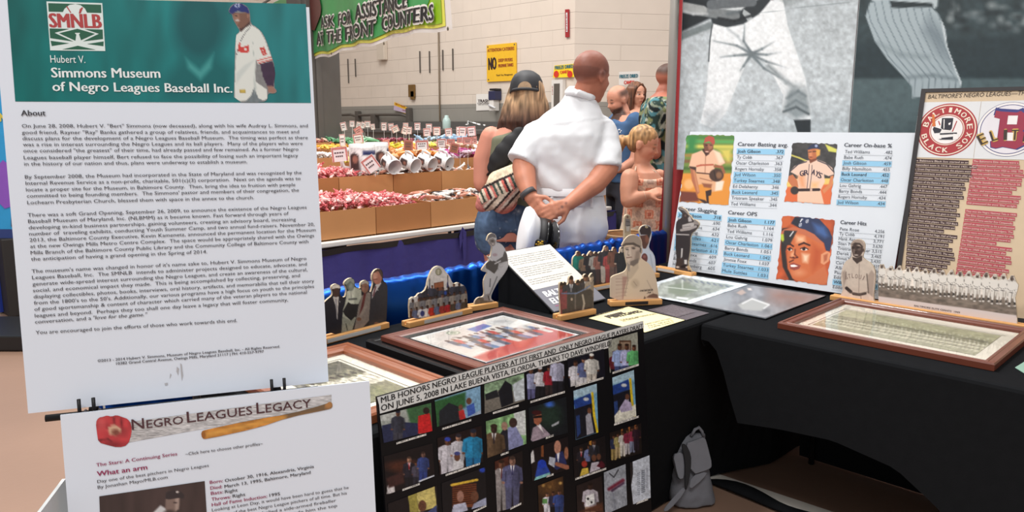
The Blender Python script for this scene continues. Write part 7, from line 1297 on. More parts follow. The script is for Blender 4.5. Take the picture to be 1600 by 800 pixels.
mug('upright white printed mug right of the mug with the visible handle', upM(588, 250, 5.6, 1.09, .2) @ S2)
for px, py, D, l, r_ in ((612, 262, 5.28, 'white mug tipped towards the viewer, leftmost of the tipped mugs', .50), (642, 256, 5.42, 'white mug tipped over with orange sticks at its mouth', .75), (668, 257, 5.54, 'white mug tipped over, third of the tipped mugs', .80), (694, 254, 5.66, 'white mug tipped over, rightmost of the tipped mugs', .85)):
    q = J(px, py, D); ax = Vector(tuple(RT*math.sin(r_)-FW*math.cos(r_)*.75+np.array([0, 0, -.28]))).normalized(); M = Matrix.Translation((q[0], q[1], 1.150)) @ ax.to_track_quat('Z', 'Y').to_matrix().to_4x4() @ Matrix.Rotation(-1.2, 4, 'Z') @ Matrix.Scale(.98, 4) @ Matrix.Translation((0, 0, -.07)); mug(l, M)
scatter('wrapped_bar', 'white wrapped stick spilling from the mouths of the tipped mugs', 'candy', 'sticks at the tipped mugs', WB2, (3.03, 3.75, 4.36, 4.42), 40, flat(1.095), .2, 21, .9)
heap('stick_layer', 'lower layer of white sticks under the tipped mugs', WB2, (3.0, 4.38, 4.37, 4.6), 130, flat(1.085), .05, 22)
# price cards
CW = mat('card_white', (234, 226, 224), .5, var=.02); CRD = mat('card_red', (196, 120, 112), .6, var=.5, scale=160); CBR = mat('card_brown', (150, 92, 66), .6, var=.2, scale=60); CIN = mat('card_ink', (96, 74, 76), .6); CPK = mat('card_pink', (220, 160, 150), .6, var=.2, scale=90)
def card(x0, y0, x1, y1, D, tilt, label, cr, m=CW, yaw=0.):
    k = cr[2]; a, b = (cr[0]+x0/k, cr[1]+y0/k), (cr[0]+x1/k, cr[1]+y1/k); cx_, cb = (a[0]+b[0])/2, b[1]
    q = J(cx_, cb, D); w_, h_ = (b[0]-a[0])*D/F, (b[1]-a[1])*D/F
    e = RT*math.cos(yaw)+FW*math.sin(yaw); u = np.array([0, 0, 1.])*math.cos(tilt)+e*math.sin(-tilt); e = e*math.cos(tilt)+np.array([0, 0, 1.])*math.sin(tilt)
    pl = Plane(q, e, u); t = thing('price_card', label, 'card', tuple(q), group='price cards')
    bm = B(); slab(bm, pl, rect(-w_/2, 0, w_/2, h_), .002); obj('card', bm, m, t)
    bm = B(); tube(bm, [q-pl.n*.003+pl.u*h_*.5, q-pl.n*.003, (q[0], q[1], q[2]-(.04 if D < 5.5 else .2))], .0015, 6); obj('stick', bm, CW, t)
    fr_ = w_*.15; decal('border', pl, [rect(-w_/2+.002, h_-fr_, w_/2-.002, h_-.002), rect(-w_/2+.002, .0, -w_/2+fr_*.8, h_-fr_), rect(w_/2-fr_*.8, .0, w_/2-.002, h_-fr_)], CRD, t, .001)
    bars = []
    for j, (f0, f1) in enumerate(((.18, .80), (.24, .72))):
        zc = h_*(.56-.24*j)
        for s in range(4): g0 = f0+(f1-f0)*s/4; bars.append(rect(-w_/2+w_*g0, zc, -w_/2+w_*(g0+(f1-f0)/4*.78), zc+h_*.1))
    decal('lettering', pl, bars, CIN, t, .0012); return t
A_Z, B_Z = (500, 180, 8), (640, 180, 8)
for i, a in enumerate(((158, 400, 358, 580, 5.15, .1, 'price card standing in the pink taffy near the dark column', A_Z), (600, 500, 780, 690, 5.1, .62, 'price card tilted like a diamond against the upright mug', A_Z), (250, 240, 322, 385, 5.9, .05, 'narrow price card beside the dark column above the taffy', A_Z), (425, 232, 550, 350, 5.95, .15, 'price card standing in the white sugary candy', A_Z), (455, 145, 550, 235, 6.2, .5, 'brown-edged price card tilted over in the caramel candy', A_Z, CPK),
   (270, 90, 340, 190, 6.55, .2, 'far price card nearest the dark column', A_Z), (372, 72, 432, 145, 6.65, 0, 'far price card second from the dark column', A_Z), (448, 85, 500, 160, 6.7, -.2, 'far price card third from the dark column', A_Z), (500, 85, 552, 160, 6.74, -.3, 'far price card fourth from the dark column', A_Z), (560, 75, 630, 150, 6.8, 0, 'far price card fifth from the dark column', A_Z), (640, 110, 690, 180, 6.7, .1, 'short far price card in front of the socket box', A_Z), (768, 95, 832, 190, 6.9, 0, 'plain tall price card in the rose candy', A_Z), (862, 105, 928, 190, 7.0, .1, 'price card leaning left behind the green candy', A_Z), (912, 130, 1000, 210, 6.7, .4, 'price card tilted over the green candy', A_Z, CW), (1010, 135, 1085, 235, 6.65, -.3, 'price card leaning back beside the tilted one in the green candy', A_Z), (1082, 148, 1145, 235, 6.55, -.05, 'price card at the left of the lemon candy', A_Z), (1040, 97, 1105, 165, 6.95, 0, 'far price card behind the lemon candy', A_Z), (1182, 97, 1255, 185, 7.1, 0, 'price card behind the dark red candy', A_Z),
   (788, 305, 870, 385, 6.05, .03, 'pink price card hung on the amber box', A_Z, CPK), (1045, 312, 1160, 440, 5.8, -.05, 'brown price card left of the white card above the orange candy', A_Z, CBR), (78, 315, 240, 430, 5.75, .05, 'large white price card above the orange candy', B_Z), (205, 110, 280, 210, 7.2, 0, 'far price card right of the dark red candy', B_Z), (175, 165, 265, 262, 6.5, .05, 'price card in front of the lime candy', B_Z), (295, 150, 385, 250, 6.9, 0, 'price card standing in the lime candy', B_Z), (450, 165, 535, 262, 6.7, .1, 'price card in front of the pale blue bottle', B_Z), (585, 148, 640, 260, 7.0, 0, 'price card half behind another near the tap', B_Z), (612, 145, 705, 258, 6.8, -.05, 'price card below the tap, left one', B_Z), (728, 142, 832, 258, 6.7, .1, 'price card below the tap, right one', B_Z), (345, 295, 460, 400, 6.0, .05, 'price card left in the row above the peach candy', B_Z), (462, 300, 565, 365, 6.2, 0, 'pink price card in the middle of the row above the peach candy', B_Z, CPK), (595, 280, 662, 350, 6.25, .05, 'small pink price card in the row above the peach candy', B_Z, CPK), (665, 275, 790, 365, 6.2, 0, 'red-edged price card at the right of the row above the peach candy', B_Z, CPK), (490, 350, 600, 470, 5.75, -.25, 'brown price card between the orange and the purple candy', B_Z, CBR), (795, 265, 840, 360, 6.3, 0, 'narrow price card beside the arm of the capped woman', B_Z, CPK))): card(*a)
card(0, 0, 16, 24, 6.22, 0, 'pinkish price card below the bearded man beside the white sleeve', (938, 204, 1), CPK)
# wicker basket standing behind the rail
bq = J(980, 372, 3.97); bk = thing('basket', 'round wicker bushel basket standing behind the blue rail', 'basket', (bq[0], bq[1], J(980, 366, 3.97)[2]-.27))
zt = J(980, 366, 3.97)[2]; WK = mat('wicker', (190, 148, 104), .7, var=.3, scale=40, stretch=(1, 1, 6))
M = Matrix.Translation((bq[0], bq[1], 0))
bm = B(); lathe(bm, [(.01, zt-.268), (.10, zt-.268), (.102, zt-.262), (.125, zt), (.119, zt), (.096, zt-.256), (.01, zt-.256)], 40, M, cap=False); obj('basket_body', bm, WK, bk)
bm = B(); n = 28; [bx(bm, (.1525*math.cos(2*math.pi*i/n), .1525*math.sin(2*math.pi*i/n), zt-.12), (.004, .02, .22), M @ Matrix.Rotation(2*math.pi*i/n, 4, 'Z') if False else M) for i in range(0)]; 
lathe(bm, [(.118, zt-.012), (.130, zt-.012), (.131, zt+.004), (.126, zt+.008), (.118, zt+.004)], 40, M, cap=False); obj('rim', bm, mat('wicker_rim', (206, 166, 120), .6, var=.2, scale=30), bk, True)
st_ = zt-.27; sb = thing('stool', 'small wooden stool under the wicker basket', 'stool', (bq[0], bq[1], 0))
bm = B(); lathe(bm, [(.005, st_-.03), (.14, st_-.03), (.145, st_-.015), (.14, st_-.002), (.005, st_-.002)], 28, M); obj('seat', bm, WOODL, sb, True)
for a in (0.4, 1.97, 3.54, 5.1): bm = B(); tube(bm, [(bq[0]+.12*math.cos(a), bq[1]+.12*math.sin(a), .002), (bq[0]+.09*math.cos(a), bq[1]+.09*math.sin(a), st_-.03)], .012, 8); obj('leg', bm, WOODL, sb, True)
# ================================================================== PEOPLE
Zv = np.array([0, 0, 1.])
def unit(v): v = np.asarray(v, float); return v/np.linalg.norm(v)
def limb(bm, pts, rad, n=14, flat=1.):
    tube(bm, [tuple(p) for p in pts], list(rad), n, True, flat)
    for p, r in zip(pts, rad): ell(bm, p, (r*.985,)*3, sub=2)
def sleeve(bm, p0, p1, r0, r1):
    tube(bm, [tuple(p0), tuple((np.asarray(p0)+p1)/2), tuple(p1)], [r0, (r0+r1)/2, r1], 16); ell(bm, p0, (r0*.985,)*3, sub=2)
def rings(bm, L, e, f, n=28, pw=2.4):
    # stacked cross-sections: (centre, half width, half depth)
    R_ = []
    for c, a, b in L:
        r = []
        for k in range(n):
            t = 2*math.pi*k/n; x, y = math.cos(t), math.sin(t); x = math.copysign(abs(x)**(2/pw), x); y = math.copysign(abs(y)**(2/pw), y); r.append(tuple(np.asarray(c)+e*a*x+f*b*y))
        R_.append(r)
    return skin(bm, R_)
def basis(face, pitch=0, roll=0):
    f = unit(face); r = unit(np.cross(f, Zv)); u = np.cross(r, f); f2 = f*math.cos(pitch)+u*math.sin(pitch); u2 = np.cross(r, f2); r2 = r*math.cos(roll)+u2*math.sin(roll); u3 = np.cross(r2, f2)
    return np.stack([r2, f2, u3], 1)
def m4(R3, c): return Matrix([[*R3[i], c[i]] for i in range(3)]+[[0, 0, 0, 1]])
def head(bm, c, R3, h, ears=True, fat=1.):
    M = m4(R3*h, c)
    def E(x, y, z, a, b, d, s=3): ell(bm, (x, y, z), (a, b, d), M, s)
    E(0, -.05, .13, .325*fat, .40, .37); E(0, .10, -.10, .265*fat, .27, .33); E(0, .13, -.30, .20*fat, .20, .16); E(0, .22, -.42, .10, .09, .075); E(0, .30, .075, .19, .07, .05, 2)
    E(-.12, .26, -.10, .1, .09, .09, 2); E(.12, .26, -.10, .1, .09, .09, 2); E(0, .335, -.245, .095, .045, .03, 2); E(0, .325, -.285, .08, .04, .03, 2)
    limb(bm, [M @ Vector(p) for p in ((0, .32, .07), (0, .385, -.02), (0, .42, -.09))], (.028*h, .036*h, .046*h), 8); E(-.045, .365, -.11, .035, .04, .03, 1); E(.045, .365, -.11, .035, .04, .03, 1)
    if ears:
        for s in (-1, 1): E(s*.325*fat, -.03, -.03, .035, .085, .135, 2); E(s*.345*fat, -.055, .03, .03, .06, .07, 1)
    return M
def hand(bm, w, d, n, side, curl, k=1., spread=.25, thumb=.7):
    # w wrist, d along the palm, n back of the hand, side +1/-1 which way the thumb leaves
    d = unit(d); n = unit(n-d*(np.dot(n, d))); a = np.cross(d, n)
    for t, r in ((.02, .026), (.045, .030), (.075, .031)):
        for s in (-.55, 0, .55): ell(bm, w+d*t*k+a*s*.036*k, (r*.60*k,)*3, sub=2)
    for i, (s, L) in enumerate(((1.05, .92), (.36, 1.05), (-.34, 1.0), (-1.0, .80))):
        p = w+d*.085*k+a*s*side*.030*k; q = unit(d+a*s*side*spread*.3); pts = [p-q*.02*k, p]; ang = 0
        for j, l in enumerate((.044, .028, .022)):
            ang += curl*(1.1-.1*i*0); v = q*math.cos(ang)-n*math.sin(ang); p = p+v*l*L*k; pts.append(p)
        limb(bm, pts, [.0098*k, .0098*k, .0090*k, .0082*k, .0070*k], 8)
    b = w+d*.022*k+a*side*.028*k; v = unit(d*.75+a*side*.75-n*.25); p1 = b+v*.045*k; v2 = unit(v-a*side*thumb*.6+d*.3); limb(bm, [b-v*.01*k, b, p1, p1+v2*.03*k, p1+v2*.052*k], [.014*k, .0135*k, .0115*k, .010*k, .008*k], 8)
def flesh(name, bm, vox, parent, m, sm=4, f=.5, colour=None, fold=None):
    me = baked(bm, [('REMESH', dict(mode='VOXEL', voxel_size=vox, adaptivity=0)), ('SMOOTH', dict(factor=f, iterations=sm))], name)
    if fold:
        co = coords(me); nn = normals(me); d = np.array([fold(Vector(p)) for p in co]); setco(me, co+nn*d[:, None])
    if colour is not None: paint(me, lin8(colour(coords(me), normals(me))))
    return link(name, me, m, parent, True)
def lin8(c): c = np.clip(np.asarray(c, float), 0, 255)/255; return np.where(c <= .04045, c/12.92, ((c+.055)/1.055)**2.4)
def nz(p, s, o=0): return mnoise.noise(Vector((p[0]*s+o, p[1]*s, p[2]*s)))
def blend(c, a, col): a = np.clip(a, 0, 1)[:, None]; return c*(1-a)+np.array(col, float)*a
SKINM = vmat('skin', .5, spec=.35); CLOTHV = vmat('printed_cloth', .85, spec=.15, bump=.05, bscale=300); HAIRM = vmat('hair', .5, spec=.3)
def loc_head(co, M): return (np.c_[co, np.ones(len(co))] @ np.array(M.inverted()).T)[:, :3]
def facepaint(c, L, lip=(168, 96, 88), brow=(70, 50, 40), blush=None, stub=None):
    x, y, z = L.T; fr = y > .15
    c = blend(c, (1-np.hypot(x/.095, (z+.262)/.030))*3*(fr & (y > .26)), lip)
    for s in (-1, 1): c = blend(c, (1-np.hypot((x-s*.125)/.085, (z-.098-.02*np.cos((x-s*.1)*20))/.020))*3*fr, brow); c = blend(c, (1-np.hypot((x-s*.12)/.07, (z-.015)/.035))*1.2*fr, np.array(brow)*.9+20)
    if blush is not None:
        for s in (-1, 1): c = blend(c, (1-np.hypot((x-s*.17)/.1, (z+.12)/.09))*.6*fr, blush)
    return c
def eyes(M, parent, iris=(70, 50, 40)):
    for s in (-1, 1):
        bm = B(); ell(bm, (s*.122, .275, .010), (.05, .045, .034), M, 2); ey = obj('eye', bm, mat('eye_white', (214, 206, 200), .3), parent, True)
        bm = B(); ell(bm, (s*.122, .312, .006), (.024, .012, .024), M, 2); obj('iris', bm, mat('iris_brown', iris, .3), ey, True)
def shoe(parent, a, d, m, L=.27, name='shoe'):
    d = unit([d[0], d[1], 0]); a = np.array([a[0], a[1], 0]); bm = B()
    ell(bm, a+Zv*.05-d*.03, (.045,)*3, sub=2); R3 = np.stack([np.cross(d, Zv), d, Zv], 1); M = m4(R3, a); ell(bm, (0, .07, .035), (.046, .15, .036), M, 2); ell(bm, (0, .0, .055), (.042, .07, .055), M, 2)
    me = baked(bm, [('REMESH', dict(mode='VOXEL', voxel_size=.012)), ('SMOOTH', dict(factor=.5, iterations=3))], name); co = coords(me); co[:, 2] = np.maximum(co[:, 2], .003); setco(me, co); o = link(name, me, m, parent, True); return o
def person(label, px, d): 
    q = J(px, 400, d); return thing('person', label, 'person', (q[0], q[1], 0), math.atan2(RT[1], RT[0]))
def legs(bm, hipc, e, z0, r, sep, anks):
    for s, an in zip((-1, 1), anks): limb(bm, [hipc+e*s*sep, hipc*.5+np.array([an[0], an[1], 0])*.5+e*s*sep*.3+Zv*(.52-hipc[2]*.5), np.array([an[0], an[1], .09])], r)

# ---- man in the white uniform, back to the camera, hands clasped behind him
man = person('man in a white short-sleeved uniform seen from behind, hands clasped behind his back', 891, 3.85)
def G(px, py, d): return J(px, py, d)
hb = basis(FW*math.cos(math.radians(52))+RT*math.sin(math.radians(52)), -.16)
hc = G(925, 119, 3.86); hip = G(891, 345, 3.86); anks = [G(872, 400, 3.83)*[1, 1, 0], G(912, 400, 3.9)*[1, 1, 0]]
SH = [(G(888, 318, 3.86), .172, .118), (G(888, 300, 3.86), .170, .116), (G(887, 270, 3.86), .178, .122), (G(887, 238, 3.86), .198, .128), (G(889, 212, 3.86), .200, .122), (G(893, 190, 3.87), .170, .105), (G(898, 172, 3.88), .125, .085), (G(905, 155, 3.88), .074, .068), (G(908, 147, 3.88), .068, .066)]
def arms(bm, k):
    limb(bm, [G(838, 217, 3.86), G(822, 240, 3.83), G(818, 262, 3.80)], (.055, .058, .055)); limb(bm, [G(943, 212, 3.88), G(947, 240, 3.84), G(949, 264, 3.80)], (.056, .058, .055))
bm = B(); M = head(bm, hc, hb, .245, fat=1.0)
limb(bm, [G(918, 136, 3.86), G(910, 160, 3.88)], (.060, .064)); rings(bm, [(c-Zv*.012, a*.88, b*.86) for c, a, b in SH], RT, FW); arms(bm, .9)
wl, wr = G(829, 308, 3.66), G(888, 319, 3.62)
limb(bm, [G(818, 258, 3.80), G(821, 280, 3.74), wl], (.058, .053, .034)); limb(bm, [G(949, 262, 3.80), G(930, 287, 3.72), wr], (.058, .052, .033))
hand(bm, wl, G(850, 336, 3.61)-wl, unit(-FW*.8+RT*-.5), -1, .42, 1.0); hand(bm, wr, G(858, 331, 3.58)-wr, unit(-FW+Zv*.3), -1, .5, 1.0)
rings(bm, [(hip+Zv*.16, .15, .10), (hip, .16, .11), (hip-Zv*.1, .14, .1)], RT, FW); legs(bm, hip, RT, 0, (.085, .058, .042), .085, anks)
def cman(co, nn):
    L = loc_head(co, M); x, y, z = L.T; c = np.tile(np.array([188., 124, 98]), (len(co), 1)); v = np.array([nz(p, 22) for p in co]); c *= (1+.08*v)[:, None]
    hz = np.clip((z+.17-.42*np.clip(y+.30, 0, 1)+.03*v)*9, 0, 1)*(np.abs(x) < .45)*(y < .36)*(z < .62)*(z > -.3)*(np.hypot(x, y) < .6)
    c = blend(c, hz*(.80+.15*v), (104, 66, 56)); c = blend(c, (1-np.hypot((x+.08)/.22, (y+.10)/.24))*1.0*(z > .34)*(.7+v), (168, 118, 104)); c = blend(c, hz*(z < .12)*.5, (72, 48, 44))
    c = facepaint(c, L); c = blend(c, (np.abs(z) < .6)*(np.hypot(x, y) < .7)*.35, (150, 84, 66))
    for q, r in ((G(879, 323, 3.585), .012), (G(884, 317, 3.59), .009), (G(874, 326, 3.58), .007)): c = blend(c, (1-np.linalg.norm(co-q, axis=1)/r)*2*.6, (84, 66, 70))
    return c
flesh('body', bm, .0062, man, SKINM, 3, colour=cman)
UNI = mat('white_uniform', (226, 227, 230), .7, var=.015, scale=30, sheen=.1)
bm = B(); rings(bm, SH, RT, FW)
sleeve(bm, G(836, 213, 3.86), G(815, 254, 3.80), .070, .080); sleeve(bm, G(945, 207, 3.88), G(948, 264, 3.80), .072, .082); limb(bm, [G(842, 208, 3.86), G(942, 202, 3.88)], (.066, .068))
def foldm(p):
    q = pj(np.array(p)); x, y = q[0], q[1]; a = .009*nz(p, 9)+.004*nz(p, 24, 3)
    t = max(0, min(1, (y-215)/90)); s = (x-887)*.6+(y-240)*.9; a += .010*t*math.sin((x-870)*.11-(y-260)*.14)*math.exp(-((x-880)/60)**2); a += .007*math.exp(-((x-940+ (y-230)*.25)/7)**2)*(y > 190)*(y < 265)*-1
    a += .0035*(y < 192-(x-890)*.13); a -= .010*math.exp(-((y-304)/5)**2)*(y < 322)
    return a
sh = flesh('shirt', bm, .009, man, UNI, 5, fold=foldm)
bm = B(); tube(bm, [G(899, 144, 3.80), G(887, 145, 3.85), G(891, 140, 3.93), G(920, 141, 3.945), G(933, 151, 3.89), G(922, 152, 3.815), G(900, 144, 3.795)], .019, 10, flat=1.); me = baked(bm, [('REMESH', dict(mode='VOXEL', voxel_size=.008)), ('SMOOTH', dict(factor=.5, iterations=4))]); link('collar', me, UNI, sh, True)
bm = B(); y0 = [G(828+i*11.0, 196+3.2*math.sin(i*.7)-i*.9, 3.74) for i in range(12)]; 
bm = B(); rings(bm, [(hip+Zv*.135, .166, .118), (hip+Zv*.06, .182, .128), (hip-Zv*.03, .19, .138), (hip-Zv*.1, .17, .12)], RT, FW); legs(bm, hip-Zv*.02, RT, 0, (.105, .082, .075), .085, [a for a in anks]); ell(bm, hip-RT*.075-FW*.06-Zv*.02, (.10, .10, .12)); ell(bm, hip+RT*.085-FW*.06-Zv*.02, (.10, .10, .12))
def foldt(p): return .005*nz(p, 11, 5)+.003*nz(p, 26)
tr = flesh('trousers', bm, .010, man, UNI, 5, fold=foldt)
bm = B(); zb = (hip+Zv*.135); 
def ring_band(c, a, b, h, n=48): 
    bm = B(); lo = [tuple(c+RT*a*math.copysign(abs(math.cos(t))**.83, math.cos(t))+FW*b*math.copysign(abs(math.sin(t))**.83, math.sin(t))) for t in [2*math.pi*k/n for k in range(n)]]
    for s in (0,): skin(bm, [lo, [(x, y, z+h) for x, y, z in lo], [(x*1.0, y, z+h) for x, y, z in lo]], cap=False)
    return bm
obj('belt', ring_band(zb-Zv*.0, .176, .125, .038), UNI, tr, True)
for x in (862, 893, 925):
    q = G(x, 316, 3.732); bm = B(); bx(bm, tuple(q), (.012, .012, .052), bev=.003); obj('belt_loop', bm, UNI, tr)
for a in anks: shoe(man, a, FW, mat('white_shoe', (226, 226, 226), .4))
bm = B(); v = unit(G(845, 332, 3.62)-wl); Mw = Matrix.Translation(Vector(wl-v*.02)) @ Vector(v).to_track_quat('Z', 'Y').to_matrix().to_4x4(); lathe(bm, [(.036, -.012), (.0405, -.013), (.0405, .013), (.036, .012)], 24, Mw, cap=False); obj('wristband', bm, mat('dark_strap', (62, 60, 62), .6), man, True)
# peaked cap in his hands
ax = unit(-RT*.95+Zv*.18-FW*.12); fr_ = unit(-FW*.9-RT*.25-Zv*.1); fr_ = unit(fr_-ax*(fr_@ax)); MC_ = m4(np.stack([np.cross(fr_, ax), fr_, ax], 1), G(850, 372, 3.57))
cap = thing('peaked_cap', 'white peaked officer cap with black band and gold badge hanging from clasped hands', 'cap', tuple(G(848, 400, 3.57)))
bm = B(); lathe(bm, [(.088, .036), (.098, .05), (.124, .072), (.136, .092), (.130, .105), (.09, .114), (.03, .118), (.002, .118)], 40, MC_); obj('crown', bm, UNI, cap, True)
bm = B(); lathe(bm, [(.084, -.012), (.092, -.012), (.0935, .038), (.086, .038)], 40, MC_, cap=False); obj('band', bm, mat('cap_black', (22, 20, 22), .6), cap, True)
bm = B(); g = [[MC_ @ Vector(((.09+.062*t*(math.sin(a) if False else 1)*max(.05, math.sin(a)))*math.cos(a), (.09+.062*t*max(.05, math.sin(a)))*math.sin(a), -.012-.035*t*max(0, math.sin(a)))) for a in [math.pi*(.1+.8*i/24) for i in range(25)]] for t in [j/6 for j in range(7)]]
gv = [[bm.verts.new(p) for p in r] for r in g]; [bm.faces.new((gv[j][i], gv[j][i+1], gv[j+1][i+1], gv[j+1][i])) for j in range(6) for i in range(24)]
vz = obj('visor', bm, mat('patent_black', (14, 14, 16), .12, coat=.6), cap, True); md = vz.modifiers.new('t', 'SOLIDIFY'); md.thickness = .004
bm = B(); tube(bm, [MC_ @ Vector((.096*math.cos(a), .096*math.sin(a), .002)) for a in [math.pi*(.1+.8*i/20) for i in range(21)]], .005, 6); obj('chin_strap', bm, mat('patent_black', (14, 14, 16)), cap, True)
GOLD = mat('gold_badge', (206, 164, 60), .35, metal=.7)
bm = B(); ell(bm, (0, .104, .03), (.027, .006, .034), MC_, 2); bd_ = obj('badge_disc', bm, mat('cap_black', (22, 20, 22)), cap, True)
bm = B(); ell(bm, (0, .111, .03), (.014, .004, .015), MC_, 2); [ell(bm, (x, .111, z), (.005, .004, .008), MC_, 1) for x, z in ((-.017, .026), (.017, .026), (-.012, .042), (.012, .042), (0, .05), (0, .012))]; obj('badge', bm, GOLD, bd_, True)

# ---- woman with a black cap, back to the camera
D = 4.15
wom = person('woman in a black cap and olive tank top seen from behind with long ombre hair', 806, D)
hc = G(823, 151, D); hb = basis(FW+RT*.12, -.22); bm = B(); M = head(bm, hc, hb, .235)
TS = [(G(799, 325, D), .150, .115), (G(801, 300, D), .138, .105), (G(806, 270, D), .142, .108), (G(812, 240, D), .162, .115), (G(816, 215, D), .172, .105), (G(820, 198, D), .14, .085), (G(823, 186, D), .06, .055)]
hip = G(798, 345, D); anks = [G(783, 400, D)*[1, 1, 0], G(815, 400, D+.05)*[1, 1, 0]]
limb(bm, [G(823, 170, D), G(822, 192, D)], (.052, .058)); rings(bm, TS, RT, FW)
limb(bm, [G(768, 214, D), G(757, 250, D), G(754, 287, D-.02)], (.060, .062, .050)); limb(bm, [G(754, 287, D-.02), G(768, 285, D+.14), G(785, 270, D+.27)], (.050, .042, .030)); hand(bm, G(785, 270, D+.27), unit(RT*.5+FW*.5+Zv*.2), Zv, 1, .35, .92)
limb(bm, [G(866, 214, D), G(872, 250, D+.06), G(868, 275, D+.2)], (.056, .05, .036)); hand(bm, G(868, 275, D+.2), unit(FW-RT*.4), Zv, -1, .35, .92)
rings(bm, [(hip+Zv*.1, .15, .12), (hip, .17, .13), (hip-Zv*.1, .15, .12)], RT, FW); legs(bm, hip, RT, 0, (.098, .062, .04), .085, anks)
def cskin(base, blush=.0):
    def f(co, nn): c = np.tile(np.array(base, float), (len(co), 1)); v = np.array([nz(p, 14) for p in co]); return c*(1+.06*v)[:, None]
    return f
flesh('body', bm, .008, wom, SKINM, 3, colour=cskin((206, 138, 116)))
bm = B(); rings(bm, [(c, a+.008, b+.008) for c, a, b in TS[:5]]+[(G(819, 203, D), .115, .09), (G(821, 193, D), .075, .07)], RT, FW); limb(bm, [G(785, 209, D), G(855, 209, D)], (.052, .052))
flesh('tank_top', bm, .01, wom, mat('olive_knit', (112, 114, 92), .85, var=.08, scale=40), 4, fold=lambda p: .006*nz(p, 12))
bm = B(); rings(bm, [(hip+Zv*.10, .156, .125), (hip+Zv*.03, .176, .138), (hip-Zv*.05, .178, .14)], RT, FW)
for s in (-1, 1): limb(bm, [hip+RT*s*.085, hip+RT*s*.095-Zv*.10], (.112, .108)); ell(bm, hip+RT*s*.07-FW*.06-Zv*.01, (.085, .09, .10))
def cden(co, nn):
    c = np.tile(np.array([78., 98, 124]), (len(co), 1)); v = np.array([nz(p, 9) for p in co]); v2 = np.array([nz(p, 60) for p in co]); c *= (1+.28*v+.14*v2)[:, None]
    q = pj(co); c = blend(c, (1-np.hypot((q[:, 0]-808)/9, (q[:, 1]-330)/7))*1.2*(.5+v2), (206, 210, 214)); c = blend(c, (1-np.abs((q[:, 1]-364)/3))*.5, (60, 74, 98))
    for x in (776, 806): c = blend(c, (1-np.abs((q[:, 0]-x-(q[:, 1]-340)*.12)/1.2))*.6*(q[:, 1] > 326)*(q[:, 1] < 352), (48, 60, 84))
    return c
flesh('denim_shorts', bm, .009, wom, CLOTHV, 3, colour=cden, fold=lambda p: .005*nz(p, 16))
def strandy(co, c1, c2, t0, t1, f=1.):
    q = pj(co); t = np.clip((q[:, 1]-t0)/(t1-t0), 0, 1); s = np.array([nz((p[0]*f, p[1]*f, p[2]*.12), 75) for p in co]); c = np.array(c1)*(1-t[:, None])+np.array(c2)*t[:, None]; return c*(1+.55*s)[:, None]
bm = B()
rnd = random.Random(5)
for i in range(30):
    t = i/29; x0 = 792+t*60; d0 = D-.085+.09*abs(t-.5)*2; w_ = rnd.uniform(-3, 3); pts = [G(800+t*45, 140, d0-.005), G(x0, 165, d0-.02), G(x0-4+w_+(t-.5)*8, 190, d0-.03), G(x0-5-w_+(t-.5)*12, 205, d0-.025), G(x0-3+(t-.5)*12, 214+rnd.uniform(-6, 7), d0-.02)]; limb(bm, pts, [.018, .021, .022, .02, .011], 8)
ell(bm, hc+Zv*.02-FW*.01, (.088, .098, .105), None, 3)
flesh('hair', bm, .0065, wom, HAIRM, 2, colour=lambda co, nn: strandy(co, (170, 138, 106), (62, 38, 30), 160, 194), fold=lambda p: .004*mnoise.noise(Vector((p[0]*60, p[1]*60, p[2]*8))))
Mh = m4(hb*.235, hc); bm = B()
def capring(z, k): return [Mh @ Vector((.385*k*math.cos(a), -.05+.455*k*math.sin(a), z)) for a in [2*math.pi*i/36 for i in range(36)]]
skin(bm, [capring(z, k) for z, k in ((.03, .99), (.06, 1.0), (.20, .985), (.33, .92), (.45, .76), (.53, .48), (.555, .15))], cap=True)
hole = [v for v in bm.verts]
cpm = mat('black_cap', (34, 34, 38), .6, var=.5, scale=26)
hat = obj('cap', bm, cpm, wom, True)
bm = B(); n = 16; arch = [(math.pi*i/n) for i in range(n+1)]
pts = [Mh @ Vector((.155*math.cos(a), -.50+.035*(1-abs(math.cos(a)))*0+.02-.05*0, .055+.16*math.sin(a))) for a in arch]; bm.faces.new([bm.verts.new(p+Vector(tuple(-FW*.008))) for p in pts]); obj('strap_opening', bm, mat('blond_hair_gap', (150, 122, 92), .6, var=.4, scale=80), hat)
bm = B(); tube(bm, [Mh @ Vector((.385*1.02*math.cos(a), -.05+.455*1.05*math.sin(a), .04)) for a in [math.pi*(1.25+.5*i/12) for i in range(13)]], .008, 6, flat=1.); obj('strap', bm, cpm, hat, True)
bm = B(); g = [[Mh @ Vector(((.385+.25*t*max(0, math.sin(a)))*math.cos(a), -.05+(.455+.32*t)*math.sin(a), .04-.10*t)) for a in [math.pi*(.15+.7*i/16) for i in range(17)]] for t in (0, .5, 1)]; gv = [[bm.verts.new(p) for p in r] for r in g]; [bm.faces.new((gv[j][i], gv[j][i+1], gv[j+1][i+1], gv[j+1][i])) for j in range(2) for i in range(16)]; obj('peak', bm, cpm, hat, True)
for a in anks: shoe(wom, a, FW, mat('tan_sandal', (150, 110, 80), .6), .24)
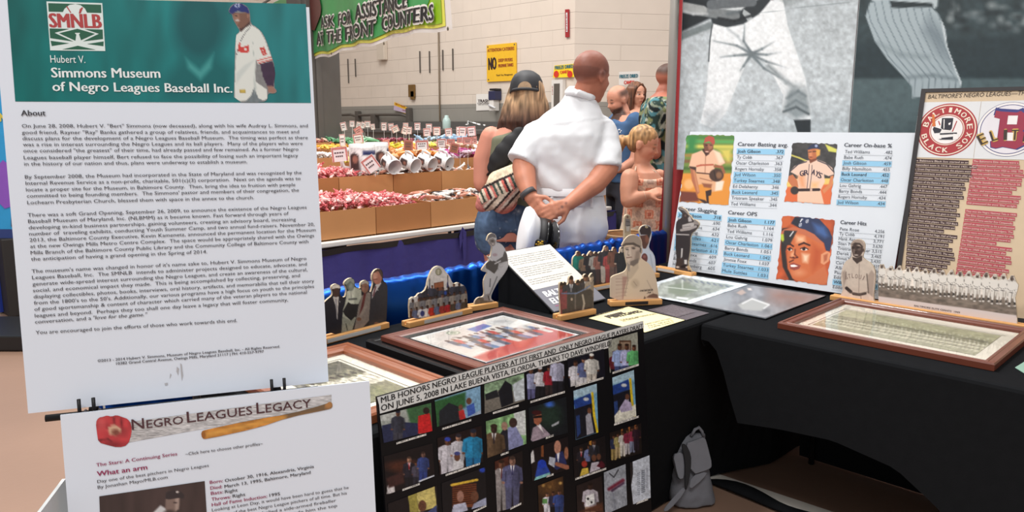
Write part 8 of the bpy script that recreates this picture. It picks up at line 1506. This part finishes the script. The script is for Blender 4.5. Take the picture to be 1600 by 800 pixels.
# black sling and woven bag
sb_ = thing('sling_bag', 'black sling bag worn diagonally across the back of the woman in the cap', 'bag', tuple(G(790, 280, D-.13)))
bm = B(); pts = [G(772, 262, D-.12), G(780, 250, D-.135), G(790, 238, D-.14), G(801, 224, D-.135), G(812, 208, D-.125)]
for p, r in zip(pts, (.04, .055, .062, .058, .04)): ell(bm, p, (r, r, r*.9), None, 3)
tmp = baked(bm, [('REMESH', dict(mode='VOXEL', voxel_size=.01)), ('SMOOTH', dict(factor=.6, iterations=8))]); co = coords(tmp); cen = co.mean(0); dd = (co-cen)@FW; setco(tmp, co-np.outer(dd*.62, FW)); link('bag_body', tmp, mat('black_nylon', (26, 25, 27), .6, var=.2, scale=20), sb_, True)
bm = B(); tube(bm, [G(772, 264, D-.125), G(764, 272, D-.08), G(762, 276, D+.06)], .014, 8, flat=.5); obj('strap', bm, mat('black_nylon', (26, 25, 27)), sb_, True)
wb = thing('woven_bag', 'striped woven shoulder bag with a cream top hanging at the hip of the capped woman', 'bag', tuple(G(782, 335, D-.2)))
BD = D-.2; bax = unit(RT*.9+Zv*.42); bup = unit(np.cross(bax, FW)*-1 if np.cross(bax, FW)[2] < 0 else np.cross(bax, FW)); bf = np.cross(bup, bax)
bm = B()
for x, z, r in ((-.12, -.03, .035), (-.09, -.02, .052), (-.05, -.01, .068), (0, -.01, .078), (.05, .0, .078), (.09, .02, .066), (.12, .035, .05)): ell(bm, G(782, 297, BD)+bax*x+bup*z-Zv*.0, (r, r, r*1.05), None, 3)
ell(bm, G(787, 312, BD), (.085, .06, .075)); ell(bm, G(778, 288, BD), (.07, .05, .055)); limb(bm, [G(775, 281, BD), G(800, 270, BD), G(822, 258, BD)], (.045, .042, .03))
def cbag(co, nn):
    d = co-G(782, 297, BD); a = d@bax; b = d@bup; c = np.tile(np.array([206., 190, 164]), (len(co), 1))
    inn = (b < .052)*(b > -.018); k = np.floor((a+.2)/.0125).astype(int); pal = np.array([(60, 70, 60), (206, 190, 170), (190, 96, 86), (46, 40, 44), (214, 196, 176), (210, 120, 110), (70, 84, 76), (200, 180, 160)], float); c = np.where(inn[:, None], pal[k % 8], c)
    low = b <= -.018; k2 = np.floor((b*.8-a*.35+1)/.010).astype(int); pal2 = np.array([(60, 48, 46), (214, 196, 176), (206, 186, 164), (70, 56, 52), (216, 200, 182), (196, 150, 134)], float); c = np.where(low[:, None], pal2[k2 % 6], c); c = blend(c, low*np.clip((-b-.075)*30, 0, 1)*.9, (196, 110, 98)); c = blend(c, (a < -.115)*1., (196, 122, 112))
    edge = np.abs(b-.052) < .006; c = np.where(edge[:, None], np.array([52., 40, 40]), c); v = np.array([nz(p, 80) for p in co]); return c*(1+.16*v)[:, None]
flesh('bag_body', bm, .006, wb, CLOTHV, 4, colour=cbag)
bm = B(); tube(bm, [G(820, 262, BD), G(838, 232, D-.17), G(852, 205, D-.12), G(856, 195, D), G(858, 200, D+.1)], .012, 8, flat=.6); obj('strap', bm, mat('cream_strap', (196, 176, 150), .8), wb, True)

# ---- girl with a ponytail, side on
D = 4.3
girl = person('girl with a blonde ponytail in a crochet camisole looking down at her hands', 1003, D)
hc = G(1006, 226, D); hb = basis(RT*.9-FW*.42, -.34, .0); bm = B(); M = head(bm, hc, hb, .205, fat=1.04); BDY = basis(RT*.75+FW*.1); e3, f3 = BDY[:, 0], BDY[:, 1]
TS = [(G(1006, 350, D), .128, .105), (G(1006, 325, D), .118, .100), (G(1007, 300, D), .118, .098), (G(1008, 280, D), .128, .09), (G(1006, 268, D), .11, .07), (G(1004, 258, D), .05, .05)]
limb(bm, [G(1002, 240, D), G(1004, 262, D)], (.040, .046)); rings(bm, TS, e3, f3)
sh_ = G(984, 277, D-.12); el_ = G(981, 314, D-.18); limb(bm, [sh_, (sh_+el_)/2+Zv*.0, el_], (.050, .049, .040)); w_ = G(1011, 305, D-.185); limb(bm, [el_, (el_+w_)/2, w_], (.040, .038, .025)); hand(bm, w_, unit(RT*.85+Zv*.25+FW*.1), unit(Zv*.6-FW*.6), 1, .5, .78)
s2 = G(1030, 276, D+.1); e2_ = G(1035, 310, D+.1); limb(bm, [s2, e2_], (.045, .038)); w2 = G(1032, 303, D); limb(bm, [e2_, w2], (.036, .024)); hand(bm, w2, unit(-RT*.4-FW*.3+Zv*.4), unit(Zv-RT*.2), -1, .55, .78)
hip = G(1004, 372, D); anks = [G(996, 400, D-.08)*[1, 1, 0], G(1012, 400, D+.08)*[1, 1, 0]]
rings(bm, [(hip+Zv*.08, .12, .10), (hip, .135, .11), (hip-Zv*.08, .12, .1)], e3, f3); legs(bm, hip, e3, 0, (.075, .05, .034), .065, anks)
def cgirl(co, nn): c = cskin((206, 146, 118))(co, nn); return facepaint(c, loc_head(co, M), (176, 96, 88), (150, 110, 78), (206, 124, 104))
flesh('body', bm, .0062, girl, SKINM, 3, colour=cgirl)
Mh = m4(hb*.205, hc); [limb(b_, [Mh @ Vector((s*.065, .318, .012)), Mh @ Vector((s*.12, .312, -.010)), Mh @ Vector((s*.175, .27, .004))], (.0022, .003, .002), 6) for s in (-1, 1) for b_ in [bm2 for bm2 in [B()]] if not obj.__defaults__ is None and False]
for s in (-1, 1):
    bm = B(); limb(bm, [Mh @ Vector((s*.07, .325, .004)), Mh @ Vector((s*.12, .318, -.012)), Mh @ Vector((s*.17, .275, .0))], (.002, .0028, .002), 6); obj('eyelash', bm, mat('lash_brown', (70, 46, 36), .6), girl, True)
bm = B(); ell(bm, (0, -.075, .165), (.352, .405, .365), Mh, 4); ell(bm, (0, -.22, -.0), (.30, .25, .3), Mh, 3); ell(bm, (.0, -.47, -.02), (.1, .1, .11), Mh, 2)
limb(bm, [Mh @ Vector((0, -.46, -.02)), Mh @ Vector((0, -.62, -.12)), Mh @ Vector((.02, -.66, -.42)), Mh @ Vector((.03, -.58, -.70))], (.026, .036, .034, .012), 10)
flesh('hair', bm, .006, girl, HAIRM, 2, colour=lambda co, nn: strandy(co, (166, 128, 86), (120, 84, 54), 212, 262), fold=lambda p: .003*mnoise.noise(Vector((p[0]*70, p[1]*70, p[2]*40))))
bm = B(); rings(bm, [(G(1005, 354, D), .142, .118)]+[(c, a+.010, b+.010) for c, a, b in TS[1:4]]+[(G(1008, 276, D), .115, .092)], e3, f3)
def ccro(co, nn):
    d = co-G(1006, 300, D); a = d@unit(RT); b = d@Zv; ang = np.arctan2(d@RT, -(d@FW))*.13; c = np.tile(np.array([214., 186, 164]), (len(co), 1)); u = (ang/.085+b/.085*0); k = .060; uu = (ang+.5)/k; vv = (b+.5)/k
    fu, fv = uu-np.floor(uu)-.5, vv-np.floor(vv)-.5; chk = ((np.floor(uu)+np.floor(vv)) % 2) == 0; r = np.maximum(np.abs(fu), np.abs(fv)); c = np.where((chk & (r < .40))[:, None], np.array([206., 128, 100]), c); c = np.where((chk & (r < .26))[:, None], np.array([222., 168, 140]), c); c = np.where((chk & (r < .15))[:, None], np.array([190., 110, 90]), c); c = np.where((~chk & (np.hypot(fu, fv) < .3))[:, None], np.array([186., 160, 144]), c); v = np.array([nz(p, 150) for p in co]); return c*(1+.2*v)[:, None]
flesh('camisole', bm, .007, girl, CLOTHV, 3, colour=ccro)
for x0, x1, dd in ((992, 998, -.06), (1024, 1014, -.02)):
    bm = B(); tube(bm, [G(x0+3, 277, D-.105+.02), G(x0, 268, D-.09), G(x1-4, 260, D-.03), G(x1, 264, D+.04)], .004, 6); obj('strap', bm, mat('cream_knit', (222, 200, 176), .8), girl, True)
bm = B(); rings(bm, [(hip+Zv*.10, .134, .112), (hip, .150, .128), (hip-Zv*.09, .145, .12)], e3, f3); [limb(bm, [hip+e3*s*.07-Zv*.02, hip+e3*s*.075-Zv*.22], (.09, .095)) for s in (-1, 1)]
flesh('shorts', bm, .009, girl, mat('beige_cotton', (214, 198, 176), .8, var=.05), 3, fold=lambda p: .008*nz(p, 14))
bm = B(); v = unit(w_-el_); lathe(bm, [(.024, -.003), (.0285, 0), (.024, .003)], 18, Matrix.Translation(Vector(w_-v*.012)) @ Vector(v).to_track_quat('Z', 'Y').to_matrix().to_4x4(), cap=False); obj('bracelet', bm, mat('cream_knit', (222, 200, 176)), girl, True)
for a in anks: shoe(girl, a, RT, mat('white_shoe', (226, 226, 226)), .22)

# ---- three people in the background
def simple(label, px, D, hc, face, pitch, h, TS, e, f, arms_, skin_, shirt, hipz, leg_m, vox=.010, hairf=None, facefn=None, fat=1., neck=(.055, .062), hips=.15):
    t = person(label, px, D); bm = B(); hb = basis(face, pitch); M = head(bm, hc, hb, h, fat=fat); base = TS[-1][0]
    limb(bm, [hc-hb[:, 2]*h*.28-hb[:, 1]*h*.08, base], neck); rings(bm, TS, e, f)
    for a in arms_:
        limb(bm, a[0], a[1])
        if len(a) > 2: hand(bm, a[0][-1], a[2], a[3], a[4], .35, .95)
    c = TS[0][0]; hip = np.array([c[0], c[1], hipz]); anks = [hip*[1, 1, 0]-e*.1, hip*[1, 1, 0]+e*.1]
    rings(bm, [(hip+Zv*.12, hips-.01, .11), (hip, hips, .12), (hip-Zv*.1, hips-.02, .11)], e, f); legs(bm, hip, e, 0, (.085, .06, .042), .085, anks)
    def cf(co, nn): c_ = cskin(skin_)(co, nn); L = loc_head(co, M); return facefn(c_, L) if facefn else facepaint(c_, L)
    flesh('body', bm, .0075, t, SKINM, 3, colour=cf); eyes(M, t)
    bm = B(); rings(bm, [(hip+Zv*.14, hips+.005, .125), (hip, hips+.018, .135), (hip-Zv*.1, hips, .125)], e, f); legs(bm, hip-Zv*.02, e, 0, (.105, .078, .066), .085, anks); flesh('trousers', bm, .013, t, leg_m, 4, fold=lambda p: .005*nz(p, 12))
    for a in anks: shoe(t, a, f, mat('dark_shoe', (50, 46, 44), .5))
    return t, M, hip
D = 6.45
TS = [(G(973, 262, D), .165, .13), (G(973, 235, D), .165, .13), (G(975, 210, D), .175, .13), (G(976, 192, D), .18, .11), (G(974, 180, D), .10, .08)]; e4 = unit(FW*.8-RT*.35); f4 = unit(-RT*.85-FW*.3); e4 = np.cross(f4, Zv)
A1 = [[G(993, 192, D-.14), G(995, 222, D-.12), G(990, 252, D-.16)], (.062, .055, .046)]; A1b = [[G(990, 252, D-.16), G(975, 262, D-.2), G(960, 266, D-.15)], (.045, .04, .03), -RT, Zv, 1]
A2 = [[G(962, 192, D+.16), G(958, 225, D+.18), G(952, 250, D+.12)], (.06, .05, .04)]
def beard(c, L):
    x, y, z = L.T; n_ = np.clip((z-.02)*6, 0, 1)*np.clip((.14-y)*6, 0, 1)*np.clip((.36-z)*10, 0, 1); c = blend(c, n_*.8*(z > -.2), (70, 52, 46)); c = facepaint(c, L, (140, 80, 70), (56, 40, 34)); b = np.clip((-.17-z)*14, 0, 1)*np.clip((y+.02)*10, 0, 1)*(z > -.56)*(1-((np.abs(x) < .07) & (z > -.285) & (z < -.24) & (y > .3))); b = np.maximum(b, np.clip((y-.0)*12, 0, 1)*np.clip((.06-np.abs(y-.0))*20, 0, 1)*(z < .05)*(z > -.3)*.9); return blend(c, b*.88*(np.abs(x) < .4), (62, 44, 38))
blue, Mb, hp = simple('bearded balding man in a blue T-shirt looking down to the left', 973, D, G(965, 157, D), -RT*.86-FW*.42, -.36, .238, TS, e4, f4, [A1, A1b, A2], (200, 140, 116), None, .92, mat('dark_trouser', (46, 48, 58), .8), facefn=beard, fat=1.05)
BLT = mat('blue_tshirt', (60, 92, 130), .85, var=.08, scale=20)
bm = B(); rings(bm, [(c, a+.014, b+.014) for c, a, b in TS[:4]]+[(G(974, 183, D), .085, .075)], e4, f4); limb(bm, [G(992, 190, D-.14), G(996, 217, D-.12)], (.078, .077)); limb(bm, [G(962, 190, D+.15), G(958, 218, D+.17)], (.075, .072)); rings(bm, [(hp+Zv*.02, .178, .145), (TS[0][0], .178, .145)], e4, f4)
flesh('tshirt', bm, .011, blue, BLT, 4, fold=lambda p: .008*nz(p, 10)+.003*nz(p, 25))
CP_ = Plane(G(966, 192, D)+f4*.16-e4*.0-FW*.12, unit(FW*-.2+RT*.98), Zv); 
bm = B(); q0 = G(968, 203, D-.16); [ell(bm, q0+RT*x+Zv*z-FW*.0, (.022, .006, .008), None, 1) for x, z in ((0, 0), (.02, -.008), (.012, -.02))]; obj('chest_print', bm, WHITE, blue, True)
D = 7.0
TS = [(G(996, 240, D), .15, .11), (G(996, 215, D), .14, .10), (G(996, 195, D), .155, .11), (G(996, 180, D), .17, .09), (G(995, 171, D), .07, .06)]; f5 = unit(-FW*.9+RT*.35); e5 = np.cross(f5, Zv)
A1 = [[G(976, 183, D), G(973, 212, D), G(980, 236, D-.1)], (.045, .04, .034)]; A2 = [[G(1018, 183, D-.05), G(1021, 212, D), G(1015, 236, D-.1)], (.045, .04, .034)]
brn, M5, hp = simple('woman with long straight brown hair in a strapless black top', 996, D, G(994.5, 147, D), -FW*.86+RT*.5, -.12, .215, TS, e5, f5, [A1, A2], (206, 150, 124), None, .90, mat('dark_trouser', (46, 48, 58)), fat=.95, neck=(.042, .046), hips=.14)
bm = B(); ell(bm, (0, -.09, .15), (.352, .40, .375), M5, 3)
for i in range(22):
    a = math.pi*(.93+1.14*i/21)-math.pi*.0; x, y = .33*math.cos(a), -.05+.36*math.sin(a); sg = 1 if x > 0 else -1
    limb(bm, [M5 @ Vector((x*.9, y, .2)), M5 @ Vector((x*1.08, y+.04, -.15)), M5 @ Vector((x*1.15, y+.06, -.55)), M5 @ Vector((x*1.1, y+.1, -.95))], (.020, .022, .022, .012), 6)
for s in (-1, 1):
    for k in range(3): limb(bm, [M5 @ Vector((s*.06, .22, .42)), M5 @ Vector((s*(.27+k*.02), .20-k*.05, .22)), M5 @ Vector((s*(.31+k*.015), .16-k*.05, -.15)), M5 @ Vector((s*.32, .14-k*.04, -.6)), M5 @ Vector((s*.30, .14-k*.04, -.95))], (.012, .014, .017, .018, .010), 6)
flesh('hair', bm, .0075, brn, HAIRM, 2, colour=lambda co, nn: strandy(co, (106, 70, 50), (84, 52, 38), 127, 190), fold=lambda p: .002*mnoise.noise(Vector((p[0]*60, p[1]*60, p[2]*8))))
bm = B(); rings(bm, [(hp, .155, .12), (TS[0][0], .16, .12), (TS[1][0], .15, .11), (G(996, 192, D), .166, .12), (G(996, 186, D), .166, .112)], e5, f5); flesh('strapless_top', bm, .011, brn, mat('black_top', (24, 23, 26), .8), 4)
D = 5.9
TS = [(G(1034, 245, D), .18, .14), (G(1034, 215, D), .18, .14), (G(1034, 185, D), .195, .14), (G(1035, 165, D), .20, .12), (G(1036, 152, D), .12, .09), (G(1037, 145, D), .065, .06)]; f6 = unit(FW*.25+RT*.95); e6 = np.cross(f6, Zv)
A1 = [[G(1026, 172, D-.2), G(1020, 210, D-.2), G(1024, 240, D-.2)], (.06, .055, .045)]; A2 = [[G(1042, 172, D+.2), G(1046, 208, D+.2), G(1050, 235, D+.1)], (.06, .052, .042)]
haw, M6, hp = simple('man in a palm-leaf patterned shirt half hidden behind the metal pole', 1034, D, G(1045, 124, D), RT*.95+FW*.2, -.1, .235, TS, e6, f6, [A1, A2], (170, 104, 84), None, .95, mat('dark_trouser', (46, 48, 58)), facefn=lambda c, L: blend(facepaint(c, L), np.clip((L[:, 2]-.05)*6, 0, 1)*np.clip((.2-L[:, 1])*6, 0, 1)*.9, (70, 52, 44)))
bm = B(); rings(bm, [(hp, .20, .155)]+[(c, a+.016, b+.016) for c, a, b in TS[:5]], e6, f6); limb(bm, [G(1026, 170, D-.2), G(1019, 206, D-.2)], (.082, .08)); limb(bm, [G(1042, 170, D+.2), G(1046, 200, D+.2)], (.08, .076))
def chaw(co, nn):
    c = np.tile(np.array([150., 160, 140]), (len(co), 1)); a = np.array([nz(p, 14) for p in co]); b = np.array([nz(p, 19, 9) for p in co]); d = np.array([nz(p, 26, 4) for p in co])
    c = blend(c, (a-.08)*14, (52, 72, 66)); c = blend(c, (b-.16)*14, (92, 150, 160)); c = blend(c, (d-.2)*16, (206, 214, 196)); c = blend(c, (-a-.22)*14, (34, 42, 44)); return blend(c, (-b-.25)*14, (150, 158, 110))*.8
flesh('patterned_shirt', bm, .009, haw, CLOTHV, 3, colour=chaw, fold=lambda p: .006*nz(p, 11))

# ================================================================== FLOOR UNDER THE RIGHT TABLE
bm = B(); pts = [(2.60, 1.60), (2.70, 1.56), (2.76, 1.0), (2.80, .4), (2.70, .4), (2.655, 1.0)]
slab(bm, Plane((0, 0, 0), (1, 0, 0), (0, 1, 0)), [(2.655, 1.52), (2.655, .3), (2.775, .3), (2.715, 1.52)], .0015, .0025); solo('painted_light_slit', bm, mat('white_floor_tape', (238, 232, 222), .6, var=.05), 'white strip on the floor under the right-hand table', 'strip')  # thin white slab standing in for a slit of light falling on the floor
bm = B(); rw = random.Random(3); L0, L1 = [], []
pp = [(2.615+.012*math.sin(i*.9)+.006*rw.uniform(-1, 1), 1.50-i*.075, .012+.012*abs(math.sin(i*.8))) for i in range(15)]
tube(bm, pp, [.010]+[.034+.008*math.sin(i*1.3) for i in range(13)]+[.012], 10, flat=.45); me = baked(bm, [('SUBSURF', dict(levels=1, render_levels=1))]); co = coords(me); co[:, 2] = np.maximum(co[:, 2], .003); setco(me, co)
solo_me('cable_cover', me, CLOTH, 'crumpled black fabric cable cover on the floor beside the white strip', 'cover', smooth=True)
# grey backpack standing against the left table
bq = P(1083, 782, 0)-np.array([0, .05, 0]); bp_ = thing('backpack', 'grey canvas backpack with a black strap standing on the floor under the table corner', 'backpack', (bq[0], bq[1], 0))
BKC = mat('grey_canvas', (116, 117, 124), .85, var=.12, scale=25, bump=.1, bscale=200); BKD = mat('dark_webbing', (20, 20, 24), .7)
eb, fb = unit(RT*.98+FW*.1), unit(FW)
Dm = float((bq-CP)@FW); ctr = lambda px, py, dd=0: J(px, py, Dm+dd)
bm = B(); rings(bm, [(ctr(1081, 790, .02)*[1, 1, 0]+Zv*.012, .088, .062), (ctr(1080, 765, .02), .086, .066), (ctr(1078, 735, .02), .076, .060), (ctr(1077, 705, .02), .062, .045), (ctr(1080, 686, .02), .05, .026), (ctr(1083, 678, .02), .046, .012)], eb, fb, 24, 3.2)
def foldb(p): return .006*nz(p, 12)+.003*nz(p, 30)
flesh('bag_body', bm, .006, bp_, BKC, 3, fold=foldb)
PB = Plane(ctr(1082, 740, -.055), eb, unit(Zv+FW*.25))
def pp_(pts, off): return [tuple(PB.L(x, y, off)) for x, y in pts]
ZK = (1020, 640, 5)
def bpart(name, pts, t, off, m):
    f = crop(*ZK); poly = [tuple(PB.L(*f(q), off)) for q in smooth_outline(pts, 1)]; bm = B(); slab(bm, PB, poly, t, off); o = obj(name, bm, m, bp_); md = o.modifiers.new('b', 'BEVEL'); md.width = .002; md.limit_method = 'ANGLE'; return o
bpart('cover_flap', [(245, 270), (350, 235), (408, 210), (432, 290), (468, 440), (440, 470), (300, 515)], .012, .014, BKC)
bpart('bellows_pocket', [(150, 360), (235, 325), (250, 420), (248, 535), (215, 548), (190, 525)], .012, .012, BKC)
bpart('pocket_trim', [(150, 360), (165, 372), (196, 520), (216, 546), (204, 548), (182, 520)], .004, .016, BKD)
bpart('shoulder_strap', [(222, 265), (262, 272), (300, 350), (302, 440), (285, 560), (262, 640), (250, 610), (250, 520), (252, 420), (236, 330)], .006, .022, BKD)
bpart('trailing_strap', [(262, 640), (240, 600), (170, 680), (90, 770), (85, 800), (130, 790)], .006, .018, BKC)
bpart('fold_flap', [(300, 520), (435, 480), (400, 540), (280, 640)], .005, .010, BKC)
bm = B(); tube(bm, [J(1080, 681, Dm), J(1086, 671, Dm), J(1092, 668, Dm+.01), J(1097, 674, Dm+.01), J(1099, 682, Dm+.01)], .006, 8); obj('carry_handle', bm, BKC, bp_, True)
